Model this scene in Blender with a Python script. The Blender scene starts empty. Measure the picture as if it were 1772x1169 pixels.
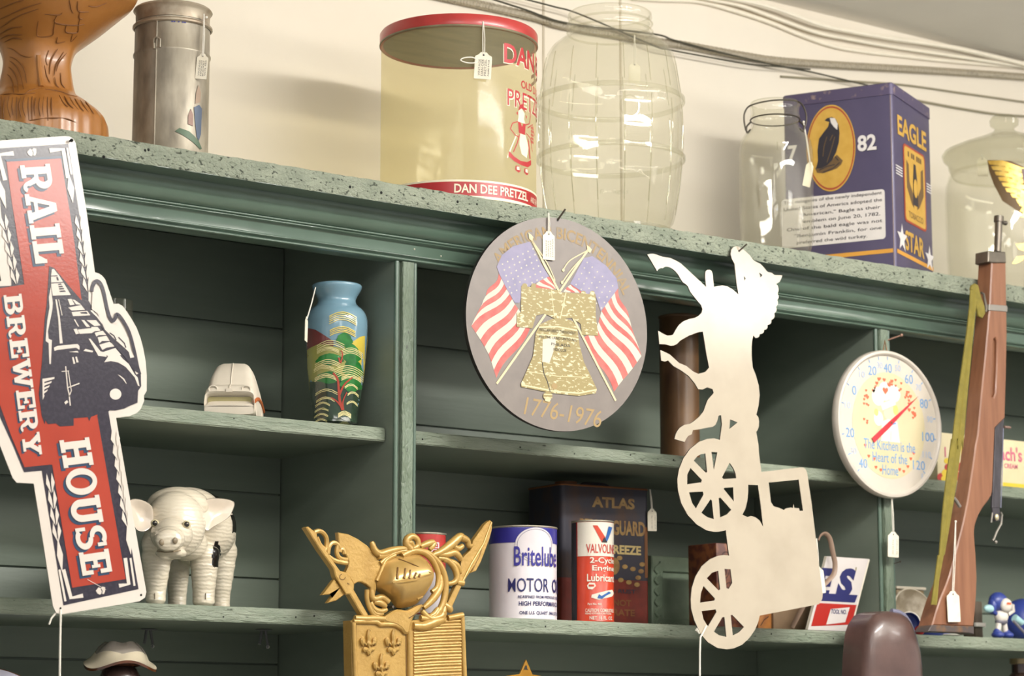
import bpy, bmesh, math, random
from mathutils import Vector, Matrix
from mathutils.geometry import tessellate_polygon
random.seed(7)
S = bpy.context.scene
COL = S.collection
R = math.radians
# ---------------------------------------------------------------- camera
FPX, YAW, TILT = 4400.0, R(37.5), R(9.3)
CAM = Vector((0.0, -2.98, 1.55))
D = Vector((math.sin(YAW)*math.cos(TILT), math.cos(YAW)*math.cos(TILT), math.sin(TILT)))
RT = Vector((math.cos(YAW), -math.sin(YAW), 0.0))
UP = RT.cross(D)
cd = bpy.data.cameras.new('camera'); cam = bpy.data.objects.new('camera', cd); COL.objects.link(cam)
cam.matrix_world = Matrix(((RT.x, UP.x, -D.x, CAM.x), (RT.y, UP.y, -D.y, CAM.y), (RT.z, UP.z, -D.z, CAM.z), (0, 0, 0, 1)))
cd.sensor_fit = 'HORIZONTAL'; cd.sensor_width = 36.0; cd.lens = 36.0*FPX/1772.0
cd.clip_start = 0.05
cd.dof.use_dof = True; cd.dof.focus_distance = 3.60; cd.dof.aperture_fstop = 7.5
S.camera = cam
S.cycles.transparent_max_bounces = 40
# ---------------------------------------------------------------- light and exposure
S.view_settings.view_transform = 'Standard'; S.view_settings.look = 'None'
S.view_settings.gamma = 1.0; S.view_settings.use_curve_mapping = False
S.view_settings.exposure = -1.12
W = bpy.data.worlds.new('room_ambience'); S.world = W; W.use_nodes = True
W.node_tree.nodes['Background'].inputs[0].default_value = (1.0, 0.99, 0.98, 1)
W.node_tree.nodes['Background'].inputs[1].default_value = 1.25
def area(name, loc, sx, sy, power, col=(1, 0.975, 0.935), rot=(0, 0, 0)):
    l = bpy.data.lights.new(name, 'AREA'); l.shape = 'RECTANGLE'; l.size = sx; l.size_y = sy
    l.energy = power; l.color = col
    o = bpy.data.objects.new(name, l); COL.objects.link(o); o.location = loc; o.rotation_euler = rot
    return o
area('ceiling_lamp_far_right', (5.15, -2.62, 2.88), 1.0, 0.26, 30, rot=(R(38), 0, 0))
area('ceiling_lamp_far_middle', (2.85, -2.55, 2.88), 0.5, 0.22, 12, rot=(R(38), 0, 0))
area('ceiling_lamp_near_middle', (2.60, -1.50, 2.88), 1.2, 0.12, 84, rot=(R(19), 0, 0))
area('ceiling_lamp_near_left', (0.70, -1.50, 2.88), 1.2, 0.24, 14, rot=(R(19), 0, 0))
area('added_fill_far_left', (0.2, -2.6, 2.88), 1.2, 0.26, 30, rot=(R(38), 0, 0))  # added fill to brighten the wall, no lamp known at this spot
def fill_point(name, loc, power, r=0.14):
    l = bpy.data.lights.new(name, 'POINT'); l.energy = power; l.color = (1, 0.975, 0.935); l.shadow_soft_size = r
    o = bpy.data.objects.new(name, l); COL.objects.link(o); o.location = loc
fill_point('fill_point_right', (4.6, -2.9, 2.70), 26, 0.3)  # added point fill for wall and ceiling, not a real bulb
area('added_uplight', (3.3, -2.3, 2.42), 3.4, 1.2, 380, rot=(R(180), 0, 0))  # added upward fill: its bounce off the ceiling brightens the wall
fill_point('fill_point_left', (0.9, -3.4, 2.70), 30, 0.3)  # second added point fill, no bulb hangs here
# ---------------------------------------------------------------- pixel helpers (pixel of the 1772x1169 photo -> point on a real plane)
def ray(x, y): return D*FPX + RT*(x-886.0) - UP*(y-584.5)
def PY(x, y, Y):
    v = ray(x, y); return CAM + v*((Y-CAM.y)/v.y)
def PZ(x, y, Z):
    v = ray(x, y); return CAM + v*((Z-CAM.z)/v.z)
def dist(p): return (Vector(p)-CAM).dot(D)
def zp(x0, y0, k, pts): return [(x0+a/k, y0+b/k) for a, b in pts]
class Fr:
    """a plane with axes u (right), v (up), n (towards the viewer)"""
    def __init__(s, o, u=(1, 0, 0), v=(0, 0, 1)):
        s.o = Vector(o); s.u = Vector(u).normalized(); s.v = Vector(v).normalized(); s.n = s.u.cross(s.v).normalized()
    def pt(s, a, b, c=0.0): return s.o + s.u*a + s.v*b + s.n*c
    def px(s, x, y):
        r = ray(x, y); t = (s.o-CAM).dot(s.n)/r.dot(s.n); q = CAM + r*t - s.o
        return (q.dot(s.u), q.dot(s.v))
    def pxs(s, pts): return [s.px(*p) for p in pts]
def yplane(Y): return Fr((0, Y, 0))
# ---------------------------------------------------------------- materials
def lin(h):
    h = h.lstrip('#'); c = [int(h[i:i+2], 16)/255 for i in (0, 2, 4)]
    return tuple(x/12.92 if x <= .04045 else ((x+.055)/1.055)**2.4 for x in c) + (1.0,)
def M(name, hx, rough=0.5, metal=0.0, var=None, vscale=30.0, vpos=(0.35, 0.7), bump=0.0, bscale=60.0, bdist=0.002, coat=0.0, spec=0.5, stretch=(1, 1, 1), detail=4.0, rvar=0.0, bdetail=4.0, alpha=None):
    m = bpy.data.materials.new(name); m.use_nodes = True; nt = m.node_tree; N = nt.nodes; L = nt.links
    b = N['Principled BSDF']
    b.inputs['Roughness'].default_value = rough; b.inputs['Metallic'].default_value = metal
    b.inputs['Specular IOR Level'].default_value = spec
    if coat: b.inputs['Coat Weight'].default_value = coat; b.inputs['Coat Roughness'].default_value = 0.12
    tc = N.new('ShaderNodeTexCoord'); mp = N.new('ShaderNodeMapping'); L.new(tc.outputs['Object'], mp.inputs[0])
    mp.inputs['Scale'].default_value = stretch
    nz = N.new('ShaderNodeTexNoise'); L.new(mp.outputs[0], nz.inputs['Vector']); nz.inputs['Scale'].default_value = vscale; nz.inputs['Detail'].default_value = detail
    cr = N.new('ShaderNodeValToRGB'); L.new(nz.outputs[0], cr.inputs[0])
    c1 = lin(hx); c2 = lin(var) if var else tuple(min(1, x*0.93) for x in c1[:3]) + (1.0,)
    cr.color_ramp.elements[0].position = vpos[0]; cr.color_ramp.elements[1].position = vpos[1]
    cr.color_ramp.elements[0].color = c1; cr.color_ramp.elements[1].color = c2
    L.new(cr.outputs[0], b.inputs['Base Color'])
    if rvar:
        mr = N.new('ShaderNodeMapRange'); L.new(nz.outputs[0], mr.inputs[0]); mr.inputs[3].default_value = rough-rvar; mr.inputs[4].default_value = rough+rvar
        L.new(mr.outputs[0], b.inputs['Roughness'])
    if bump:
        n2 = N.new('ShaderNodeTexNoise'); L.new(mp.outputs[0], n2.inputs['Vector']); n2.inputs['Scale'].default_value = bscale; n2.inputs['Detail'].default_value = bdetail
        bp = N.new('ShaderNodeBump'); L.new(n2.outputs[0], bp.inputs['Height']); bp.inputs['Strength'].default_value = bump; bp.inputs['Distance'].default_value = bdist
        L.new(bp.outputs[0], b.inputs['Normal'])
    return m
def glassmat(name, tint, gloss_rough=0.04, ior=1.5, boost=1.0, haze=0.0, hazecol='#f2ecdc'):
    m = bpy.data.materials.new(name); m.use_nodes = True; nt = m.node_tree; N = nt.nodes; L = nt.links
    N.remove(N['Principled BSDF']); out = N['Material Output']
    t = N.new('ShaderNodeBsdfTransparent'); t.inputs[0].default_value = lin(tint)
    g = N.new('ShaderNodeBsdfGlossy'); g.inputs['Roughness'].default_value = gloss_rough
    lw = N.new('ShaderNodeLayerWeight'); lw.inputs[0].default_value = 0.5   # facing = 1 - |cos|, Schlick reflectance of a thin wall
    pw = N.new('ShaderNodeMath'); pw.operation = 'POWER'; pw.inputs[1].default_value = 4.0; L.new(lw.outputs['Facing'], pw.inputs[0])
    fr = N.new('ShaderNodeMath'); fr.operation = 'MULTIPLY_ADD'; fr.inputs[1].default_value = 0.55; fr.inputs[2].default_value = 0.035; L.new(pw.outputs[0], fr.inputs[0])
    tc = N.new('ShaderNodeTexCoord'); nz = N.new('ShaderNodeTexNoise'); nz.inputs['Scale'].default_value = 18.0
    L.new(tc.outputs['Object'], nz.inputs['Vector'])
    bp = N.new('ShaderNodeBump'); bp.inputs['Strength'].default_value = 0.12; bp.inputs['Distance'].default_value = 0.004
    L.new(nz.outputs[0], bp.inputs['Height']); L.new(bp.outputs[0], g.inputs['Normal'])
    mu = N.new('ShaderNodeMath'); mu.operation = 'MULTIPLY'; mu.inputs[1].default_value = boost; mu.use_clamp = True
    L.new(fr.outputs[0], mu.inputs[0])
    mx = N.new('ShaderNodeMixShader'); L.new(mu.outputs[0], mx.inputs[0]); L.new(t.outputs[0], mx.inputs[1]); L.new(g.outputs[0], mx.inputs[2])
    if haze:   # yellowed plastic's haze; on jar glass, a lit whitish cast put into the colour
        df = N.new('ShaderNodeBsdfDiffuse'); df.inputs[0].default_value = lin(hazecol); tr = N.new('ShaderNodeBsdfTranslucent'); tr.inputs[0].default_value = lin(hazecol)
        ad = N.new('ShaderNodeMixShader'); ad.inputs[0].default_value = 0.5; L.new(df.outputs[0], ad.inputs[1]); L.new(tr.outputs[0], ad.inputs[2])
        mh = N.new('ShaderNodeMixShader'); mh.inputs[0].default_value = haze; L.new(mx.outputs[0], mh.inputs[1]); L.new(ad.outputs[0], mh.inputs[2]); mx = mh
    L.new(mx.outputs[0], out.inputs[0])
    return m
def weathered(name, base, light, pit, stretch=(1, 1, 1), pits=0.62, fine=190.0, rough=0.38, relief=0.0035):
    """old brush-painted timber: crazed relief, dark pits where the paint is chipped"""
    m = M(name, base, rough, var=light, vscale=35, vpos=(.38, .68), stretch=stretch, coat=0.3); nt = m.node_tree; N = nt.nodes; L = nt.links; b = N['Principled BSDF']
    mp = [n for n in N if n.type == 'MAPPING'][0]; cr = [n for n in N if n.type == 'VALTORGB'][0]
    n1 = N.new('ShaderNodeTexNoise'); n1.inputs['Scale'].default_value = fine; n1.inputs['Detail'].default_value = 7; n1.inputs['Roughness'].default_value = .62; L.new(mp.outputs[0], n1.inputs['Vector'])
    v1 = N.new('ShaderNodeTexVoronoi'); v1.feature = 'DISTANCE_TO_EDGE'; v1.inputs['Scale'].default_value = fine*.7; L.new(mp.outputs[0], v1.inputs['Vector'])
    r1 = N.new('ShaderNodeMapRange'); r1.inputs[1].default_value = 0.0; r1.inputs[2].default_value = .16; L.new(v1.outputs[0], r1.inputs[0])
    ad = N.new('ShaderNodeMath'); ad.operation = 'MULTIPLY_ADD'; L.new(r1.outputs[0], ad.inputs[0]); ad.inputs[1].default_value = .16; L.new(n1.outputs[0], ad.inputs[2])
    bp = N.new('ShaderNodeBump'); bp.inputs['Strength'].default_value = 1.0; bp.inputs['Distance'].default_value = relief; L.new(ad.outputs[0], bp.inputs['Height']); L.new(bp.outputs[0], b.inputs['Normal']); L.new(bp.outputs[0], b.inputs['Coat Normal'])
    n2 = N.new('ShaderNodeTexNoise'); n2.inputs['Scale'].default_value = fine*.9; n2.inputs['Detail'].default_value = 3; L.new(mp.outputs[0], n2.inputs['Vector'])
    r2 = N.new('ShaderNodeMapRange'); r2.inputs[1].default_value = pits; r2.inputs[2].default_value = pits+.05; L.new(n2.outputs[0], r2.inputs[0])
    mx = N.new('ShaderNodeMix'); mx.data_type = 'RGBA'; L.new(r2.outputs[0], mx.inputs['Factor']); L.new(cr.outputs[0], mx.inputs['A']); mx.inputs['B'].default_value = lin(pit); L.new(mx.outputs['Result'], b.inputs['Base Color'])
    return m
# ---------------------------------------------------------------- mesh builder
_txt = {}
def text_geo(s, bold=0.0):
    k = (s, bold)
    if k not in _txt:
        cu = bpy.data.curves.new('lettering_source', 'FONT'); cu.body = s; cu.size = 1.0; cu.offset = bold; cu.resolution_u = 3
        ob = bpy.data.objects.new('lettering_source', cu); COL.objects.link(ob)
        dg = bpy.context.evaluated_depsgraph_get(); me = bpy.data.meshes.new_from_object(ob.evaluated_get(dg))
        vs = [(v.co.x, v.co.y) for v in me.vertices]; fs = [tuple(p.vertices) for p in me.polygons]
        bpy.data.objects.remove(ob); bpy.data.curves.remove(cu); bpy.data.meshes.remove(me)
        x0 = min(v[0] for v in vs); x1 = max(v[0] for v in vs); y0 = min(v[1] for v in vs); y1 = max(v[1] for v in vs)
        _txt[k] = (vs, fs, x0, x1, y0, y1)
    return _txt[k]
def slices(vs, fs, step):
    """cut 2-D faces at every step of x so that they can be wrapped round a cylinder"""
    bm = bmesh.new(); bv = [bm.verts.new((v[0], v[1], 0)) for v in vs]
    for f in fs:
        try: bm.faces.new([bv[i] for i in f])
        except ValueError: pass
    x0 = min(v[0] for v in vs); x1 = max(v[0] for v in vs); x = math.floor(x0/step)*step+step
    while x < x1:
        bmesh.ops.bisect_plane(bm, geom=bm.verts[:]+bm.edges[:]+bm.faces[:], plane_co=(x, 0, 0), plane_no=(1, 0, 0)); x += step
    bm.verts.index_update(); r = [(v.co.x, v.co.y) for v in bm.verts], [tuple(v.index for v in f.verts) for f in bm.faces]
    bm.free(); return r
def smoothpts(pts, n=6, closed=True):
    """Catmull-Rom through the points"""
    out = []; m = len(pts); P = [Vector(p) for p in pts]
    rng = range(m) if closed else range(m-1)
    for i in rng:
        g = (lambda j: P[j % m]) if closed else (lambda j: P[max(0, min(m-1, j))])
        a, b, c, d = g(i-1), g(i), g(i+1), g(i+2)
        for k in range(n):
            t = k/n
            out.append(tuple(0.5*((2*b) + (c-a)*t + (2*a-5*b+4*c-d)*t*t + (3*b-a-3*c+d)*t*t*t)))
    if not closed: out.append(tuple(P[-1]))
    return out
def ellipse(ca, cb, ra, rb, n=40, a0=0.0, a1=2*math.pi):
    full = abs(a1-a0-2*math.pi) < 1e-6
    return [(ca+ra*math.cos(a0+(a1-a0)*i/(n if full else n-1)), cb+rb*math.sin(a0+(a1-a0)*i/(n if full else n-1))) for i in range(n)]
def rrect(a0, b0, a1, b1, r, n=5):
    o = []
    for cx, cy, s in ((a1-r, b1-r, 0), (a0+r, b1-r, 90), (a0+r, b0+r, 180), (a1-r, b0+r, 270)):
        for i in range(n+1):
            t = R(s+90*i/n); o.append((cx+r*math.cos(t), cy+r*math.sin(t)))
    return o
def strokepoly(pts, w, w1=None):
    """outline of a thick polyline (2-D)"""
    n = len(pts); Lf, Rg = [], []
    for i in range(n):
        a = Vector(pts[max(0, i-1)]); b = Vector(pts[min(n-1, i+1)]); d = (b-a)
        if d.length < 1e-9: d = Vector((1, 0))
        d.normalize(); q = Vector((-d.y, d.x)); ww = (w if w1 is None else w+(w1-w)*i/(n-1))/2; p = Vector(pts[i])
        Lf.append(tuple(p+q*ww)); Rg.append(tuple(p-q*ww))
    return Lf + Rg[::-1]
class MB:
    def __init__(s): s.v = []; s.f = []; s.fm = []; s.fs = []; s.mats = []
    def mi(s, m):
        if m not in s.mats: s.mats.append(m)
        return s.mats.index(m)
    def add(s, vs, fs, m, smooth=False):
        o = len(s.v); s.v += [tuple(v) for v in vs]; k = s.mi(m)
        for f in fs: s.f.append(tuple(i+o for i in f)); s.fm.append(k); s.fs.append(smooth)
        return s
    def poly(s, fr, outer, m, c=0.0, holes=(), T=None):
        """flat filled shape on a frame (T: optional map (a,b,c)->point)"""
        loops = [outer]+list(holes); flat = [p for l in loops for p in l]
        s.k = (getattr(s, 'k', 0)+1) % 12; c += s.k*0.7e-5
        tri = tessellate_polygon([[Vector((p[0], p[1], 0)) for p in l] for l in loops])
        f = T or fr.pt
        return s.add([f(p[0], p[1], c) for p in flat], tri, m)
    def extr(s, fr, outer, c0, c1, m, holes=(), side=None, back=True, bev=0.0):
        """extruded shape: front at c1, back at c0"""
        loops = [outer]+list(holes)
        if bev:
            ins = [inset(l, bev if i == 0 else -bev) for i, l in enumerate(loops)]
            s.poly(fr, ins[0], m, c1, ins[1:])
            for l, l2 in zip(loops, ins):
                n = len(l); s.add([fr.pt(p[0], p[1], c1-bev*.8) for p in l]+[fr.pt(p[0], p[1], c1) for p in l2], [(i, (i+1) % n, n+(i+1) % n, n+i) for i in range(n)], m, True)
            ct = c1-bev*.8
        else:
            s.poly(fr, outer, m, c1, holes); ct = c1
        if back: s.poly(fr, outer, side or m, c0, holes)
        for l in loops:
            n = len(l); s.add([fr.pt(p[0], p[1], c0) for p in l]+[fr.pt(p[0], p[1], ct) for p in l], [(i, (i+1) % n, n+(i+1) % n, n+i) for i in range(n)], side or m, True)
        return s
    def stroke(s, fr, pts, w, m, c=0.0, w1=None, T=None):
        n = len(pts); o = strokepoly(pts, w, w1); f = T or fr.pt
        return s.add([f(p[0], p[1], c) for p in o], [(i, i+1, 2*n-2-i, 2*n-1-i) for i in range(n-1)], m)
    def box(s, x0, x1, y0, y1, z0, z1, m, bev=0.0):
        if bev:
            bm = bmesh.new(); bmesh.ops.create_cube(bm, size=1.0)
            for v in bm.verts: v.co = Vector(((x0+x1)/2+v.co.x*(x1-x0), (y0+y1)/2+v.co.y*(y1-y0), (z0+z1)/2+v.co.z*(z1-z0)))
            bmesh.ops.bevel(bm, geom=bm.edges[:]+bm.verts[:], offset=bev, segments=2, affect='EDGES', profile=0.5)
            return s.addbm(bm, m, True)
        vs = [(x, y, z) for x in (x0, x1) for y in (y0, y1) for z in (z0, z1)]
        return s.add(vs, [(0, 1, 3, 2), (4, 6, 7, 5), (0, 4, 5, 1), (2, 3, 7, 6), (0, 2, 6, 4), (1, 5, 7, 3)], m)
    def fbox(s, fr, a0, a1, b0, b1, c0, c1, m, bev=0.0):
        k = len(s.v); s.box(a0, a1, b0, b1, c0, c1, m, bev)
        for i in range(k, len(s.v)): s.v[i] = tuple(fr.pt(*s.v[i]))
        return s
    def addbm(s, bm, m, smooth=False):
        bm.verts.index_update(); s.add([v.co[:] for v in bm.verts], [tuple(v.index for v in f.verts) for f in bm.faces], m, smooth); bm.free(); return s
    def tube(s, pts, r, m, seg=8, closed=False, r1=None, flat=1.0):
        P = [Vector(p) for p in pts]; n = len(P); rings = []; prev = None
        for i in range(n):
            a = P[i-1] if (i or closed) else P[0]; b = P[(i+1) % n] if (i < n-1 or closed) else P[-1]
            d = (b-a); d = d.normalized() if d.length > 1e-9 else Vector((0, 0, 1))
            if prev is None: q = d.orthogonal().normalized()
            else:
                q = prev - d*prev.dot(d); q = q.normalized() if q.length > 1e-6 else d.orthogonal().normalized()
            prev = q; w = d.cross(q)
            rr = r[i] if isinstance(r, (list, tuple)) else (r if r1 is None else r+(r1-r)*i/(n-1))
            rings.append([P[i]+q*(rr*math.cos(2*math.pi*k/seg))+w*(rr*flat*math.sin(2*math.pi*k/seg)) for k in range(seg)])
        vs = [v for g in rings for v in g]; fs = []
        for i in range(n if closed else n-1):
            j = (i+1) % n
            fs += [(i*seg+k, i*seg+(k+1) % seg, j*seg+(k+1) % seg, j*seg+k) for k in range(seg)]
        if not closed: fs += [tuple(range(seg)), tuple(range((n-1)*seg, n*seg))]
        return s.add(vs, fs, m, True)
    def lathe(s, prof, o, m, seg=56, a0=0.0, a1=360.0, zup=None, mats=None, rmod=None):
        """profile [(r, z)] round the vertical axis at o; rmod(theta, i) scales the radius"""
        full = a1-a0 >= 359.9; n = seg if full else seg+1; o = Vector(o); vs = []
        for i, (r, z) in enumerate(prof):
            for k in range(n):
                t = R(a0+(a1-a0)*k/seg); rr = r*(rmod(t, i) if rmod else 1.0)
                vs.append(o+Vector((rr*math.cos(t), rr*math.sin(t), z)))
        base = len(s.v); s.v += [tuple(v) for v in vs]
        for i in range(len(prof)-1):
            k0 = s.mi(mats[i] if mats else m)
            for k in range(seg):
                k2 = (k+1) % n; s.f.append((base+i*n+k, base+i*n+k2, base+(i+1)*n+k2, base+(i+1)*n+k)); s.fm.append(k0); s.fs.append(True)
        return s
    def ell(s, c, r, m, rot=None, seg=20, rings=12, top=None):
        rot = rot or Matrix.Identity(3); c = Vector(c); vs = []; fs = []
        for i in range(rings+1):
            ph = math.pi*i/rings
            for k in range(seg):
                t = 2*math.pi*k/seg
                vs.append(c+rot @ Vector((r[0]*math.sin(ph)*math.cos(t), r[1]*math.sin(ph)*math.sin(t), r[2]*math.cos(ph))))
        for i in range(rings): fs += [(i*seg+k, i*seg+(k+1) % seg, (i+1)*seg+(k+1) % seg, (i+1)*seg+k) for k in range(seg)]
        return s.add(vs, fs, m, True)
    def text(s, fr, t, a, b, h, m, w=None, c=0.0004, bold=0.0, align='c', T=None, step=None, shear=0.0, rot=0.0):
        """t with its lower left (or centre) at (a,b); h = height of the drawn box, w = width"""
        vs, fs, x0, x1, y0, y1 = text_geo(t, bold); ky = h/(y1-y0); kx = (w/(x1-x0)) if w else ky
        W_ = (x1-x0)*kx; ox = a - (W_/2 if align == 'c' else (W_ if align == 'r' else 0))
        q = [((v[0]-x0)*kx+shear*(v[1]-y0)*ky, (v[1]-y0)*ky) for v in vs]
        if rot: q = [(p[0]*math.cos(rot)-p[1]*math.sin(rot), p[0]*math.sin(rot)+p[1]*math.cos(rot)) for p in q]
        q = [(p[0]+ox, p[1]+b) for p in q]
        if step: q, fs = slices(q, fs, step)
        f = T or fr.pt
        return s.add([f(p[0], p[1], c) for p in q], fs, m)
    def build(s, name, parent=None, sharp=40):
        me = bpy.data.meshes.new(name); me.from_pydata(s.v, [], s.f)
        for m in s.mats: me.materials.append(m)
        me.polygons.foreach_set('material_index', s.fm); me.polygons.foreach_set('use_smooth', s.fs)
        bm = bmesh.new(); bm.from_mesh(me); bmesh.ops.remove_doubles(bm, verts=bm.verts, dist=2e-6); bm.to_mesh(me); bm.free()
        me.set_sharp_from_angle(angle=R(sharp)); me.update()
        o = bpy.data.objects.new(name, me); COL.objects.link(o)
        if parent is not None:
            o.parent = parent; o.matrix_parent_inverse = Matrix.Translation(parent.location).inverted()
        return o
def inset(l, d):
    """move a closed 2-D loop inwards by d"""
    n = len(l); A = sum(l[i][0]*l[(i+1) % n][1]-l[(i+1) % n][0]*l[i][1] for i in range(n)); sg = 1 if A > 0 else -1; o = []
    for i in range(n):
        p, a, b = Vector(l[i]), Vector(l[i-1]), Vector(l[(i+1) % n])
        d1 = (p-a); d2 = (b-p)
        if d1.length < 1e-9 or d2.length < 1e-9: o.append(tuple(p)); continue
        d1.normalize(); d2.normalize(); n1 = Vector((-d1.y, d1.x)); n2 = Vector((-d2.y, d2.x)); q = n1+n2
        q = q.normalized() if q.length > 1e-6 else n1
        o.append(tuple(p+q*(sg*d/max(0.5, q.dot(n1)))))
    return o
def cyl_T(o, r, ang0):
    """map (a = arc length, b = height, c = offset) onto a vertical cylinder at o, a = 0 facing direction ang0"""
    o = Vector(o)
    def T(a, b, c=0.0):
        t = ang0+a/r; return o+Vector(((r+c)*math.cos(t), (r+c)*math.sin(t), b))
    return T
def tag(o, label, cat, group=None, kind=None):
    o['label'] = label; o['category'] = cat
    if group: o['group'] = group
    if kind: o['kind'] = kind
    return o
def thing(name, loc, label, cat, group=None):
    e = bpy.data.objects.new(name, None); COL.objects.link(e); e.location = loc; e.empty_display_size = 0.02
    bpy.context.view_layer.update()
    return tag(e, label, cat, group)
def struct(o): o['kind'] = 'structure'; return o
def solid(o, th):
    md = o.modifiers.new('thickness', 'SOLIDIFY'); md.thickness = th; md.offset = 0; return o
# ---------------------------------------------------------------- the room
m_wall = M('cream_wall_paint', '#e5dccb', 0.7, var='#dfd5c3', vscale=3, bump=0.1, bscale=120, bdist=0.001)
m_ceil = M('grey_ceiling', '#e4e0d8', 0.8, var='#dcd8d0', vscale=4)
m_floor = M('brown_floor', '#9a958e', 0.6, var='#8b867e', vscale=6)
WY = 0.345
b = MB(); b.box(-1.5, 9.5, WY, WY+0.1, 0, 3.03, m_wall)
sm = M('wall_seam', '#c4b8a2', 0.8)
for xp in (940, 1073): # vertical panel seams
    x = PY(xp, 20, WY).x; b.box(x-0.002, x+0.002, WY-0.0015, WY, 2.3, 2.93, sm)
struct(b.build('wall_back'))
struct(MB().box(-1.5, 9.5, -6.0, WY, -0.1, 0, m_floor).build('floor'))
zc = 2.93
b = MB(); b.box(-1.5, 9.5, -6.0, WY, zc, zc+0.1, m_ceil)
struct(b.build('ceiling'))
# ---------------------------------------------------------------- shelf unit
PAINT = '#5f7466'
m_green = M('green_gloss_paint', PAINT, 0.30, var='#56695c', vscale=14, bump=0.35, bscale=45, bdist=0.0012, coat=0.5)
m_gloss = M('green_gloss_moulding', '#5a6e60', 0.3, var='#516456', vscale=14, bump=0.2, bscale=45, bdist=0.0008, coat=0.45)
m_greenv = weathered('green_brushed_paint', '#73826f', '#65745f', '#2b332c', (1.6, 1.6, .45), .66, 150, .36, .003)
m_greenh = weathered('green_weathered_shelf_edge', '#8b9482', '#788471', '#39412f', (.4, 1.5, 2.0), .66, 130, .4, .003)
m_rough = weathered('cracked_pale_green_paint', '#979e8b', '#838c7a', '#3c4436', (.8, 1.2, 1.3), .60, 170, .38, .0045)
m_inner = M('dark_green_interior_paint', '#7d877a', 0.5, var='#717b6f', vscale=5, bump=0.3, bscale=25, bdist=0.002, stretch=(0.4, 1, 3))
m_hole = M('dark_nail_hole', '#171916', 0.9)
m_nail = M('nail_steel', '#5a5248', 0.45, 0.6)
m_nailw = M('painted_nail_head', '#c9c3ae', 0.4)
XL, XR = 0.55, 5.3
P1 = (2.073, 2.113); P2 = (3.056, 3.093); P0 = (1.090, 1.130); P3 = (4.036, 4.076)
ZT = 2.352; ZB = 2.3235; YB = -0.07; DEP = 0.30
Z2 = (1.9955, 2.0150); Z3 = (1.7285, 1.7495); YS = 0.022
unit = thing('shelf_unit', (2.5, 0.15, 0), 'long green painted wooden shelf unit with a moulded cornice against the cream wall', 'shelf unit')
# top board with cracked front edge
b = MB()
b.box(XL, XR, YB+0.002, WY-0.002, ZB, ZT, m_green)
seg = 400
vs = []; fs = []
for i in range(seg+1):
    x = XL+(XR-XL)*i/seg
    for j, z in enumerate((ZB, ZB+0.004, ZB+0.012, ZB+0.020, ZT-0.003, ZT+0.0005)):
        jit = random.uniform(-0.0007, 0.0007) if 0 < j < 5 else 0.0
        vs.append((x, YB+(0.0015 if j in (0, 5) else 0)+jit, z+(random.uniform(-.0005, .0009) if j in (0, 5) else 0)))
for i in range(seg):
    for j in range(5): fs.append((i*6+j, (i+1)*6+j, (i+1)*6+j+1, i*6+j+1))
b.add(vs, fs, m_rough, True)
for px_, py_ in ((251, 260), (257, 259), (792, 349), (825, 353), (1225, 421), (1597, 479), (180, 271), (606, 323), (660, 333)):
    p = PY(px_, py_, YB); b.ell((p.x, YB+0.0005, p.z), (0.0022, 0.0015, 0.0022), m_hole, seg=10, rings=6)
b.build('top_board', unit)
# cornice moulding: profile in (Y, Z) swept along X
prof = [(-0.028, ZB), (-0.028, 2.3180), (-.0268, 2.3165), (-.0262, 2.312), (-.0235, 2.304), (-.0195, 2.2975), (-.0145, 2.2935), (-.0105, 2.2922), (-.0125, 2.2916), (-.0138, 2.2907), (-.0138, 2.2896), (-.0128, 2.2887), (-.0105, 2.2882), (-.0122, 2.2877), (-.0131, 2.2869), (-.0131, 2.2860), (-.0120, 2.2852), (-.0065, 2.2846),
        (-.0050, 2.2820), (-.0045, 2.2690), (-.0045, 2.2685), (-.0066, 2.2680), (-.0074, 2.2670), (-.0073, 2.2660), (-.0060, 2.2650), (-.0015, 2.2640), (-.0010, 2.2625), (-.0040, 2.2619), (-.0053, 2.2610), (-.0054, 2.2600), (-.0044, 2.2591), (-.0010, 2.2580), (.022, 2.2576), (.022, ZB)]
b = MB(); n = len(prof); xs = [XL+(XR-XL)*i/60 for i in range(61)]; vs = []; fs = []
for x in xs:
    for y, z in prof: vs.append((x, y+random.uniform(-.0003, .0003), z+random.uniform(-.00025, .00025)))
for i in range(60):
    for j in range(n): fs.append((i*n+j, (i+1)*n+j, (i+1)*n+(j+1) % n, i*n+(j+1) % n))
b.add(vs, fs, m_gloss, True)
for px_, py_ in ((214, 371), (717, 431), (393, 341), (763, 443)):
    p = PY(px_, py_, -0.005); b.ell((p.x, -0.0050, p.z), (0.0014, 0.0012, 0.0014), m_nailw, seg=8, rings=6)
b.build('cornice_moulding', unit, sharp=60)
# back boards (horizontal planks), in a single part per bay
def planks(x0, x1, name):
    b = MB(); b.box(x0, x1, DEP+0.006, DEP+0.02, 0.02, ZB, m_inner)
    z = 1.30
    while z < ZB-0.02:
        z1 = min(z+0.128, ZB); b.box(x0, x1, DEP, DEP+0.007, z+0.0012, z1-0.0012, m_inner, 0.0012); z = z1
    return b.build(name, unit)
posts = [P0, P1, P2, P3]
edges = [XL]+[x for p in posts for x in p]+[XR]
for i in range(0, len(edges), 2): planks(edges[i]+0.001, edges[i+1]-0.001, 'back_panel')
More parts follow.
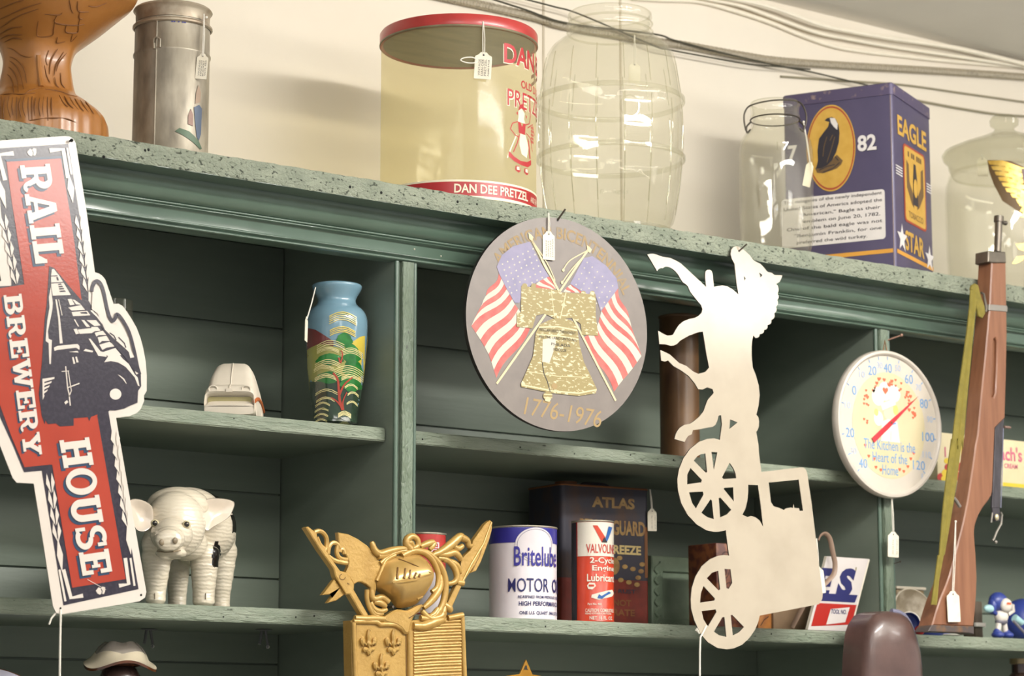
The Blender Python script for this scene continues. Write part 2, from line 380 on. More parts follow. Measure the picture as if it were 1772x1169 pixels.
# uprights with beaded fronts
for k, (a, c) in enumerate(posts):
    b = MB(); w = c-a
    b.box(a+0.001, c-0.001, 0.004, DEP+0.02, 0.02, 2.2577, m_inner); b.box(a+0.001, c-0.001, 0.0225, DEP+0.02, 2.2577, ZB-0.0005, m_inner)
    zz = [1.2+(2.2575-1.2)*i/90 for i in range(91)]
    ca, cb = a+w*0.28, a+w*0.78
    vs = []; fs = []
    cols = [(ca, 0.004), (ca, -0.0028), (ca+0.001, -0.004), ((ca*2+cb)/3, -0.004), ((ca+2*cb)/3, -0.004), (cb-0.001, -0.004), (cb, -0.0028), (cb, 0.004)]
    for z in zz:
        for j, (x, y) in enumerate(cols): vs.append((x+(random.uniform(-.0004, .0004) if j in (1, 6) else 0), y+(random.uniform(-.0004, .0004) if 1 < j < 6 else 0), z))
    for i in range(90):
        for j in range(7): fs.append((i*8+j, i*8+j+1, (i+1)*8+j+1, (i+1)*8+j))
    b.add(vs, fs, m_greenv, True)
    for xx, rr in ((a+0.0036, 0.0036), (a+w*0.9, 0.0030)):
        b.tube([(xx, 0.0015, z) for z in zz[::6]], rr, m_gloss, 10)
    b.box(a, c, 0.003, 0.02, 0.02, 1.21, m_green)
    b.build('upright', unit)
for i in range(0, len(edges), 2): # shelves of each bay
    x0, x1 = edges[i]+0.001, edges[i+1]-0.001
    for (z0, z1) in (Z2, Z3, (1.42, 1.44), (1.08, 1.10), (0.06, 0.09)):
        b = MB(); b.box(x0, x1, YS+0.002, DEP+0.002, z0, z1, m_inner)
        ns = 90; vs = []; fs = []
        for q in range(ns+1):
            x = x0+(x1-x0)*q/ns
            for j, z in enumerate((z0, z0+0.002, (2*z0+z1)/3, (z0+2*z1)/3, z1-0.002, z1+0.0003)):
                vs.append((x, YS+(0.002 if j in (0, 5) else 0)+random.uniform(-.0004, .0004), z+(random.uniform(-.0004, .0004) if j in (0,) else 0)))
        for q in range(ns):
            for j in range(5): fs.append((q*6+j, (q+1)*6+j, (q+1)*6+j+1, q*6+j+1))
        b.add(vs, fs, m_greenh, True)
        if z0 > 1.7:
            for q in range(7):
                x = x0+(x1-x0)*random.random(); b.ell((x, YS+0.0006, (z0+z1)/2+random.uniform(-.004, .004)), (0.0016, 0.0012, 0.0016), m_hole, seg=8, rings=6)
        b.build('shelf', unit)
# ================================================================ price tags
m_card = M('cream_tag_card', '#e6dfcc', 0.7, var='#dcd3bd', vscale=60)
m_string = M('white_cotton_string', '#e3ddd0', 0.8, bump=0.5, bscale=900, bdist=0.001)
m_ink = M('faded_pen_ink', '#6b6660', 0.8)
m_eyelet = M('dark_tag_hole', '#2b2824', 0.8)
def price_tag(label, top, hole, w, h, lines=(), yaw=0.0, roll=0.0, group=None, knot=None, th=0.0007):
    """a card hanging on a string from point top; hole = where the string meets the card"""
    top = Vector(top); hole = Vector(hole)
    e = thing('price_tag', tuple(top), label, 'price tag', group)
    u = Vector((math.cos(yaw)*math.cos(roll), -math.sin(yaw)*math.cos(roll), math.sin(roll)))
    n = Vector((-math.sin(yaw), -math.cos(yaw), 0)); v = n.cross(u)
    f = Fr(hole, u, v)
    o = [(-w*.17, h*.10), (w*.17, h*.10)] + [(w*.30, h*.01), (w*.48, -h*.05), (w*.5, -h*.12)]
    o += [(w/2, -h*.88), (w*.46, -h*.90), (-w*.46, -h*.90), (-w/2, -h*.88), (-w*.5, -h*.12), (-w*.48, -h*.05), (-w*.30, h*.01)]
    b = MB(); b.extr(f, o, -th, 0, m_card); b.poly(f, ellipse(0, 0, w*.06, w*.06, 12), m_eyelet, 0.0003)
    nl = len(lines)
    for i, t in enumerate(lines): # written along the long side of the card
        a = -w*.34+(w*.72)*(i+1)/nl
        if t == '~': # illegible pen strokes
            rn = random.Random(i*7+len(label)); y = -h*.78
            while y < -h*.2:
                d = h*rn.uniform(.02, .06); b.stroke(f, [(a-w*.05*rn.random(), y), (a-w*.10, y+d*.5), (a-w*.02, y+d)], w*.034, m_ink, .0003); y += d+h*rn.uniform(.015, .05)
            continue
        b.text(f, t, a, -h*.78, w*.62/nl*0.8, m_ink, w=h*.62, c=0.0003, align='l', rot=math.pi/2)
    b.build('card', e)
    s = MB(); mid = (top+hole)/2 + Vector((0.0006, 0, 0))
    side = u*(w*.05)
    s.tube([top-side*.3, mid-side*1.2, hole-side], 0.00075, m_string, 6); s.tube([top+side*.3, mid+side*1.2, hole+side], 0.00075, m_string, 6)
    if knot: s.ell(knot, (0.002, 0.002, 0.002), m_string, seg=10, rings=6)
    s.build('string', e)
    return e
def nail(px_, py_, Y, label, length=0.03, r=0.0013, out=(-.25, -1, .35), mat=None):
    p = PY(px_, py_, Y); d = Vector(out).normalized()
    b = MB(); mm = mat or m_nail
    b.tube([p-d*0.006, p+d*length], r, mm, 8); b.ell(tuple(p+d*length), (r*2, r*2, r*2), mm, seg=10, rings=6)
    o = b.build('nail'); tag(o, label, 'nail'); return o
# ================================================================ rail house sign
m_signw = M('sign_white_enamel', '#d6cdc3', 0.16, var='#cfc5ba', vscale=8, bump=0.06, bscale=220, bdist=0.0006)
m_signr = M('sign_red_enamel', '#a8402e', 0.17, var='#9c3827', vscale=12, bump=0.10, bscale=260, bdist=0.0006)
m_signk = M('sign_charcoal_enamel', '#2e2a35', 0.2, var='#35313c', vscale=200, vpos=(.45, .6), bump=0.14, bscale=280, bdist=0.0006)
m_signn = M('sign_navy_shadow', '#27405a', 0.25)
m_signbk = M('sign_metal_back', '#8c8880', 0.5, 0.5)
def bx(x0, y0, x1, y1): return [(x0, y0), (x1, y0), (x1, y1), (x0, y1)]
def arcband(cx, cy, rx, ry, tx, ty, a0, a1, n=16):
    o = [(cx+rx*math.cos(R(a0+(a1-a0)*i/n)), cy+ry*math.sin(R(a0+(a1-a0)*i/n))) for i in range(n+1)]
    return o + [(cx+(rx-tx)*math.cos(R(a1-(a1-a0)*i/n)), cy+(ry-ty)*math.sin(R(a1-(a1-a0)*i/n))) for i in range(n+1)]
SLAB = {
 'I': (.46, [bx(.10, 0, .36, 1), bx(0, 0, .46, .15), bx(0, .85, .46, 1)]),
 'L': (.72, [bx(.10, 0, .34, 1), bx(0, .85, .46, 1), bx(0, 0, .72, .15), [(.46, .15), (.72, .15), (.72, .40), (.62, .40)], bx(.60, .1, .72, .40)]),
 'H': (.92, [bx(.08, 0, .32, 1), bx(.60, 0, .84, 1), bx(.3, .42, .62, .58), bx(0, 0, .42, .15), bx(0, .85, .42, 1), bx(.50, 0, .92, .15), bx(.50, .85, .92, 1)]),
 'E': (.76, [bx(.08, 0, .32, 1), bx(0, 0, .76, .15), bx(0, .85, .76, 1), bx(.3, .43, .54, .57), bx(.46, .36, .56, .64), bx(.62, .1, .76, .38), bx(.62, .62, .76, .9)]),
 'U': (.90, [bx(.08, .32, .32, 1), bx(.60, .32, .82, 1), bx(0, .85, .42, 1), bx(.48, .85, .90, 1), arcband(.45, .33, .37, .35, .23, .18, 180, 360)]),
 'O': (.88, [arcband(.44, .5, .44, .52, .21, .15, 0, 180, 16), arcband(.44, .5, .44, .52, .21, .15, 180, 360, 16)]),
 'S': (.78, [arcband(.39, .74, .36, .28, .2, .14, 40, 270), arcband(.39, .27, .38, .29, .2, .15, -140, 90), bx(.60, .68, .72, .98), bx(.04, .02, .16, .34)]),
 'B': (.82, [bx(.08, 0, .30, 1), bx(0, 0, .5, .15), bx(0, .85, .5, 1), bx(.28, .44, .5, .57), arcband(.48, .75, .28, .25, .2, .12, -90, 90), arcband(.48, .28, .33, .28, .22, .14, -90, 90)]),
 'R': (.88, [bx(.08, 0, .31, 1), bx(0, 0, .42, .15), bx(0, .85, .5, 1), bx(.28, .42, .5, .55), arcband(.48, .71, .31, .29, .22, .14, -90, 90), [(.36, .46), (.58, .48), (.68, .22), (.56, .10), (.47, .3)], arcband(.72, .2, .18, .2, .13, .12, 180, 330)]),
 'A': (.94, [[(.34, 1), (.60, 1), (.86, .1), (.62, .1), (.44, .76), (.40, .76), (.22, .1), (.06, .1)], bx(.24, .26, .7, .38), bx(0, 0, .36, .15), bx(.52, 0, .94, .15)]),
 'W': (1.2, [[(.06, .9), (.28, .9), (.40, .34), (.56, .9), (.68, .9), (.82, .34), (.92, .9), (1.12, .9), (.92, 0), (.74, 0), (.61, .52), (.46, 0), (.28, 0)], bx(0, .85, .36, 1), bx(.46, .85, .76, 1), bx(.86, .85, 1.2, 1)]),
 'Y': (.92, [bx(.35, 0, .58, .46), [(.05, .9), (.30, .9), (.48, .6), (.64, .9), (.86, .9), (.58, .4), (.35, .4)], bx(.22, 0, .72, .15), bx(0, .85, .42, 1), bx(.54, .85, .92, 1)]),
}
def slab(b, f, t, p0, p1, pc, m, c, dx=0.0, dy=0.0, gap=.06):
    """slab-serif word: baseline start p0, baseline end p1, cap height over the start pc (photo pixels)"""
    o = Vector(f.px(p0[0]+dx, p0[1]+dy)); e = Vector(f.px(p1[0]+dx, p1[1]+dy)); q = Vector(f.px(pc[0]+dx, pc[1]+dy))
    tot = sum(SLAB[ch][0] for ch in t)+gap*(len(t)-1); U = (e-o)/tot; V = q-o; x = 0.0
    for ch in t:
        w, polys = SLAB[ch]
        for P in polys: b.poly(f, [tuple(o+U*(x+a)+V*y) for a, y in P], m, c)
        x += w+gap
def build_rail_sign():
    f = yplane(-0.0785)
    e = thing('metal_sign', tuple(PY(110, 640, -0.0785)), 'red and white enamelled railway sign with a steam locomotive, hanging tilted at far left', 'sign')
    out = [(-42, 250), (0, 243), (112, 235.4), (120, 236), (127, 240), (131, 248), (150.5, 370.5), (164.2, 470.8), (171, 473), (176, 476), (182, 483), (188, 500), (196.7, 526), (205, 525), (212, 529), (219, 538), (228, 552), (236, 566), (243, 584), (248, 603), (252, 625), (254, 650), (253.8, 676), (249, 684), (249.5, 693), (243.6, 707), (237, 714), (224, 719.6), (200.7, 722.6),
           (228, 880), (253.3, 1023.7), (250.8, 1033.5), (241, 1039.8), (104.7, 1062.7), (97, 1059.5), (91.6, 1048), (75, 940), (58.4, 836.2), (29, 834.7), (22, 826.5), (0, 770.5), (-30, 690), (-46, 640), (-56, 560), (-52, 500), (-42, 488), (2, 486), (-6, 440), (-24, 340)]
    b = MB(); b.extr(f, f.pxs(out), -0.0016, 0, m_signw, side=m_signbk)
    L1, L2, L3, L4 = 0.0004, 0.0008, 0.0012, 0.0016
    blk = [(-8, 257), (118, 248.8), (137, 370), (152.5, 471), (153, 520), (165, 540), (195, 700), (187.5, 712), (214, 870), (239.6, 1018.8), (109.6, 1047), (91, 930), (72, 814), (41.4, 816.7), (22, 770), (0, 721.8), (-22, 650), (-36, 560), (-30, 497), (19.5, 494), (19.5, 484), (3, 380)]
    b.poly(f, f.pxs(blk), m_signk, L1)
    red = [(10.3, 277.9), (104.4, 272), (120, 365), (128.3, 420), (142, 530), (172, 690), (167.8, 720), (192, 860), (217, 1001.4), (124.4, 1016.4), (107, 910), (90, 804), (87.3, 803.4), (42, 808), (20, 757), (0, 702), (-18, 640), (-26, 560), (-22, 502), (41.6, 492), (32.5, 430), (20, 350)]
    b.poly(f, f.pxs(red), m_signr, L2)
    b.poly(f, f.pxs([(8, 276), (106.5, 270), (107, 274), (11.2, 280)]), m_signn, L2+.0001)
    # locomotive
    K = lambda pts: f.pxs(zp(60, 450, 3.895, pts))
    b.poly(f, K([(95, 40), (78, 300), (65, 400), (45, 700), (25, 900), (45, 1050), (65, 1105), (70, 1080), (85, 1105), (140, 1100), (165, 1120), (260, 1115), (260, 1065), (355, 1058), (365, 1085), (378, 1055), (430, 1035), (480, 1010), (540, 1012), (600, 1000), (630, 985), (690, 960), (695, 880), (715, 850), (712, 760), (700, 720), (640, 600), (560, 500), (480, 440), (440, 400), (330, 290), (250, 200), (130, 55)]), m_signk, L3)
    wp = [ # white parts of the engine and its coaches
        [(112, 62), (125, 60), (165, 110), (240, 235), (118, 240), (108, 180), (106, 110)],
        [(105, 180), (112, 240), (118, 290), (115, 330), (108, 370), (85, 480), (90, 530), (112, 540), (105, 700), (95, 700), (90, 560), (70, 545), (72, 500), (82, 400), (96, 320), (92, 250)],
        [(135, 265), (145, 265), (165, 380), (185, 560), (165, 562), (155, 400)], [(155, 265), (160, 265), (183, 372), (178, 372)],
        [(218, 262), (245, 262), (265, 300), (235, 305)], [(250, 265), (265, 268), (310, 300), (275, 298)], [(222, 320), (310, 303), (335, 335), (245, 340)], [(245, 350), (350, 342), (372, 372), (255, 378)],
        [(260, 400), (268, 400), (296, 448), (288, 448)], [(258, 465), (280, 462), (296, 495), (274, 500)], [(285, 468), (380, 458), (400, 480), (380, 492), (300, 497)], [(310, 402), (330, 405), (370, 450), (345, 450)], [(345, 405), (410, 405), (440, 440), (400, 445)],
        [(360, 530), (372, 530), (440, 615), (480, 625), (480, 652), (425, 645)], [(125, 590), (150, 578), (285, 565), (298, 580), (298, 605), (275, 590), (150, 605), (130, 612)], [(225, 618), (285, 612), (293, 625), (280, 622)],
        [(338, 598), (390, 612), (385, 622), (325, 612)], [(248, 655), (258, 653), (270, 697), (258, 700)], [(270, 652), (280, 650), (292, 688), (278, 690)],
        [(375, 450), (420, 450), (440, 475), (395, 480)], [(400, 490), (455, 475), (480, 505), (430, 505), (412, 515)], [(420, 520), (480, 510), (510, 545), (450, 545), (432, 560)], [(432, 570), (500, 550), (545, 580), (480, 590), (452, 605)], [(455, 620), (540, 592), (580, 640), (540, 640), (500, 655)],
        [(465, 688), (490, 650), (480, 622), (560, 630), (590, 665), (630, 700), (670, 770), (690, 790), (703, 850), (692, 845), (670, 790), (610, 720), (560, 690), (510, 680)],
        [(555, 770), (575, 780), (600, 800), (616, 832), (612, 832), (590, 802)], [(370, 340), (385, 338), (440, 395), (450, 430), (415, 385)],
        [(48, 800), (130, 788), (128, 800), (60, 820), (62, 830), (112, 815), (106, 828), (62, 845), (60, 858), (98, 842), (92, 856), (60, 872), (60, 885), (85, 870), (78, 885), (58, 900), (62, 915), (50, 942)],
    ]
    for P in wp: b.poly(f, K(P), m_signw, L4)
    b.poly(f, K(ellipse(541, 903, 39, 37, 28)), m_signw, L4)
    for P, w in (([(205, 715), (218, 860), (228, 900), (236, 980)], 8), ([(222, 745), (243, 880), (228, 920)], 6), ([(178, 750), (228, 746)], 5), ([(218, 860), (298, 830)], 7), ([(200, 965), (218, 950)], 16)):
        b.stroke(f, K(P), w/3.895/1290, m_signw, L4)
    for y0, x0 in ((160, 152), (175, 155), (190, 158), (207, 162)):
        b.poly(f, K([(x0, y0), (x0+20+(y0-160)*.35, y0-3), (x0+26+(y0-160)*.4, y0+7), (x0+4, y0+9)]), m_signk, L4+.0003)
    b.poly(f, K([(140, 115), (152, 114), (160, 138), (146, 138)]), m_signk, L4+.0003); b.poly(f, K([(300, 352), (345, 348), (352, 362), (308, 360)]), m_signk, L4+.0003)
    for P in ([(105, 108), (150, 106)], [(107, 155), (190, 150)]): b.stroke(f, K(P), .0012, m_signk, L4+.0003)
    # smoke plume
    b.poly(f, K([(385, 215), (395, 185), (410, 170), (430, 178), (445, 220), (462, 300), (482, 390), (510, 430), (540, 435), (560, 415), (590, 450), (630, 530), (640, 600), (672, 660), (690, 720), (700, 765), (680, 770), (660, 720), (600, 590), (520, 520), (470, 470), (420, 360), (380, 330)]), m_signw, L4)
    b.stroke(f, smoothpts(K([(380, 212), (388, 170), (412, 142), (440, 160), (462, 220), (480, 310), (500, 380), (520, 410), (540, 390), (550, 365), (580, 392), (630, 480), (665, 600), (690, 720), (705, 770)]), 5, False), .0052, m_signk, L4+.0003, .0044)
    b.poly(f, K([(440, 440), (480, 480), (500, 500), (540, 540), (560, 590), (600, 590), (630, 620), (640, 660), (668, 655), (690, 760), (660, 740), (600, 650), (540, 590), (500, 540)]), m_signk, L4+.0003)
    for P in ([(560, 520), (600, 560), (610, 590)], [(500, 490), (530, 510), (545, 540)]): b.stroke(f, K(P), .0016, m_signk, L4+.0004)
    # words
    for t, p0, p1, pc, s in (('RAIL', (33.4, 286.5), (60.7, 456.5), (85, 283.5), 6), ('BREWERY', (5, 511), (41, 790), (36, 508), 4), ('HOUSE', (101.5, 762), (142, 996), (153, 756), 6)):
        slab(b, f, t, p0, p1, pc, m_signn, L3, -s*.75, s*.85); slab(b, f, t, p0, p1, pc, m_signk, L3+.0002, -1.3, 1.3); slab(b, f, t, p0, p1, pc, m_signw, L4)
    # leaf strips and corner bars
    def leaves(p, q, w, n, flip=1):
        p = Vector(f.px(*p)); q = Vector(f.px(*q)); d = (q-p); s = Vector((-d.y, d.x)).normalized()
        for i in range(n):
            a = p+d*(i/n); e2 = p+d*((i+1.25)/n); m_ = a+(e2-a)*.5
            for sg in (-1, 1):
                b.poly(f, [tuple(a+s*sg*w*.28), tuple(m_+s*sg*w*.50), tuple(e2+s*sg*w*.05), tuple(m_+s*sg*w*.08)], m_signw, L3)
    def bar(pts, w): b.stroke(f, f.pxs(pts), w, m_signw, L3)
    leaves((135, 372), (151, 500), .0135, 6); leaves((197, 745), (219, 905), .0135, 7); leaves((84, 818), (99, 930), .0125, 4); leaves((3.5, 370), (27, 486), .0125, 5)
    for q, p, w in (((118, 300), (125.5, 352), 6.5), ((-6, 302), (10, 362), 6.5), ((219, 906), (226, 960), 5.5), ((99, 930), (107, 990), 5.5)):
        q = Vector(f.px(*q)); p = Vector(f.px(*p)); d = p-q; s = Vector((-d.y, d.x)).normalized()*w/1290
        b.poly(f, [tuple(q), tuple(q+d*.5+s), tuple(p), tuple(q+d*.5-s)], m_signw, L3)
    for pts, w in (([(85, 260.5), (108.5, 258.5), (117, 308)], .0060), ([(115.5, 256), (123, 302)], .0030), ([(23, 265.5), (-3, 268), (8, 312)], .0060), ([(205, 1013), (222, 1010), (216, 965)], .0052), ([(232, 1013), (225, 965)], .0030), ([(143, 1030), (122, 1034), (109, 985)], .0052), ([(112.5, 1040), (102, 985)], .0030)):
        bar(pts, w)
    for x, y in ((54, 263.5), (173, 1021.5)): # scroll emblems
        b.poly(f, f.pxs([(x-8, y), (x-3, y-6), (x+1, y-4), (x+3, y-7), (x+8, y-6), (x+8, y+1), (x+6, y+6), (x+2, y+5), (x-1, y+7), (x-5, y+5)]), m_signw, L3)
        b.stroke(f, f.pxs([(x+1, y-3), (x+3, y+1), (x+2, y+5)]), .0012, m_signk, L3+.0002)
    for x, y in ((121.5, 243.7), (104.5, 1052), (244, 1029)): b.poly(f, f.pxs(ellipse(x, y, 1.8, 2, 14)), m_hole, L1)
    b.stroke(f, f.pxs([(130, 690), (150, 1002), (182, 1020)][1:]), .0006, m_signw, L4+.0004)
    b.build('sign_plate', e)
    s = MB(); p0 = PY(105, 1057, -0.0805); 
    s.tube([PY(104.5, 1052, -0.077), PY(105, 1064, -0.081), PY(104, 1110, -0.081), PY(102, 1300, -0.081)], 0.0014, m_string, 8)
    s.tube([PY(101, 1056, -0.0765), PY(95, 1062, -0.076), PY(89, 1069, -0.076), PY(85, 1080, -0.076)], 0.0012, m_string, 8)
    tag(s.build('hanging_string'), 'white cotton string knotted to the bottom corner of the red railway sign', 'string')
    nail(121.5, 243.7, -0.080, 'small dark nail holding the upper corner of the red railway sign', 0.004, 0.0012, (0, -1, 0), m_hole)
build_rail_sign()
# ================================================================ bicentennial plaque
def build_plaque():
    ph = R(5.5); pc = PY(964.5, 557, -0.095)
    f = Fr(pc, (math.cos(ph), -math.sin(ph), 0))
    e = thing('round_plaque', tuple(pc), 'round grey painted plaque with flags and a bell, dated 1776-1976', 'plaque')
    mg = M('slate_grey_paint', '#706761', 0.42, var='#786f68', vscale=40, bump=0.15, bscale=60, bdist=0.001, coat=0.1)
    mgold = M('antique_gold_paint', '#8e7f4e', 0.45, var='#c6bd99', vscale=130, vpos=(.56, .62), stretch=(1, 1, 2.2))
    mgold2 = M('dull_gold_lettering', '#9b8152', 0.5); mfaint = M('faded_brown_lettering', '#93794c', 0.55, var='#84745c', vscale=90, vpos=(.45, .65))
    mblue = M('pale_purple_canton', '#7c7793', 0.5, var='#8b859e', vscale=50); mred = M('faded_red_stripe', '#b04a44', 0.5, var='#bf655c', vscale=60); mcr = M('cream_stripe', '#c4bcab', 0.5); mpole = M('pale_pole_paint', '#cdbf96', 0.5); medge = M('black_plaque_rim', '#26211f', 0.5)
    l = Vector(f.px(808, 540)); r = Vector(f.px(1121, 590)); rad = (r-l).length/2; c = (l+r)/2
    t_ = Vector(f.px(945, 369)); b_ = Vector(f.px(985, 742)); c = (c+(t_+b_)/2)/2
    b = MB(); o = ellipse(c.x, c.y, rad, rad, 96)
    b.extr(f, o, -0.008, 0, mg, side=medge)
    K = lambda pts: f.pxs(zp(780, 340, 2.719, pts))
    A, B, C_, E_ = .0003, .0006, .0009, .0012
    def polyl(P, t):
        P = [Vector(p) for p in P]; L_ = [(P[i+1]-P[i]).length for i in range(len(P)-1)]; L_ = [max(x, 1e-6) for x in L_]; d = t*sum(L_)
        for i, x in enumerate(L_):
            if d <= x or i == len(L_)-1: return P[i]+(P[i+1]-P[i])*min(1, d/x)
            d -= x
    def stripes(Sp, Ep, n, wav):
        for k in range(n):
            lo = []; hi = []
            for i in range(9):
                s = i/8
                for t, dst in ((k/n, lo), ((k+1)/n, hi)):
                    p = polyl(Sp, t); q = polyl(Ep, t); d = (q-p); nn = Vector((-d.y, d.x)).normalized()
                    dst.append(tuple(p+d*s+nn*(wav*math.sin(s*2*math.pi))))
            b.poly(f, K(lo+hi[::-1]), mred if k % 2 == 0 else mcr, A)
    stripes([(225, 362), (262, 430), (300, 505), (332, 548), (372, 622)], [(165, 470), (95, 606), (150, 690), (182, 750), (214, 852)], 11, -9)
    stripes([(787, 432), (745, 488), (708, 540), (690, 610), (625, 665)], [(838, 585), (898, 748), (845, 822), (800, 872), (768, 917)], 11, 9)
    stripes([(385, 425), (440, 378), (470, 378), (470, 378)], [(470, 440), (495, 432), (503, 440), (503, 440)], 5, 2)
    stripes([(575, 405), (548, 425), (530, 445), (530, 446)], [(625, 455), (600, 452), (560, 450), (545, 450)], 4, 2)
    b.poly(f, K([(215, 330), (240, 275), (290, 235), (370, 212), (385, 240), (420, 310), (462, 375), (380, 415), (340, 450), (322, 500), (300, 500), (260, 430), (228, 365)]), mblue, B)
    b.poly(f, K([(625, 290), (665, 280), (730, 325), (780, 385), (787, 430), (745, 488), (705, 540), (682, 470), (620, 450), (560, 410)]), mblue, B)
    def star(x, y, r_, rot=0): return [(x+(r_ if i % 2 == 0 else r_*.45)*math.sin(rot+i*math.pi/5), y-(r_ if i % 2 == 0 else r_*.45)*math.cos(rot+i*math.pi/5)) for i in range(10)]
    for i in range(8):
        for j in range(7):
            x, y = 242+i*24+j*8.5, 318-i*12+j*27
            if j*26+y*0 < 200 and (x-330)*0.55+(y-340) < 105 and x < 232+220 and y > 235 and (y-212) > (x-370)*1.9: b.poly(f, K(star(x, y, 5.5)), mcr, C_)
    for i in range(6):
        for j in range(6):
            x, y = 640+i*24-j*13, 310+i*22+j*26
            if y < 440+(x-560)*.6 and y < 545-(x-690)*1.1: b.poly(f, K(star(x, y, 5)), mcr, C_)
    for P, w in (([(375, 195), (440, 320), (505, 440), (575, 572), (775, 960)], .0034), ([(645, 250), (580, 345), (510, 448), (440, 560), (215, 880)], .0034)): b.stroke(f, K(P), w, mpole, C_)
    for P in ([(640, 255), (560, 300), (530, 340)], [(640, 262), (565, 345), (522, 405)], [(378, 200), (415, 275), (440, 330), (480, 395)], [(380, 205), (450, 310), (488, 392)]): b.stroke(f, smoothpts(K(P), 4, False), .0017, mpole, E_)
    for x, y in ((375, 186), (650, 244)): b.poly(f, K([(x-12, y-16), (x+2, y-6), (x+12, y+6), (x+4, y+22), (x-8, y+14), (x-10, y)]), mpole, E_)
    for x, y in ((528, 346), (522, 404), (484, 396)): b.poly(f, K(ellipse(x, y, 6, 8, 10)), mpole, E_)
    b.poly(f, K([(330, 420), (500, 440), (505, 450), (680, 460), (680, 555), (692, 655), (615, 650), (610, 600), (570, 570), (500, 580), (440, 550), (400, 560), (382, 620), (308, 612), (310, 545), (328, 545)]), mgold, E_)
    for x in (346, 388, 622, 664): b.poly(f, K(ellipse(x, 420 if x < 500 else 455, 12, 12, 14)), mgold, E_)
    b.poly(f, K([(475, 575), (525, 572), (570, 585), (592, 612), (604, 700), (625, 780), (655, 840), (685, 905), (680, 925), (600, 938), (480, 925), (330, 895), (328, 880), (355, 820), (385, 750), (398, 640), (420, 600)]), mgold, E_+.0002)
    for P, w in (([(412, 615), (500, 612), (592, 630)], .0022), ([(404, 650), (500, 655), (598, 672)], .0022), ([(330, 885), (480, 915), (600, 925), (684, 908)], .0022), ([(470, 440), (485, 570)], .0012), ([(540, 450), (512, 575)], .0018), ([(355, 822), (500, 845), (650, 850)], .0010)):
        b.stroke(f, K(P), w, mpole, E_+.0004)
    b.poly(f, K([(430, 672), (490, 660), (492, 690), (480, 730), (462, 782), (428, 778)]), mcr, E_+.0004)
    for s_, y, x0, x1 in (('PROCLAIM LIBERTY THROUGHOUT', 632, 415, 585), ('ALL THE LAND UNTO ALL', 664, 412, 590), ('PHILADA', 700, 470, 560), ('MDCCLIII', 725, 480, 540)):
        p = Vector(K([(x0, y)])[0]); q = Vector(K([(x1, y+8)])[0]); b.text(f, s_, (p.x+q.x)/2, p.y, .0042, medge, w=(q-p).length, c=E_+.0006)
    b.stroke(f, K([(428, 780), (435, 830), (452, 870), (465, 918)]), .0014, medge, E_+.0005)
    b.poly(f, K(ellipse(485, 892, 14, 14, 16)), mgold2, E_+.0006); b.poly(f, K(ellipse(454, 938, 22, 20, 18)), mgold, E_+.0003); b.poly(f, K([(440, 950), (470, 950), (462, 966), (442, 962)]), mpole, E_+.0003)
    for y in (930, 944): b.stroke(f, K([(434, y), (475, y+2)]), .0012, mpole, E_+.0005)
    # lettering round the rim and the dates
    def arcT(rr, base):
        def T(a, bb, cc): t = base-a/rr; return f.pt(c.x+(rr+bb)*math.cos(t), c.y+(rr+bb)*math.sin(t), cc)
        return T
    b.text(f, 'AMERICAN BICENTENNIAL', 0, 0, rad*.115, mfaint, w=rad*.80*R(118), T=arcT(rad*.80, R(84)), step=.004, c=A, bold=.02)
    p = Vector(K([(345, 985)])[0]); q = Vector(K([(705, 1050)])[0])
    b.text(Fr(f.pt(p.x, p.y), f.u*(q.x-p.x)+f.v*(q.y-p.y), f.u*-(q.y-p.y)+f.v*(q.x-p.x)), '1776-1976', 0, -.012, .026, mgold2, w=(q-p).length, align='l', c=A, shear=.15)
    b.poly(f, K(ellipse(503, 110, 6, 7, 14)), medge, A)
    b.build('plaque_disc', e, sharp=30)
    pn = f.pt(*K([(503, 110)])[0])
    s = MB(); d = Vector((.28, -.55, .75)).normalized()
    s.tube([pn+Vector((0.002, 0.036, -.012)), pn, pn+d*.02], 0.0014, m_nail, 8)
    tag(s.build('nail'), 'bent dark nail through the top of the round grey plaque', 'nail')
    tp = f.pt(*K([(455, 78)])[0], .003); hl = f.pt(*K([(456, 178)])[0], .003)
    price_tag('cream price tag hanging on white string over the round grey plaque', tp, hl, .0195, .043, ('~', '~', '~', '~'), yaw=R(14))
build_plaque()
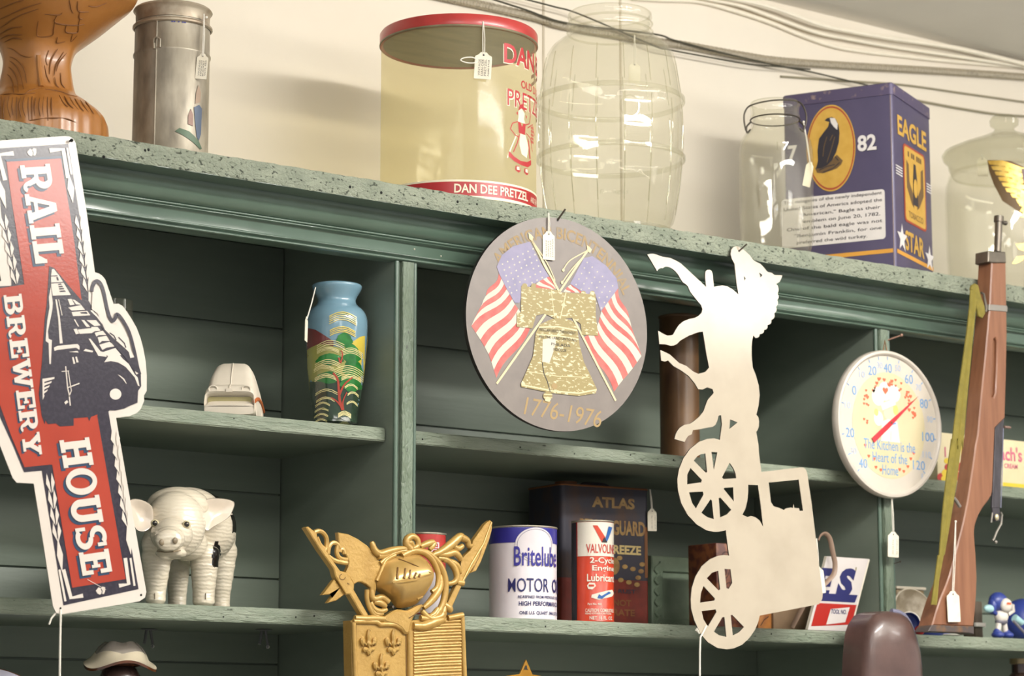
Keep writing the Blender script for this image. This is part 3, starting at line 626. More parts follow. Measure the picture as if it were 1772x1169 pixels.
# ================================================================ horse and buggy silhouette
def build_horse():
    Y = -0.0775; f = yplane(Y)
    e = thing('horse_and_buggy_silhouette', tuple(PY(1270, 640, Y)), 'cream metal cut-out of a horse pulling a buggy, hanging nose up', 'wall decoration')
    m = M('cream_satin_metal', '#b2a795', 0.14, var='#a89d8b', vscale=14, vpos=(.4, .75), bump=0.05, bscale=30, bdist=0.0008, rvar=0.03)
    mb_ = M('dark_cut_edge', '#3a342c', 0.5)
    A = lambda p: zp(1100, 420, 5.846, p); B = lambda p: zp(1120, 560, 4.871, p); C_ = lambda p: zp(1160, 740, 5.314, p); D_ = lambda p: zp(1180, 920, 5.568, p)
    out = A([(118, 118), (150, 110), (185, 110), (270, 140), (350, 152), (410, 180), (460, 210), (520, 265), (600, 340), (660, 395), (713, 447), (703, 350), (703, 310), (710, 285), (725, 273), (750, 272), (768, 283), (778, 310), (792, 445), (830, 435), (880, 430), (930, 440), (980, 470), (1040, 522), (1020, 400), (1000, 210), (975, 165), (960, 115), (967, 70), (985, 45), (1020, 32), (1060, 48), (1100, 75), (1150, 120), (1195, 180), (1260, 210), (1295, 245), (1330, 290), (1345, 297), (1375, 302), (1404, 325), (1482, 328), (1478, 350), (1455, 395), (1420, 415), (1438, 432), (1446, 465), (1445, 490), (1434, 512), (1447, 535), (1446, 555), (1432, 577), (1440, 600), (1436, 625), (1420, 648), (1427, 675), (1420, 697), (1403, 712), (1406, 745), (1395, 765), (1374, 778), (1372, 805), (1358, 823), (1334, 830), (1333, 858), (1318, 876), (1300, 880), (1297, 903), (1278, 918), (1256, 922), (1250, 945), (1235, 958), (1212, 960), (1190, 935), (1180, 980), (1173, 1060)])
    out += B([(880, 170), (880, 270), (890, 370), (915, 430), (940, 520), (948, 600), (938, 690), (920, 765), (936, 785), (943, 820), (941, 865), (930, 895), (919, 910), (938, 1020)])
    out += C_([(815, 230), (837, 405), (1200, 362), (1225, 364), (1245, 380), (1258, 415), (1300, 700), (1335, 990)]) + D_([(1310, 220), (1325, 340), (1357, 600), (1352, 645), (1320, 695), (750, 805), (735, 870), (700, 950), (650, 1020), (580, 1085), (500, 1120), (430, 1130), (340, 1115), (250, 1060), (180, 980), (120, 850), (90, 740), (85, 650), (95, 540), (130, 430), (190, 330), (270, 262), (350, 228), (405, 222), (455, 226), (440, 120)])
    out += C_([(510, 940), (440, 955), (400, 955), (330, 940), (240, 885), (160, 800), (100, 690), (70, 570), (65, 470), (80, 380), (120, 280), (180, 195), (260, 130), (340, 100), (400, 95), (455, 110)])
    out += B([(630, 845), (622, 770), (610, 770), (600, 778), (590, 820), (575, 850), (555, 866), (490, 878), (430, 890), (385, 895), (375, 930), (345, 945), (330, 965), (315, 995), (230, 970), (240, 930), (255, 900), (275, 875), (310, 852), (360, 842), (400, 815), (440, 780), (475, 735), (490, 690), (510, 640), (560, 582), (550, 550), (505, 535), (490, 542), (470, 553), (430, 550), (400, 500), (350, 440), (290, 395), (220, 355), (175, 308), (150, 318), (118, 310), (110, 220), (150, 238), (190, 258), (220, 285), (270, 330), (330, 355), (385, 400), (430, 422), (490, 405), (522, 368), (500, 260), (470, 66), (430, 70), (350, 100), (280, 140), (250, 170), (225, 182), (200, 185), (150, 172), (102, 170), (92, 58)])
    out += A([(285, 922), (320, 937), (355, 936), (380, 925), (410, 870), (440, 828), (480, 795), (540, 770), (600, 758), (640, 735), (668, 705), (676, 670), (660, 625), (620, 580), (580, 530), (550, 490), (530, 440), (510, 420), (480, 400), (455, 365), (430, 320), (400, 285), (370, 260), (340, 245), (315, 240), (295, 242), (275, 256), (255, 255), (235, 262), (217, 285)])
    holes = [A(h) for h in ([(1095, 335), (1112, 360), (1100, 384)], [(1250, 300), (1282, 325), (1262, 350)])] + [B([(698, 805), (762, 830), (693, 885)])]
    holes += [C_(h) for h in ([(215, 300), (250, 258), (285, 240), (322, 235), (338, 405), (326, 412)], [(378, 220), (432, 225), (400, 385)], [(545, 320), (580, 370), (600, 420), (605, 462), (490, 470), (475, 455)], [(490, 560), (500, 550), (578, 545), (583, 675)],
        [(445, 645), (460, 640), (560, 752), (520, 795), (458, 822)], [(370, 655), (382, 668), (400, 838), (340, 820), (285, 780)], [(172, 592), (300, 585), (305, 612), (235, 740), (200, 690)], [(185, 368), (290, 478), (285, 500), (155, 517), (155, 430)],
        [(716, 523), (805, 525), (830, 700), (853, 908), (820, 850), (780, 820), (740, 808), (710, 820), (662, 797), (690, 745), (708, 670), (716, 590)],
        [(905, 502), (1180, 475), (1220, 760), (1190, 762), (1183, 738), (1140, 735), (1133, 700), (1127, 735), (1105, 732), (1060, 740), (1045, 755), (1000, 735), (950, 720), (925, 680)])]
    holes += [D_(h) for h in ([(240, 445), (290, 392), (350, 372), (368, 552), (352, 562)], [(410, 355), (468, 358), (485, 490), (450, 548), (430, 540)], [(208, 520), (318, 640), (312, 660), (175, 680), (183, 590)], [(190, 762), (325, 745), (333, 770), (250, 910), (208, 840)], [(390, 820), (410, 820), (428, 1010), (360, 995), (308, 960)], [(470, 800), (485, 797), (598, 915), (550, 965), (490, 995)])]
    b = MB(); b.extr(f, f.pxs(out), -0.0022, 0, m, holes=[f.pxs(h) for h in holes], side=mb_)
    b.poly(f, f.pxs(ellipse(1279, 434, 1.6, 1.8, 12)), m_hole, .0003)
    b.build('cut_out', e)
    p = PY(1279, 434, Y); s = MB(); s.tube([p+Vector((0, .012, -.003)), p, p+Vector((.006, -.012, .010))], .0013, m_nail, 8)
    tag(s.build('nail'), 'thin dark nail through the nose of the cream horse cut-out', 'nail')
    s = MB(); q = lambda x, y, dy=0: PY(x, y, Y-.002+dy)
    s.tube([q(1222, 1083), q(1216, 1095), q(1212, 1102), q(1211, 1130), q(1211, 1169), q(1211, 1300)], .0014, m_string, 8)
    s.tube([q(1222, 1083), q(1224, 1082, .004), q(1208, 1094, .005), q(1204, 1090, .004), q(1206, 1086, .004), q(1210, 1096, .003)], .0012, m_string, 8)
    tag(s.build('hanging_string'), 'white string tied round the lower wheel of the cream buggy cut-out', 'string')
    e2 = price_tag('white paper tag peeping out behind the right edge of the cream buggy cut-out', PY(1413, 931, Y+.006), PY(1416, 985, Y+.006), .022, .042, (), yaw=0, roll=R(8))
build_horse()
# ================================================================ kitchen thermometer
def build_thermo():
    pc = PY(1538, 733, -0.022); f = Fr(pc)
    e = thing('dial_thermometer', tuple(pc), 'round cream dial thermometer with a red pointer, hung on the shelf upright', 'thermometer')
    mw = M('cream_plastic_rim', '#cdc4b8', 0.3, coat=.3); mf = M('cream_dial', '#cfc6b8', 0.35, coat=.25); my = M('pale_yellow_dial_centre', '#d2c6a0', 0.4, coat=.25); mbl = M('sky_blue_print', '#6f9fd0', 0.5); mpb = M('pale_blue_print', '#a9bcd8', 0.5); mo = M('orange_heart_print', '#e2694a', 0.5); mrd = M('red_pointer', '#c8303c', 0.35); mwh = M('white_chef_print', '#ece5d6', 0.5); mol = M('pale_outline_print', '#c9bd9c', 0.5); myl = M('blond_print', '#e2cf7a', 0.5); mgl = glassmat('dial_window', '#fbfbfa', .05)
    r = abs(f.px(1537, 606)[1]-f.px(1539, 861)[1])/2; c = Vector(f.px(1537, 733.5))
    o = f.pt(c.x, c.y, 0)
    b = MB(); prof = [(0.0, -.009), (r*.985, -.009), (r, -.006), (r, .002), (r*.985, .006), (r*.955, .0065), (r*.93, .004), (r*.925, .0015)]
    N = 72; vs = []; fs = []
    for rr, cc in prof:
        for k in range(N): t = 2*math.pi*k/N; vs.append(f.pt(c.x+rr*math.cos(t), c.y+rr*math.sin(t), cc))
    for i in range(len(prof)-1):
        for k in range(N): fs.append((i*N+k, i*N+(k+1) % N, (i+1)*N+(k+1) % N, (i+1)*N+k))
    b.add(vs, fs, mw, True); b.build('rim', e)
    b = MB(); b.poly(f, ellipse(c.x, c.y, r*.93, r*.93, 72), mf, .0016)
    b.poly(f, ellipse(c.x, c.y-r*.02, r*.69, r*.72, 60), my, .0019)
    lab = [(-40, 228), (-30, 211), (-20, 193), (-10, 166), (0, 148), (10, 128), (20, 113), (30, 101), (40, 90), (50, 76), (60, 58), (70, 43), (80, 26), (90, 9), (100, -9), (110, -27), (120, -43)]
    for v, a in lab:
        a = R(a); big = v % 20 == 0; rr = r*(.76 if big else .80); q = r*.87
        b.stroke(f, [(c.x+q*math.cos(a), c.y+q*math.sin(a)), (c.x+(q+r*.045)*math.cos(a), c.y+(q+r*.045)*math.sin(a))], .0016, mbl, .0022)
        h = r*(.125 if big else .085); b.text(f, str(abs(v)), c.x+rr*math.cos(a), c.y+rr*math.sin(a)-h/2, h, mbl if big else mpb, c=.0022, w=h*(.62*len(str(abs(v)))))
    b.text(f, 'F', c.x+r*.62, c.y-r*.70, r*.07, mpb, c=.0022)
    for i, t in enumerate(('The Kitchen is the', 'Heart of the', 'Home')): b.text(f, t, c.x, c.y-r*(.36+.165*i), r*.135, mbl, w=r*(.98, .66, .30)[i], c=.0023)
    def heart(x, y, s): return [(x+s*.062*16*math.sin(t)**3, y+s*.062*(13*math.cos(t)-5*math.cos(2*t)-2*math.cos(3*t)-math.cos(4*t))) for t in [2*math.pi*i/14 for i in range(14)]]
    rnd = random.Random(4)
    for k in range(46):
        t = R(rnd.uniform(-15, 205)); q = r*rnd.uniform(.40, .52); b.poly(f, heart(c.x+q*math.cos(t)*.98, c.y+r*.16+q*math.sin(t)*.92, r*rnd.choice((.022, .022, .032))), mo, .0022)
    for x, y in ((-.46, -.32), (-.40, -.46), (-.30, -.49), (-.27, -.60), (-.18, -.63), (.46, -.36), (.40, -.44), (.34, -.55), (.26, -.62), (.18, -.60)): b.poly(f, heart(c.x+x*r, c.y+y*r, r*.028), mo, .0022)
    # plain little cook: puffy hat, apron
    for x, y, a_, b_ in ((-.20, .36, .12, .13), (-.06, .44, .13, .13), (.10, .42, .13, .12)): b.poly(f, ellipse(c.x+x*r, c.y+y*r, a_*r, b_*r, 18), mwh, .0022); b.stroke(f, ellipse(c.x+x*r, c.y+y*r, a_*r, b_*r, 18), .0007, mol, .0021)
    b.poly(f, [(c.x-.16*r, c.y+.26*r), (c.x+.12*r, c.y+.36*r), (c.x+.14*r, c.y+.27*r), (c.x-.12*r, c.y+.17*r)], mwh, .0024); b.stroke(f, [(c.x-.12*r, c.y+.17*r), (c.x+.14*r, c.y+.27*r)], .0009, mol, .0026)
    b.poly(f, ellipse(c.x+.02*r, c.y+.15*r, .12*r, .10*r, 18), M('print_skin', '#ead3b4', .5), .0022); b.poly(f, ellipse(c.x+.13*r, c.y+.20*r, .05*r, .07*r, 12), myl, .0023)
    b.poly(f, [(c.x-.16*r, c.y-.24*r), (c.x-.14*r, c.y+.02*r), (c.x-.02*r, c.y+.07*r), (c.x+.16*r, c.y+.04*r), (c.x+.2*r, c.y-.24*r)], mwh, .0022); b.stroke(f, [(c.x-.03*r, c.y-.02*r), (c.x+.13*r, c.y+.02*r)], .003, mbl, .0024)
    b.poly(f, ellipse(c.x-.20*r, c.y+.06*r, .09*r, .10*r, 14), mwh, .0022); b.poly(f, ellipse(c.x-.24*r, c.y+.14*r, .04*r, .05*r, 12), myl, .0023); b.stroke(f, [(c.x+.02*r, c.y-.23*r), (c.x+.03*r, c.y-.10*r)], .0009, mol, .0024)
    b.poly(f, heart(c.x-.06*r, c.y+.45*r, r*.055), mo, .0026)
    b.build('dial', e)
    b = MB(); p0 = Vector(f.px(1508, 762)); p1 = Vector(f.px(1586, 686)); d = (p1-p0); s = Vector((-d.y, d.x)).normalized()
    b.extr(f, [tuple(p0+s*.0045), tuple(p0+d*.35+s*.0042), tuple(p1), tuple(p0+d*.35-s*.0042), tuple(p0-s*.0045)], .0034, .0042, mrd)
    b.tube([f.pt(*(p0+d*.40), .0016), f.pt(*(p0+d*.40), .0050)], .002, M('pointer_pin', '#8a6a50', .4, .6), 12); b.build('pointer', e)
    s = MB(); pt = PY(1531, 589, -.012)
    s.tube([f.pt(c.x-.004, c.y+r*.98, -.004), pt, f.pt(c.x+.006, c.y+r*.98, -.004)], .0011, M('copper_wire', '#a9805f', .4, .6), 8); s.build('wire_loop', e)
    nail(1531, 590, 0.002, 'nail under the cornice holding the round cream thermometer', .03, .0014, (.55, -.8, .3), M('rusty_nail', '#b08a78', .5, .4))
    price_tag('cream price tag hanging below the round cream thermometer', PY(1543, 858, -.020), PY(1546, 924, -.024), .0225, .042, ('~', '~'), yaw=R(8), roll=R(-2))
    nail(1546, 975, 0.0, 'thin wire nail sticking out of the right upright below the price tag', .012, .0008, (.5, -.7, .25))
build_thermo()
# ================================================================ rifle
m_wood = M('walnut_stock', '#8a5d42', 0.5, var='#764b33', vscale=26, vpos=(.3, .72), stretch=(4, 4, .35), bump=0.15, bscale=160, bdist=0.0006, coat=0.08)
m_gun = M('worn_gun_metal', '#5d5850', 0.4, 0.7, var='#736b60', vscale=40)
m_band = M('grey_barrel_band', '#8f8a82', 0.45, 0.5)
m_olive = M('olive_canvas', '#80742f', 0.85, var='#706628', vscale=80, bump=0.6, bscale=700, bdist=0.0008)
m_blk = M('black_sling_leather', '#2f2c30', 0.4, var='#47434a', vscale=60, stretch=(4, 4, .5), bump=0.3, bscale=150)
m_brass = M('pale_brass', '#d2c8a4', 0.35, 0.5)
def build_rifle():
    YF = -0.112; f = yplane(YF); dep = 0.030
    A = lambda p: zp(1590, 360, 2.786, p); B = lambda p: zp(1600, 740, 5.314, p); C_ = lambda p: zp(1520, 960, 5.595, p)
    e = thing('rifle', tuple(PY(1700, 760, YF)), 'old wooden-stocked rifle standing upright at the right with an olive sling', 'rifle')
    out = A([(352, 262), (342, 480), (322, 700), (302, 900), (285, 1090)]) + B([(470, 160), (452, 300), (430, 450), (400, 650), (360, 850), (310, 1050)]) + C_([(690, 190), (650, 300), (600, 420), (560, 540), (520, 680)])
    out += C_([(925, 690), (940, 540), (952, 380), (958, 220)]) + B([(475, 1169), (466, 1060), (460, 960), (468, 890), (500, 800), (540, 730), (585, 672), (612, 630), (626, 585), (640, 250), (650, 0)]) + A([(417, 1010), (423, 800), (427, 600), (425, 480), (421, 262)])
    slot = A([(372, 625), (378, 640), (376, 760), (370, 890), (362, 912), (352, 908), (347, 890), (353, 760), (358, 650), (364, 628)])
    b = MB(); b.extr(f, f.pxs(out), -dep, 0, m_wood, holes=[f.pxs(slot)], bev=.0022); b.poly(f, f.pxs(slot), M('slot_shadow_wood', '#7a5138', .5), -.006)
    b.build('stock', e)
    b = MB(); b.extr(f, f.pxs(C_([(522, 676), (924, 690), (925, 765), (870, 752), (480, 738), (500, 700)])), -dep*.98, .0006, M('dark_butt_plate', '#4c4341', .5, var='#7b5632', vscale=60, vpos=(.5, .75)), bev=.001); b.build('butt_plate', e)
    b = MB(); b.extr(f, f.pxs(A([(335, 206), (418, 211), (421, 264), (352, 264), (333, 258)])), -dep*.96, .0008, m_gun, bev=.0015); b.build('muzzle_cap', e)
    b = MB(); b.extr(f, f.pxs(A([(337, 463), (425, 470), (426, 500), (336, 492)])), -dep*1.03, .0010, m_band, bev=.0006); b.build('barrel_band', e)
    b = MB(); ax = A([(379, 210), (383, 130), (385, 70), (386, 38)]); P = [PY(x, y, YF+.014) for x, y in ax]
    b.tube(P, [.0062, .0062, .0064, .0068], m_gun, 18); b.tube([P[2]+Vector((0, 0, .001)), P[3]+Vector((0, 0, -.001))], .0084, m_gun, 18); b.build('barrel', e)
    q = PY(*A([(408, 70)])[0], YF+.014); b = MB(); b.tube([q-Vector((.010, 0, 0)), q+Vector((.004, 0, 0))], .0036, m_gun, 12); b.ell(tuple(q+Vector((.005, 0, 0))), (.0042, .0042, .0042), m_gun); b.build('front_sight', e)
    # olive sling
    g = yplane(YF-.006); b = MB()
    lf = A([(250, 395), (246, 470), (232, 600), (190, 900), (157, 1160)]) + B([(250, 100), (200, 480), (165, 800), (137, 1169)]) + C_([(580, 0), (545, 250), (515, 478)])
    rg = A([(284, 392), (277, 470), (260, 640), (235, 900), (213, 1160)]) + B([(345, 100), (300, 480), (240, 850), (185, 1169)]) + C_([(634, 0), (588, 250), (568, 482)])
    b.extr(g, g.pxs(lf+rg[::-1]), -.0022, 0, m_olive)
    mid = [((a[0]+c[0])/2+.6, (a[1]+c[1])/2) for a, c in zip(lf, rg)]
    b.stroke(g, g.pxs(mid), .0022, M('sling_weave_line', '#7b6f28', .9), .0003)
    b.extr(yplane(YF-.004), yplane(YF-.004).pxs(A([(252, 392), (256, 372), (272, 362), (288, 372), (300, 420), (318, 470), (322, 505), (308, 530), (290, 520), (280, 480), (278, 420), (272, 400)])), -.004, 0, m_olive, bev=.001)
    b.build('sling', e)
    b = MB(); b.tube([PY(*p, YF-.002) for p in A([(300, 408), (312, 412), (326, 480), (322, 500)])], .0022, m_gun, 8); b.build('sling_swivel', e)
    # black strap at the back edge
    b = MB(); g = yplane(YF+.010)
    b.extr(g, g.pxs(A([(370, 1008), (414, 1006)])+B([(725, 0), (720, 200), (705, 500), (694, 735), (622, 735), (632, 500), (645, 200), (650, 0)])), -.004, .0, m_blk, bev=.0008)
    b.stroke(g, g.pxs(B([(722, 0), (712, 400), (698, 735)])), .0022, M('worn_strap_edge', '#6f7084', .5), .0006); b.build('leather_strap', e)
    b = MB(); b.tube([PY(*p, YF+.008) for p in B([(622, 780), (612, 870)])], .0016, m_band, 8); b.tube([PY(*p, YF+.008) for p in B([(700, 775), (712, 800), (704, 880), (660, 960), (638, 1020), (625, 1035)])], .0018, m_band, 8)
    b.ell(tuple(PY(*B([(655, 1048)])[0], YF+.008)), (.003, .003, .003), m_band); b.extr(g, g.pxs(B([(625, 735), (690, 735), (695, 850), (650, 860), (630, 840)])), -.003, 0, m_blk); b.ell(tuple(PY(*B([(663, 820)])[0], YF+.006)), (.0045, .003, .0055), m_brass)
    b.build('buckle', e)
    b = MB(); b.tube([PY(*p, YF+.004) for p in B([(265, 640), (290, 670), (325, 725)])], .003, m_band, 8); b.build('trigger', e)
    b = MB(); q = PY(*A([(428, 1056)])[0], YF+.012); b.tube([q-Vector((.008, 0, 0)), q+Vector((.006, 0, 0))], .0024, M('bolt_knob_metal', '#9a7f74', .4, .5), 10); b.build('bolt_knob', e)
    p0 = PY(*B([(285, 860)])[0], YF-.003); h = PY(*C_([(722, 378)])[0], YF-.006)
    price_tag('blank white price tag hanging over the rifle butt', p0, h, .0275, .050, (), yaw=R(4), roll=R(2), knot=tuple(p0))
    b = MB(); c = PY(1722, 440, YF+dep); b.tube([(c.x-.01, YF+dep-.004, c.z), (c.x-.01, YB+.003, c.z)], .002, m_gun, 8); tag(b.build('hook'), 'dark hook on the top board edge behind the rifle stock', 'hook')
build_rifle()
# ================================================================ brown leather case, lower right
def build_case():
    Y = -0.075; f = yplane(Y)
    ml = M('dark_brown_leather', '#5d4742', 0.32, var='#4e3b37', vscale=30, bump=0.2, bscale=240, bdist=0.0006, coat=.35); me_ = M('grey_leather_edge', '#77778c', 0.45)
    pts = zp(1420, 1040, 5.034, [(385, 680), (392, 520), (400, 380), (415, 260), (440, 190), (490, 115), (530, 95), (580, 82), (640, 82), (700, 92), (750, 120), (790, 175), (825, 260), (850, 350), (870, 430), (885, 560), (890, 680)])
    P = f.pxs(pts); a0, b0 = P[0]; a1, b1 = P[-1]; zb = 1.446
    P = [(a0-.002, zb)]+P+[(a1+.004, zb)]
    e = thing('leather_case', (P[0][0], Y, zb), 'rounded top of a dark brown leather case at the lower right below the rifle', 'case')
    cx = sum(p[0] for p in P)/len(P); b = MB(); rings = []; n = len(P)
    for s, cc in ((1.0, -.052), (1.0, -.012), (.985, -.004), (.93, .004), (.80, .011), (.6, .016), (.35, .019), (.12, .020)):
        rings.append([f.pt(cx+(p[0]-cx)*s, (p[1] if p[1] <= zb+.001 else zb+(p[1]-zb)*(1-(1-s)*.22)), cc) for p in P])
    vs = [v for g in rings for v in g]; fs = []
    for i in range(len(rings)-1): fs += [(i*n+k, i*n+k+1, (i+1)*n+k+1, (i+1)*n+k) for k in range(n-1)]
    fs.append(tuple(range((len(rings)-1)*n, len(rings)*n))); b.add(vs, fs, ml, True); b.add(rings[0], [tuple(range(n))], ml); b.build('case_body', e)
    b = MB(); b.tube([f.pt(p[0], p[1], -.006) for p in P[9:]], .0042, me_, 10); b.build('edge_piping', e)
build_case()
# ================================================================ gilt knight plaque
def build_knight():
    Y = -0.030; f = yplane(Y); G = M('bright_gilt_casting', '#bd9955', 0.33, 0.2, var='#a78342', vscale=30, vpos=(.3, .75), bump=0.45, bscale=230, bdist=0.0012, rvar=.05, coat=.2)
    GD = M('dark_gilt_recess', '#6a4a1c', 0.5, 0.2, bump=.3, bscale=200); GH = M('smooth_gilt_helmet', '#c4a263', 0.25, 0.35, var='#aa8746', vscale=22, bump=0.15, bscale=120, bdist=0.001, coat=.3)
    e = thing('knight_plaque', tuple(PY(705, 1100, Y)), 'gilded cast wall plaque with a knight helmet above a shield, hanging on the left upright', 'plaque')
    K1 = lambda p: f.pxs(zp(520, 890, 6.15, p)); K2 = lambda p: f.pxs(zp(640, 890, 5.568, p)); K3 = lambda p: f.pxs(zp(590, 1040, 7.704, p))
    # shield plate
    b = MB(); low = [(808, 1310), (613, 1320)]
    o = f.pxs([(606, 1073), (660, 1071), (700, 1075), (760, 1066), (801, 1061), (806, 1169)]+low+[(608, 1169)])
    b.extr(f, o, -.018, .003, G, bev=.002)
    fr_ = K3([(125, 260), (300, 255), (450, 265), (520, 310), (640, 290), (720, 320), (800, 400), (850, 430), (930, 350), (1060, 345), (1200, 290), (1330, 270), (1620, 175)])
    b.tube([f.pt(p[0], p[1], .004) for p in K3([(140, 270), (300, 268), (450, 272), (500, 310), (600, 305), (700, 310), (770, 350), (840, 400)])], .0040, G, 10)
    b.tube([f.pt(*p, .004) for p in f.pxs([(609, 1076), (612, 1169), (617, 1310)])], .0036, G, 10)
    b.tube([f.pt(*p, .004) for p in f.pxs([(797, 1066), (801, 1169), (804, 1310)])], .0036, G, 10)
    b.tube([f.pt(*p, .004) for p in K3([(1400, 225), (1600, 185)])], .0045, G, 10)
    b.tube([f.pt(*p, .0035) for p in f.pxs([(706, 1092), (707, 1169), (710, 1310)])], .0046, G, 10)
    b.stroke(f, f.pxs([(700, 1095), (701, 1169), (704, 1310)]), .0012, GD, .0036); b.stroke(f, f.pxs([(614, 1083), (615.5, 1169), (620, 1310)]), .001, GD, .0036)
    for i in range(42):
        y = 268+i*41-6*(i % 2 == 0)
        b.tube([f.pt(*p, .0032) for p in K3([(950, y+34), (1250, y+12), (1580, y)])], .0020, G, 8)
    b.build('shield_plate', e)
    def fleur(cx, cy, s=1.0):
        m = lambda pts: K3([(cx+x*s, cy+y*s) for x, y in pts])
        for pts in ([(-8, -180), (8, -175), (26, -100), (22, -40), (30, 0), (10, 40), (0, 110), (-14, 40), (-30, 0), (-22, -40), (-26, -110)],
                    [(-24, 20), (-50, -10), (-60, -60), (-90, -80), (-112, -50), (-108, -10), (-90, 30), (-70, 40), (-74, 10), (-60, 12), (-52, 36)],
                    [(24, 20), (46, -10), (54, -60), (84, -84), (106, -56), (104, -14), (90, 24), (70, 36), (70, 4), (58, 8), (50, 36)],
                    [(-14, 60), (-60, 50), (-80, 80), (-60, 120), (-36, 108), (-22, 130), (0, 170), (20, 130), (34, 108), (60, 112), (76, 74), (56, 48), (14, 60)]):
            b.extr(f, m(smoothpts(pts, 3)), .002, .0085, G, back=False, bev=.0022)
    for cx, cy in ((342, 560), (670, 560), (512, 880)):
        b = MB(); fleur(cx, cy, 1.0); b.build('fleur_de_lis', e)
    # axe
    b = MB()
    b.extr(f, K1([(35, 140), (60, 128), (150, 200), (165, 270), (290, 440), (370, 560), (400, 600), (480, 622), (550, 742), (545, 800), (700, 1070), (690, 1105), (650, 1100), (500, 850), (460, 848), (350, 660), (330, 580), (180, 370)]), -.006, .006, G, bev=.0015)
    b.extr(f, K1([(388, 190), (500, 210), (600, 260), (700, 330), (780, 420), (850, 520), (830, 620), (790, 690), (800, 780), (770, 900), (740, 880), (735, 780), (690, 742), (640, 718), (600, 718), (555, 745), (520, 680), (470, 615), (500, 560), (505, 500), (480, 440), (445, 380), (400, 330), (395, 270)]), -.005, .003, G, bev=.0012)
    b.extr(f, K1([(350, 690), (225, 855), (300, 852), (400, 785), (320, 880), (278, 940), (370, 915), (470, 842)]), -.005, .003, G, bev=.0012)
    for pts in ([(140, 190), (190, 175), (240, 200), (272, 260), (268, 350), (250, 380)], [(165, 240), (200, 320), (250, 370)], [(285, 420), (300, 340), (340, 300), (390, 320), (420, 380)], [(390, 330), (380, 400), (400, 450), (440, 475), (490, 480)], [(285, 440), (350, 485), (420, 505), (490, 515)], [(410, 400), (420, 370), (450, 380), (460, 420)]):
        b.tube([f.pt(*p, .001) for p in smoothpts(K1(pts), 5, False)], .0034, G, 8)
    b.tube([f.pt(*p, .0062) for p in K1([(372, 695), (460, 842)])], .0012, G, 6); b.stroke(f, K1(ellipse(420, 665, 30, 30, 16, 0, 4.5)), .0012, GD, .0064); b.stroke(f, K1([(470, 730), (495, 745)]), .0014, GD, .0064)
    b.build('axe', e)
    # helmet
    b = MB(); ol = smoothpts(K2([(50, 650), (75, 560), (130, 440), (190, 400), (280, 375), (420, 355), (500, 390), (555, 460), (588, 540), (592, 620), (570, 700), (535, 770), (480, 850), (420, 880), (350, 895), (270, 895), (215, 830), (130, 770), (60, 710)]), 3)
    rl, rr = Vector(K2([(130, 650)])[0]), Vector(K2([(470, 585)])[0]); H = .034; n = len(ol); vs = []; st = 9
    for i in range(st+1):
        t = i/st
        for p in ol:
            p = Vector(p); k = max(0, min(1, (p-rl).dot(rr-rl)/(rr-rl).length_squared)); q = rl+(rr-rl)*k
            x = p+(q-p)*t; vs.append(f.pt(x.x, x.y, -.004+H*(math.sin(t*math.pi/2)**.8)))
    b.add(vs, [(i*n+k, i*n+(k+1) % n, (i+1)*n+(k+1) % n, (i+1)*n+k) for i in range(st) for k in range(n)], GH, True)
    def hs(px_, py_): # height of the helmet under a zoom pixel (for the raised details)
        p = Vector(K2([(px_, py_)])[0]); k = max(0, min(1, (p-rl).dot(rr-rl)/(rr-rl).length_squared)); q = rl+(rr-rl)*k; best = 0
        dmin = min((Vector(o_)-q).normalized().dot((p-q).normalized()) for o_ in ol) if (p-q).length > 1e-5 else 0
        far = max(ol, key=lambda o_: (Vector(o_)-q).normalized().dot((p-q).normalized())) if (p-q).length > 1e-5 else None
        t = 1-(p-q).length/max(1e-4, (Vector(far)-q).length) if far else 1
        return f.pt(p.x, p.y, -.004+H*(math.sin(max(0, min(1, t))*math.pi/2)**.8)+.0004)
    for pts in ([(185, 520), (140, 630)], [(245, 530), (205, 625)], [(285, 545), (258, 625)], [(330, 570), (308, 620)], [(365, 585), (352, 610)]):
        b.tube([hs(*p) for p in pts], .0016, GD, 8); b.tube([hs(p[0]+9, p[1]) for p in pts], .0014, GH, 8)
    b.tube([hs(*p) for p in ((240, 430), (330, 490), (480, 580))], .0011, GD, 6); b.tube([hs(*p) for p in ((480, 580), (400, 600), (330, 640), (200, 660), (110, 665))], .0013, GH, 6)
    b.tube([hs(*p) for p in ((410, 815), (465, 795))], .0016, GH, 6)
    b.build('helmet', e)
    # scrollwork mantling
    b = MB()
    def sc(K, pts, r0, r1, c0=.004, c1=None, fl=.8):
        P = smoothpts(K(pts), 5, False); c1 = c0 if c1 is None else c1; k = len(P)-1
        b.tube([f.pt(p[0], p[1], c0+(c1-c0)*i/k) for i, p in enumerate(P)], [r0+(r1-r0)*(i/k) if r0 >= r1 else r0+(r1-r0)*math.sin(math.pi*i/k) for i in range(k+1)], G, 10)
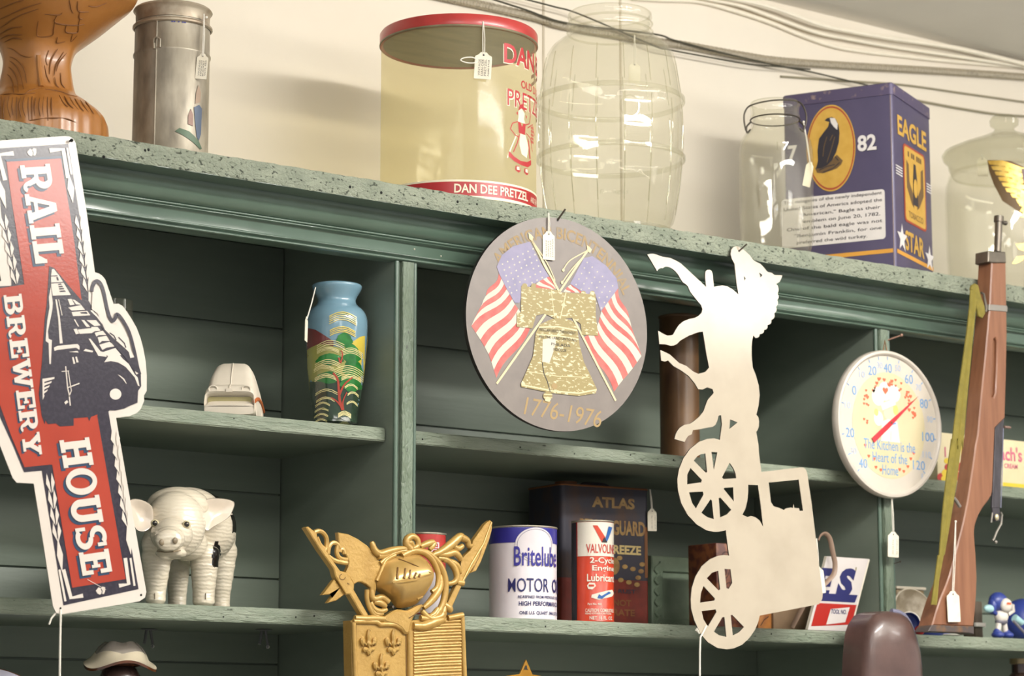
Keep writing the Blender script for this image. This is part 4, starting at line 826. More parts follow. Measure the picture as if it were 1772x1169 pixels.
    for a in (([(290, 400), (400, 352), (500, 365), (580, 430), (630, 530), (645, 600), (630, 700), (580, 745)], .0055, .0035), ([(450, 350), (540, 370), (640, 460), (695, 570), (712, 690), (695, 830), (640, 940), (560, 1000), (470, 995)], .0040, .0052), ([(655, 580), (662, 680), (620, 770), (565, 840), (500, 900)], .0035, .0060),
              ([(640, 420), (720, 435), (790, 500), (822, 590), (800, 650), (720, 670)], .0030, .0050), ([(590, 392), (680, 352), (770, 285), (850, 215), (880, 220)], .0040, .0068), ([(860, 220), (920, 250), (935, 300), (965, 300)], .0060, .0030), ([(780, 290), (830, 330), (880, 300)], .0035, .0045), ([(600, 372), (700, 388), (790, 368), (838, 400), (860, 440)], .0036, .0055), ([(690, 440), (780, 460), (830, 500), (860, 560)], .0030, .0045),
              ([(375, 335), (338, 290), (345, 235), (395, 212), (440, 245), (445, 300), (400, 330)], .0060, .0040), ([(345, 270), (385, 275), (400, 310)], .0045, .0030), ([(470, 310), (540, 280), (600, 262)], .0036, .0050), ([(560, 340), (590, 300), (612, 265)], .0030, .0044),
              ([(390, 335), (280, 330), (180, 350), (80, 378), (30, 345), (10, 290), (0, 262)], .0030, .0056), ([(330, 350), (240, 365), (150, 412), (85, 470)], .0036, .0030), ([(60, 400), (130, 395), (190, 375)], .0055, .0030), ([(50, 640), (95, 540), (140, 440), (230, 390)], .0030, .0030),
              ([(485, 925), (560, 1000), (660, 985), (690, 930), (700, 880)], .0034, .0060), ([(400, 1070), (500, 1075), (620, 1030), (690, 1010)], .0050, .0075), ([(640, 900), (600, 960), (545, 990)], .0028, .0045), ([(690, 940), (680, 1000), (700, 1020)], .0060, .0050), ([(700, 860), (740, 900), (770, 930)], .0036, .0060)):
        sc(K2, *a)
    for a in (([(690, 800), (690, 900), (720, 1000), (770, 1070), (850, 1100)], .0036, .0030), ([(740, 800), (745, 880), (780, 900), (850, 880), (920, 930)], .0040, .0050), ([(730, 930), (760, 1000), (830, 1030), (900, 1010)], .0030, .0044), ([(760, 930), (830, 940), (890, 980)], .0034, .0050), ([(720, 940), (770, 1050), (860, 1055)], .0026, .0036), ([(560, 1100), (650, 1108), (760, 1105), (880, 1110)], .0040, .0050)):
        sc(K1, *a)
    b.extr(f, smoothpts(K2([(110, 1000), (150, 960), (240, 915), (340, 925), (430, 880), (492, 868), (450, 930), (400, 980), (372, 1050), (350, 1140), (310, 1150), (270, 1100), (200, 1060), (120, 1040)]), 3), -.002, .0085, G, bev=.003)
    for P in ([(340, 1000), (420, 950), (460, 920)],): b.stroke(f, K2(P), .0014, GD, .0088)
    b.build('scrollwork', e)
    b = MB()
    b.extr(f, K2([(1145, 55), (1168, 75), (1160, 160), (1135, 250), (1060, 450), (1010, 545), (955, 562), (985, 500), (885, 660), (780, 890), (745, 885), (738, 850), (830, 660), (820, 640), (865, 560), (868, 430), (955, 345), (985, 250), (1100, 90)]), -.005, .004, G, bev=.0013)
    b.tube([f.pt(*p, .0042) for p in K2([(1155, 75), (1080, 280), (960, 480), (880, 640)])], .0018, G, 8); b.stroke(f, K2([(1100, 200), (1040, 400), (970, 540)]), .001, GD, .0044)
    b.tube([f.pt(*p, .002) for p in K2([(825, 650), (890, 660)])], .005, G, 10); b.build('pike', e)
    p = f.pt(*f.pxs([(672, 1050)])[0]); s = MB(); s.tube([(p.x, .001, p.z), (p.x, Y-.012, p.z)], .002, m_nail, 8); tag(s.build('nail'), 'nail under the helmet of the gilded knight plaque', 'nail')
build_knight()
# ================================================================ on top of the unit
def rpx(px_, p): return px_*dist(p)/FPX          # a width in photo pixels at point p, in metres
def axis_z(px_, ys, Y): return [PY(px_, y, Y).z for y in ys]
def top_axis(px_, py_, Y): p = PY(px_, py_, Y); return Vector((p.x, Y, ZT))
def lathe_px(b, px_, Y, prof, m, base=None, **kw):
    """profile [(half width px, y px)] of an upright turned thing on the axis px_ at depth Y"""
    pr = []
    for hw, y in prof:
        p = PY(px_, y, Y); pr.append((rpx(hw, p), p.z))
    o = PY(px_, prof[len(prof)//2][1], Y); z0 = base if base is not None else 0
    if base is not None: pr = [(r, max(z, base+0.0004)) for r, z in pr]
    return b.lathe(pr, (o.x, Y, 0), m, **kw), Vector((o.x, Y, 0)), pr
def view_ang(o): # direction on a vertical cylinder that faces the camera
    return math.atan2(CAM.y-o.y, CAM.x-o.x)
# ---------------- orange-brown pottery figure
def build_pottery():
    Y = 0.055; m = M('orange_brown_pottery', '#a46d33', 0.38, var='#96602a', vscale=14, bump=0.22, bscale=26, bdist=0.003, coat=.25); ml = M('dark_incised_line', '#774a1e', 0.6)
    o = top_axis(64, 120, Y); e = thing('pottery_figure', tuple(o), 'orange-brown pottery figure with incised scales and a flared foot, cut off at the top left', 'figurine')
    P = [(60, -150), (110, -128), (150, -95), (168, -55), (172, -22), (163, 0), (148, 15), (134, 28), (112, 48), (88, 68), (69, 84), (62, 100), (60, 118), (63, 140), (67, 158), (73, 168), (92, 180), (112, 197), (121, 210), (124, 222), (125, 236)]
    pr = [(rpx(w, PY(64, y, Y)), PY(64, y, Y).z) for w, y in P]
    sp = smoothpts(pr, 4, False); zs = ZT-.0; sp = [(r, z) for r, z in sp if z > ZT+.002]; sp.append((sp[-1][0]+.001, ZT+.0006)); sp = [(0.001, sp[0][1]+.012)]+sp+[(0.001, ZT+.0006)]
    def rm(t, i):
        z = sp[i][1]; g = 1.0
        if ZT+.06 < z < ZT+.155: g += .035*math.cos(6*(t-va))*max(0, math.sin((z-ZT-.06)/.095*math.pi))
        if z < ZT+.06: g += .012*math.cos(26*t)
        return g
    va = view_ang(o); b = MB(); b.lathe(sp, (o.x, o.y, 0), m, seg=120, rmod=rm); 
    rr = [(z, r) for r, z in sp][1:-1]
    def rad(z):
        for (z1, r1), (z2, r2) in zip(rr, rr[1:]):
            if z2 <= z <= z1: return r2+(r1-r2)*(z-z2)/max(1e-6, z1-z2)
        return rr[-1][1]
    def S_(px_, py_): # photo pixel -> point on the turned surface (numeric ray march)
        r_ = ray(px_, py_).normalized(); t = (Y-CAM.y)/r_.y-.25
        for i in range(900):
            q = CAM+r_*(t+i*.0005); 
            if math.hypot(q.x-o.x, q.y-o.y) < rad(q.z)*1.004: return q-r_*.0006
        return None
    rnd = random.Random(3)
    def inc(pts, w=.0008):
        pp = [S_(*p) for p in smoothpts(pts, 4, False)]; pp = [p for p in pp if p is not None]
        if len(pp) > 2: b.tube(pp, [w*(.45+.55*math.sin(math.pi*i/(len(pp)-1))) for i in range(len(pp))], ml, 6)
    Kp = lambda p: zp(0, 0, 3.898, p)
    for pts in ([(470, 0), (480, 60), (495, 92)], [(525, 10), (530, 75), (600, 80)], [(600, 40), (650, 45), (720, 20)], [(300, 95), (400, 100), (420, 85)], [(260, 140), (250, 200), (258, 245), (350, 240), (362, 200), (370, 150)], [(385, 105), (370, 150), (450, 165)], [(450, 165), (445, 215), (520, 220), (530, 170), (540, 120)], [(380, 160), (450, 168), (520, 170), (570, 165)], [(540, 70), (535, 120), (560, 130)], [(390, 250), (385, 290), (440, 280)], [(490, 230), (480, 280), (520, 240)], [(0, 130), (150, 60), (280, 20)], [(0, 190), (120, 110), (260, 60)], [(0, 230), (70, 190), (150, 180)], [(0, 265), (60, 235), (150, 235)], [(0, 60), (90, 20), (160, 0)], [(20, 290), (90, 255), (150, 265)],
                [(10, 320), (80, 330), (140, 370), (200, 385), (280, 378)], [(20, 400), (80, 420), (130, 480), (160, 600)], [(20, 440), (70, 460), (110, 520), (125, 620)], [(20, 490), (60, 510), (85, 560), (95, 640)], [(30, 380), (100, 395), (160, 460), (180, 560)], [(280, 590), (200, 610), (170, 630)], [(300, 600), (400, 615), (470, 640), (520, 650)], [(330, 340), (310, 400), (320, 440)], [(390, 330), (345, 410), (335, 500)], [(430, 350), (385, 430), (365, 510)], [(470, 330), (400, 420), (380, 480)], [(460, 400), (455, 440), (465, 450)], [(410, 490), (415, 560), (440, 595)], [(370, 520), (380, 570), (400, 590)], [(300, 440), (315, 510), (340, 560)],
                [(0, 640), (60, 632), (160, 635), (240, 625)]):
        inc(Kp(pts))
    for i in range(14): x = 10+i*26; inc(Kp([(x, 650+rnd.uniform(-5, 8)), (x-6+rnd.uniform(-6, 6), 720), (x+rnd.uniform(-10, 10), 790+rnd.uniform(-20, 25))]), .0009)
    for i in range(6): x = 400+i*35; inc(Kp([(x, 640+i*8), (x+26, 690+i*6), (x+60, 720+i*10)]), .0010)
    inc(Kp([(200, 810), (330, 795), (450, 800), (520, 830)]), .0008)
    pl = [S_(*p) for p in Kp([(258, 375), (262, 450), (270, 520), (280, 585)])]; pl = [p for p in pl if p]; b.tube(pl, .0035, m, 8)
    b.build('pottery_body', e)
build_pottery()
# ---------------- tin canister
def build_canister():
    Y = 0.02; px_ = 297; m = M('tarnished_tin', '#a69d8b', 0.44, 0.3, var='#5f584c', vscale=34, vpos=(.42, .78), stretch=(1, 1, .35), bump=.1, bscale=40, rvar=.08); mr = M('rusty_tin_lid', '#a89c88', 0.45, 0.35, var='#6b5138', vscale=30, vpos=(.5, .8)); mbl = M('blue_stamp_ink', '#3d3f8a', .6)
    o = top_axis(px_, 130, Y); e = thing('tin_canister', tuple(o), 'tall tarnished tin canister with a lid beside the orange-brown pottery figure', 'canister')
    zb = ZT+.0005; z = lambda y: PY(px_, y, Y).z; r = lambda w, y: rpx(w, PY(px_, y, Y)); c = (o.x, Y, 0); va = view_ang(o)
    b = MB(); R0, R1 = r(65.5, 240), r(64.5, 70)
    b.lathe([(0.001, zb), (R0, zb), (R0+.0008, zb+.002), (R0, zb+.004), (r(65, 140), z(104)), (r(65, 140)+.0015, z(101)), (r(65, 140)+.0015, z(98)), (r(65, 140), z(95)), (R1, z(44))], c, m, seg=72)
    T = cyl_T((o.x, Y, 0), R0-.0002, va)
    b.tube([T(-.022, zz, .0004) for zz in (zb+.003, z(100), z(46))], .0013, m, 8) # side seam
    for t, a, zz, h, w in (('- -- --- -', .006, z(50), .002, .020), ('-- - --', .008, z(56), .002, .020), ('BOTTOM', .012, zb+.0045, .0045, .022)):
        b.text(None, t, a, zz, h, mbl, w=w, c=.0006, T=T, step=.004)
    # painted motif: blue figure, red house, green ground
    for pts, mm in (([(.037, .075), (.046, .080), (.052, .076), (.051, .040), (.047, .030), (.043, .034), (.040, .050)], M('faded_blue_paint', '#4f5b6e', .5, .2)), ([(.039, .080), (.048, .084), (.049, .098), (.044, .108), (.040, .096)], M('faded_pink_paint', '#96806c', .5, .2)), ([(.028, .050), (.036, .048), (.036, .064), (.032, .072), (.028, .062)], M('faded_red_paint', '#7f6458', .5, .2)), ([(.010, .038), (.016, .043), (.030, .040), (.046, .030), (.054, .020), (.050, .018), (.036, .026), (.022, .033)], M('faded_green_paint', '#4d614c', .5, .2))):
        v, f_ = slices(pts, tessellate_polygon([[Vector((p[0], p[1], 0)) for p in pts]]), .004); b.add([T(p[0]-.004, zb+p[1]-.004, .0010) for p in v], f_, mm)
    b.build('canister_body', e)
    b = MB(); rl = r(66, 30); b.lathe([(rl-.004, z(44)), (rl-.002, z(43)), (rl-.0015, z(28)), (rl, z(25)), (rl+.0018, z(22)), (rl+.0005, z(19)), (rl-.002, z(17)), (.001, z(17))], c, mr, seg=72)
    b.lathe([(r(66, 60)-.0002, z(54)), (r(66, 60)+.0022, z(52)), (r(66, 60)+.0022, z(49)), (r(66, 60)-.0002, z(46))], c, mr, seg=72); b.build('lid', e)
    b = MB(); q = T(-.021, z(98), .002); b.tube([T(-.026, z(92), .001), T(-.025, z(85), .003), T(-.021, z(82), .004), T(-.016, z(86), .003), T(-.016, z(100), .003)], .0014, m, 8); b.tube([T(-.025, z(92), .002), T(-.024, z(102), .0025)], .002, m, 8); b.build('latch', e)
    f0 = PY(353, 24, Y-.056); f1 = PY(351, 97, Y-.058)
    price_tag('cream price tag on a string from the lid of the tall tin canister', f0, f1, .0155, .036, ('VINTAGE', 'MINNOW', 'BUCKET', 'w/LID'), yaw=R(38), roll=R(-4), knot=tuple(PY(357, 30, Y-.056)))
build_canister()
# ---------------- pretzel tin
def build_pretzel():
    Y = 0.070; px_ = 793.5; o = top_axis(px_, 200, Y); e = thing('pretzel_tin', tuple(o), 'big see-through yellowed pretzel canister with a red rim lid and red band', 'canister')
    mc = glassmat('yellowed_clear_plastic', '#faf6e4', .10, 1.45, 0.3, haze=.20, hazecol='#ebe4c2'); mr = M('red_lid_enamel', '#b23a37', .3, var='#a5322f', vscale=30, coat=.2); md = M('tarnished_lid_underside', '#857c62', .5, .25, var='#6a6149', vscale=25, stretch=(.4, 2, 1)); mrb = M('red_band_print', '#a8262a', .35); mw = M('cream_print', '#e9e0c4', .45); mpr = M('red_print', '#b03034', .45)
    zb = ZT+.0005; z = lambda y: PY(px_, y, Y).z; r = rpx(134.5, PY(px_, 200, Y)); c = (o.x, Y, 0); zt = z(80); va = view_ang(o)
    b = MB(); b.lathe([(r-.001, zb), (r, zb+.001), (r, zt)], c, mc, seg=96); T = cyl_T(c, r, va)
    def wrap(pts, m, cc=.0006):
        v, f_ = slices(pts, tessellate_polygon([[Vector((p[0], p[1], 0)) for p in pts]]), .006); b.add([T(p[0], p[1], cc) for p in v], f_, m)
    H = zt-zb; b0 = zb+.010; b1 = zb+.031
    wrap(bx(-r*1.50, b0-.004, r*1.55, b0), mw); wrap(bx(-r*1.50, b0, r*1.55, b1), mrb); wrap(bx(-r*1.50, b1, r*1.55, b1+.003), mw)
    b.text(None, 'DAN DEE PRETZEL', r*.50, b0+.004, .0135, mw, w=r*1.10, T=T, step=.004, c=.0012, bold=.02)
    b.text(None, 'AND CHIP', r*1.26, b0+.005, .009, mw, w=r*.26, T=T, step=.003, c=.0012)
    a0 = r*.70 # printing on the right-hand side
    b.text(None, 'DAN', r*.590, zt-.0535, .030, mw, w=r*.65, T=T, step=.003, c=.0008, align='l', bold=.03); b.text(None, 'DAN', r*.600, zt-.052, .030, mpr, w=r*.65, T=T, step=.003, c=.0014, align='l', bold=.025)
    b.text(None, 'DEE', r*1.34, zt-.052, .030, mpr, w=r*.60, T=T, step=.003, c=.0014, align='l', bold=.025)
    b.text(None, 'OLD DUTCH', r*.90, zt-.085, .0125, mpr, w=r*.80, T=T, step=.003, c=.0010, align='l', bold=.02)
    b.text(None, 'PRETZELS', r*.645, zt-.118, .027, mw, w=r*1.06, T=T, step=.003, c=.0006, align='l', bold=.05); b.text(None, 'PRETZELS', r*.655, zt-.117, .026, mpr, w=r*1.04, T=T, step=.003, c=.0012, align='l')
    # plain dancing girl in cap, bodice and skirt
    g0, gz, k = r*.80, PY(899, 297, Y-.08).z, .00078
    def G(pts, m, cc=.0008): wrap([(g0+x*k*1.25, gz+y*k) for x, y in pts], m, cc)
    wrap([(g0+x*k*1.25, gz+y*k) for x, y in strokepoly([(2, 58), (-10, 30), (-18, 8)], 2.5)], mw, .0008); G([(10, 62), (24, 62), (34, 40), (28, 18), (14, 22), (8, 40)], mw)
    G([(-16, 12), (-4, 4), (12, 0), (30, 0), (42, 8), (42, 18), (28, 10), (10, 8), (-4, 13), (-15, 22)], mpr, .0014)
    G([(36, 18), (40, 20), (34, 54), (30, 60)], mpr, .0014); G([(6, 62), (22, 62), (24, 84), (18, 84), (14, 76), (10, 84), (4, 84)], mpr, .0014)
    G([(4, 84), (24, 84), (20, 92), (22, 104), (14, 112), (6, 106), (6, 94)], mw); G([(4, 104), (8, 116), (14, 122), (20, 114), (24, 106), (19, 110), (13, 112), (9, 110)], mpr, .0014); G([(0, 100), (4, 104), (4, 96)], mpr, .0014); G([(24, 102), (28, 100), (26, 94)], mpr, .0014)
    for P in ([(4, 84), (-8, 78), (-12, 66), (-2, 56), (6, 54)], [(24, 82), (36, 88), (40, 104), (38, 124)], [(26, 66), (40, 60), (48, 36)], [(8, 60), (2, 40), (-6, 22)], [(30, 78), (48, 90), (58, 70)]): wrap([(g0+x*k*1.25, gz+y*k) for x, y in strokepoly(P, 2.0)], mpr, .0013)
    for i in range(5):
        for j in range(3): G([(42+j*4, 84-i*7), (45+j*4, 86-i*7), (45+j*4, 81-i*7), (42+j*4, 79-i*7)], mpr, .0013)
    for x in (4, 26): G([(x-5, -4), (x+4, -2), (x+7, -12), (x+2, -16), (x-6, -12)], mpr, .0010); G([(x-3, -5), (x+3, -4), (x+4, -11), (x-3, -11)], mw, .0015)
    b.build('clear_body', e)
    b = MB(); zl = z(62); b.lathe([(.001, zt-.0015), (r-.003, zt-.0015), (r-.003, zt)], c, md, seg=96); b.lathe([(r-.003, zt-.001), (r+.0018, zt-.0035), (r+.0026, zt-.002), (r+.0026, zt+.0145), (r+.001, zt+.017), (r-.004, zt+.0165), (.001, zt+.0145)], c, mr, seg=96); b.lathe([(r+.0019, zt-.0034), (r+.0030, zt-.0022), (r+.0030, zt-.0006), (r+.0024, zt+.0004)], c, md, seg=96)
    for a, rad_, s in ((-.35, .55, .018),): pass
    b.build('lid', e)
    b = MB(); b.lathe([(.001, zb+.0008), (r-.002, zb+.0008), (r-.002, zb+.004)], c, M('cream_tin_base', '#d8cfae', .5), seg=96); b.build('base', e)
    f0 = PY(836, 37, Y-r*.97); f1 = PY(837, 95, Y-r*1.0)
    price_tag('cream price tag on a string from the red lid of the big pretzel canister', f0, f1, .0255, .041, ('VINTAGE', 'DAN-DEE', 'PRETZEL', '~'), yaw=R(34), roll=R(-3))
    s = MB(); q = PY(818, 106, Y-r*1.0); s.tube(smoothpts([tuple(PY(x, y, Y-r*.995)) for x, y in ((826, 107), (818, 109), (806, 108), (797, 104), (803, 100), (816, 99), (824, 102))], 4, False), .0009, m_string, 6)
    tag(s.build('string_loop'), 'loop of white string left of the tag on the big pretzel canister', 'string')
build_pretzel()
# ---------------- barrel shaped glass jar
gl = glassmat('clear_jar_glass', '#fbfbf8', .03, 1.5, 0.6, haze=.035)
gl2 = glassmat('thick_jar_glass', '#f1f1ea', .03, 1.5, 0.8, haze=.06)
def build_barrel():
    Y = 0.045; px_ = 1056.5; o = top_axis(px_, 200, Y); e = thing('glass_jar', tuple(o), 'large barrel-shaped clear glass jar with moulded staves, open screw neck', 'jar')
    zb = ZT+.0005; z = lambda y: PY(px_, y, Y).z; r = lambda w, y: rpx(w, PY(px_, y, Y)); c = (o.x, Y, 0); va = view_ang(o)
    P = [(72, 26), (73, 32), (71, 36), (71, 40), (73, 43), (71, 47), (70.5, 54), (73, 57), (71, 62), (74, 66), (86, 72), (101, 84), (110, 98), (115, 118), (120, 150), (123, 168), (126, 172), (126, 180), (124, 184), (126, 210), (126.5, 240), (125.5, 268), (127, 272), (126.5, 281), (124, 285), (121, 315), (116, 350), (112, 372), (108, 386), (100, 396)]
    pr = [(r(w, y), z(y)) for w, y in P]; pr = [(a, max(b_, zb+.001)) for a, b_ in pr]; pr += [(pr[-1][0]-.006, zb), (.001, zb+.004)]
    ins = [(max(.001, a-.0035), b_) for a, b_ in pr[:-2]]; ins[-1] = (ins[-1][0], zb+.010); ins += [(.001, zb+.011)]
    def rm(t, i):
        if 13 <= i <= 27: return 1.0-.010*max(0, math.cos(16*(t-va)))**14
        return 1.0
    b = MB(); b.lathe(pr, c, gl, seg=192, rmod=rm); b.lathe(ins, c, gl, seg=96); b.lathe([(ins[0][0], ins[0][1]), (pr[0][0]-.0015, pr[0][1]+.0012), (pr[0][0], pr[0][1])], c, gl2, seg=96)
    b.lathe([(pr[27][0]-.002, zb+.004), (pr[27][0]-.002, zb+.009), (.001, zb+.0095)], c, gl2, seg=96)
    b.build('jar_body', e)
    b = MB(); R_ = r(126, 240); T = cyl_T(c, r(119, 345), va)
    for yy in (176, 276): # hoops
        rr = r(126.5, yy); b.lathe([(rr, z(yy)+.0045), (rr+.0022, z(yy)+.003), (rr+.0022, z(yy)-.003), (rr, z(yy)-.0045)], c, gl2, seg=96)
    for (w, y) in ((73, 43), (73.5, 57)): rr = r(w, y); b.lathe([(rr, z(y)+.002), (rr+.0016, z(y)), (rr, z(y)-.002)], c, gl2, seg=96)
    b.build('moulded_hoops', e)
    b = MB()
    def prof_r(zz):
        for (r1, z1), (r2, z2) in zip(pr, pr[1:]):
            if min(z1, z2) <= zz <= max(z1, z2) and abs(z1-z2) > 1e-6: return r1+(r2-r1)*(zz-z1)/(z2-z1)
        return pr[15][0]
    for q in range(16):
        t = va+(q+.5)*2*math.pi/16
        for ya, yb in ((104, 166), (188, 266), (288, 368)):
            pts = []
            for i in range(9): zz = z(ya)+(z(yb)-z(ya))*i/8; rr = prof_r(zz)+.0004; pts.append((c[0]+rr*math.cos(t), c[1]+rr*math.sin(t), zz))
            b.tube(pts, .0008, gl2, 6)
        b.build('moulded_stave', e); b = MB()
    b = MB(); b.text(None, 'Duraglas', .004, z(362), .0085, gl2, w=.044, T=T, step=.004, c=.0008, shear=.25); b.build('embossed_lettering', e); b = MB()
    T2 = cyl_T(c, r(126, 214), va); b.add(*(lambda g: ([T2(p[0], p[1], .0016) for p in g[0]], g[1]))(slices(strokepoly([(.030+.015*math.cos(t), z(214)+.017*math.sin(t)) for t in [i*2*math.pi/28 for i in range(29)]], .0025), [(i, i+1, 2*29-2-i, 2*29-1-i) for i in range(28)], .004)), gl2)
    b.build('embossed_ring', e)
    f0 = PY(1108, 76, Y-.01); f0.y = .075
    fb = PY(1098, 104, .13); price_tag('small grey tag hanging inside the neck of the barrel-shaped jar', PY(1098, 60, .115), PY(1098, 112, .115), .020, .034, (), yaw=R(20))
build_barrel()
# ---------------- wire bail jar
def build_bail():
    Y = -0.005; px_ = 1343; o = top_axis(px_, 320, Y); e = thing('bail_jar', tuple(o), 'clear glass preserving jar with a wire bail, in front of the blue eagle tin', 'jar')
    zb = ZT+.0005; z = lambda y: PY(px_, y, Y).z; r = lambda w, y: rpx(w, PY(px_, y, Y)); c = (o.x, Y, 0); va = view_ang(o)
    P = [(42, 180), (44, 184), (42, 188), (41.5, 198), (43, 202), (41, 206), (40, 214), (43, 222), (53, 233), (61, 246), (64, 262), (64.5, 300), (64, 360), (63, 415), (60, 428)]
    pr = [(r(w, y), max(z(y), zb+.001)) for w, y in P]; pr += [(pr[-1][0]-.004, zb), (.001, zb+.003)]
    b = MB(); b.lathe(pr, c, gl, seg=96); ins = [(max(.001, a-.003), q) for a, q in pr[:-2]]; ins[-1] = (ins[-1][0], zb+.008); b.lathe(ins+[(.001, zb+.0085)], c, gl, seg=96); b.lathe([(ins[0][0], ins[0][1]), (pr[0][0], pr[0][1]+.001), pr[0]], c, gl2, seg=96); b.lathe([(pr[-3][0]-.001, zb+.002), (.001, zb+.0065)], c, gl2, seg=64)
    b.build('jar_body', e)
    b = MB(); T = cyl_T(c, r(64, 320), va); b.text(None, '17', .012, z(275), .014, gl2, w=.020, T=T, step=.004, c=.0008); b.build('embossed_number', e)
    mw = M('dark_bail_wire', '#4a443c', .45, .7); b = MB()
    b.lathe([(r(41, 208)+.0014+.0012*math.cos(t), z(208)+.0012*math.sin(t)) for t in [i*math.pi/4 for i in range(9)]], c, mw, seg=64)
    ang = va+math.pi/2; d = Vector((math.cos(ang), math.sin(ang), 0)); oo = Vector(c); R1 = r(49, 210)
    pts = [oo-d*R1*1.02+Vector((0, 0, z(228))), oo-d*R1*1.08+Vector((0, 0, z(212))), oo-d*R1*1.05+Vector((0, 0, z(196))), oo-d*R1*.8+Vector((0, 0, z(184))), oo+Vector((0, 0, z(177))), oo+d*R1*.8+Vector((0, 0, z(180))), oo+d*R1*1.05+Vector((0, 0, z(195))), oo+d*R1*1.1+Vector((0, 0, z(212))), oo+d*R1*1.0+Vector((0, 0, z(230)))]
    n2 = Vector((math.cos(va), math.sin(va), 0)); b.tube(smoothpts([tuple(p+n2*.012) for p in pts], 5, False), .0014, mw, 8)
    for sg in (-1, 1): b.tube(smoothpts([tuple(oo+d*sg*(R1*.86)+n2*.012+Vector((0, 0, z(214)))), tuple(oo+d*sg*(R1*1.0)+n2*.012+Vector((0, 0, z(222)))), tuple(oo+d*sg*(R1*.98)+n2*.012+Vector((0, 0, z(232)))), tuple(oo+d*sg*(R1*.86)+n2*.012+Vector((0, 0, z(226))))], 4, False), .0015, mw, 8)
    b.build('wire_bail', e)
    f0 = oo+d*R1*1.0+n2*.014+Vector((0, 0, z(216))); f1 = PY(1402, 284, Y-.035)
    price_tag('narrow cream price tag seen edge on at the right of the wire bail jar', f0, f1, .0135, .043, (), yaw=R(20), roll=R(-12), knot=tuple(f0))
build_bail()
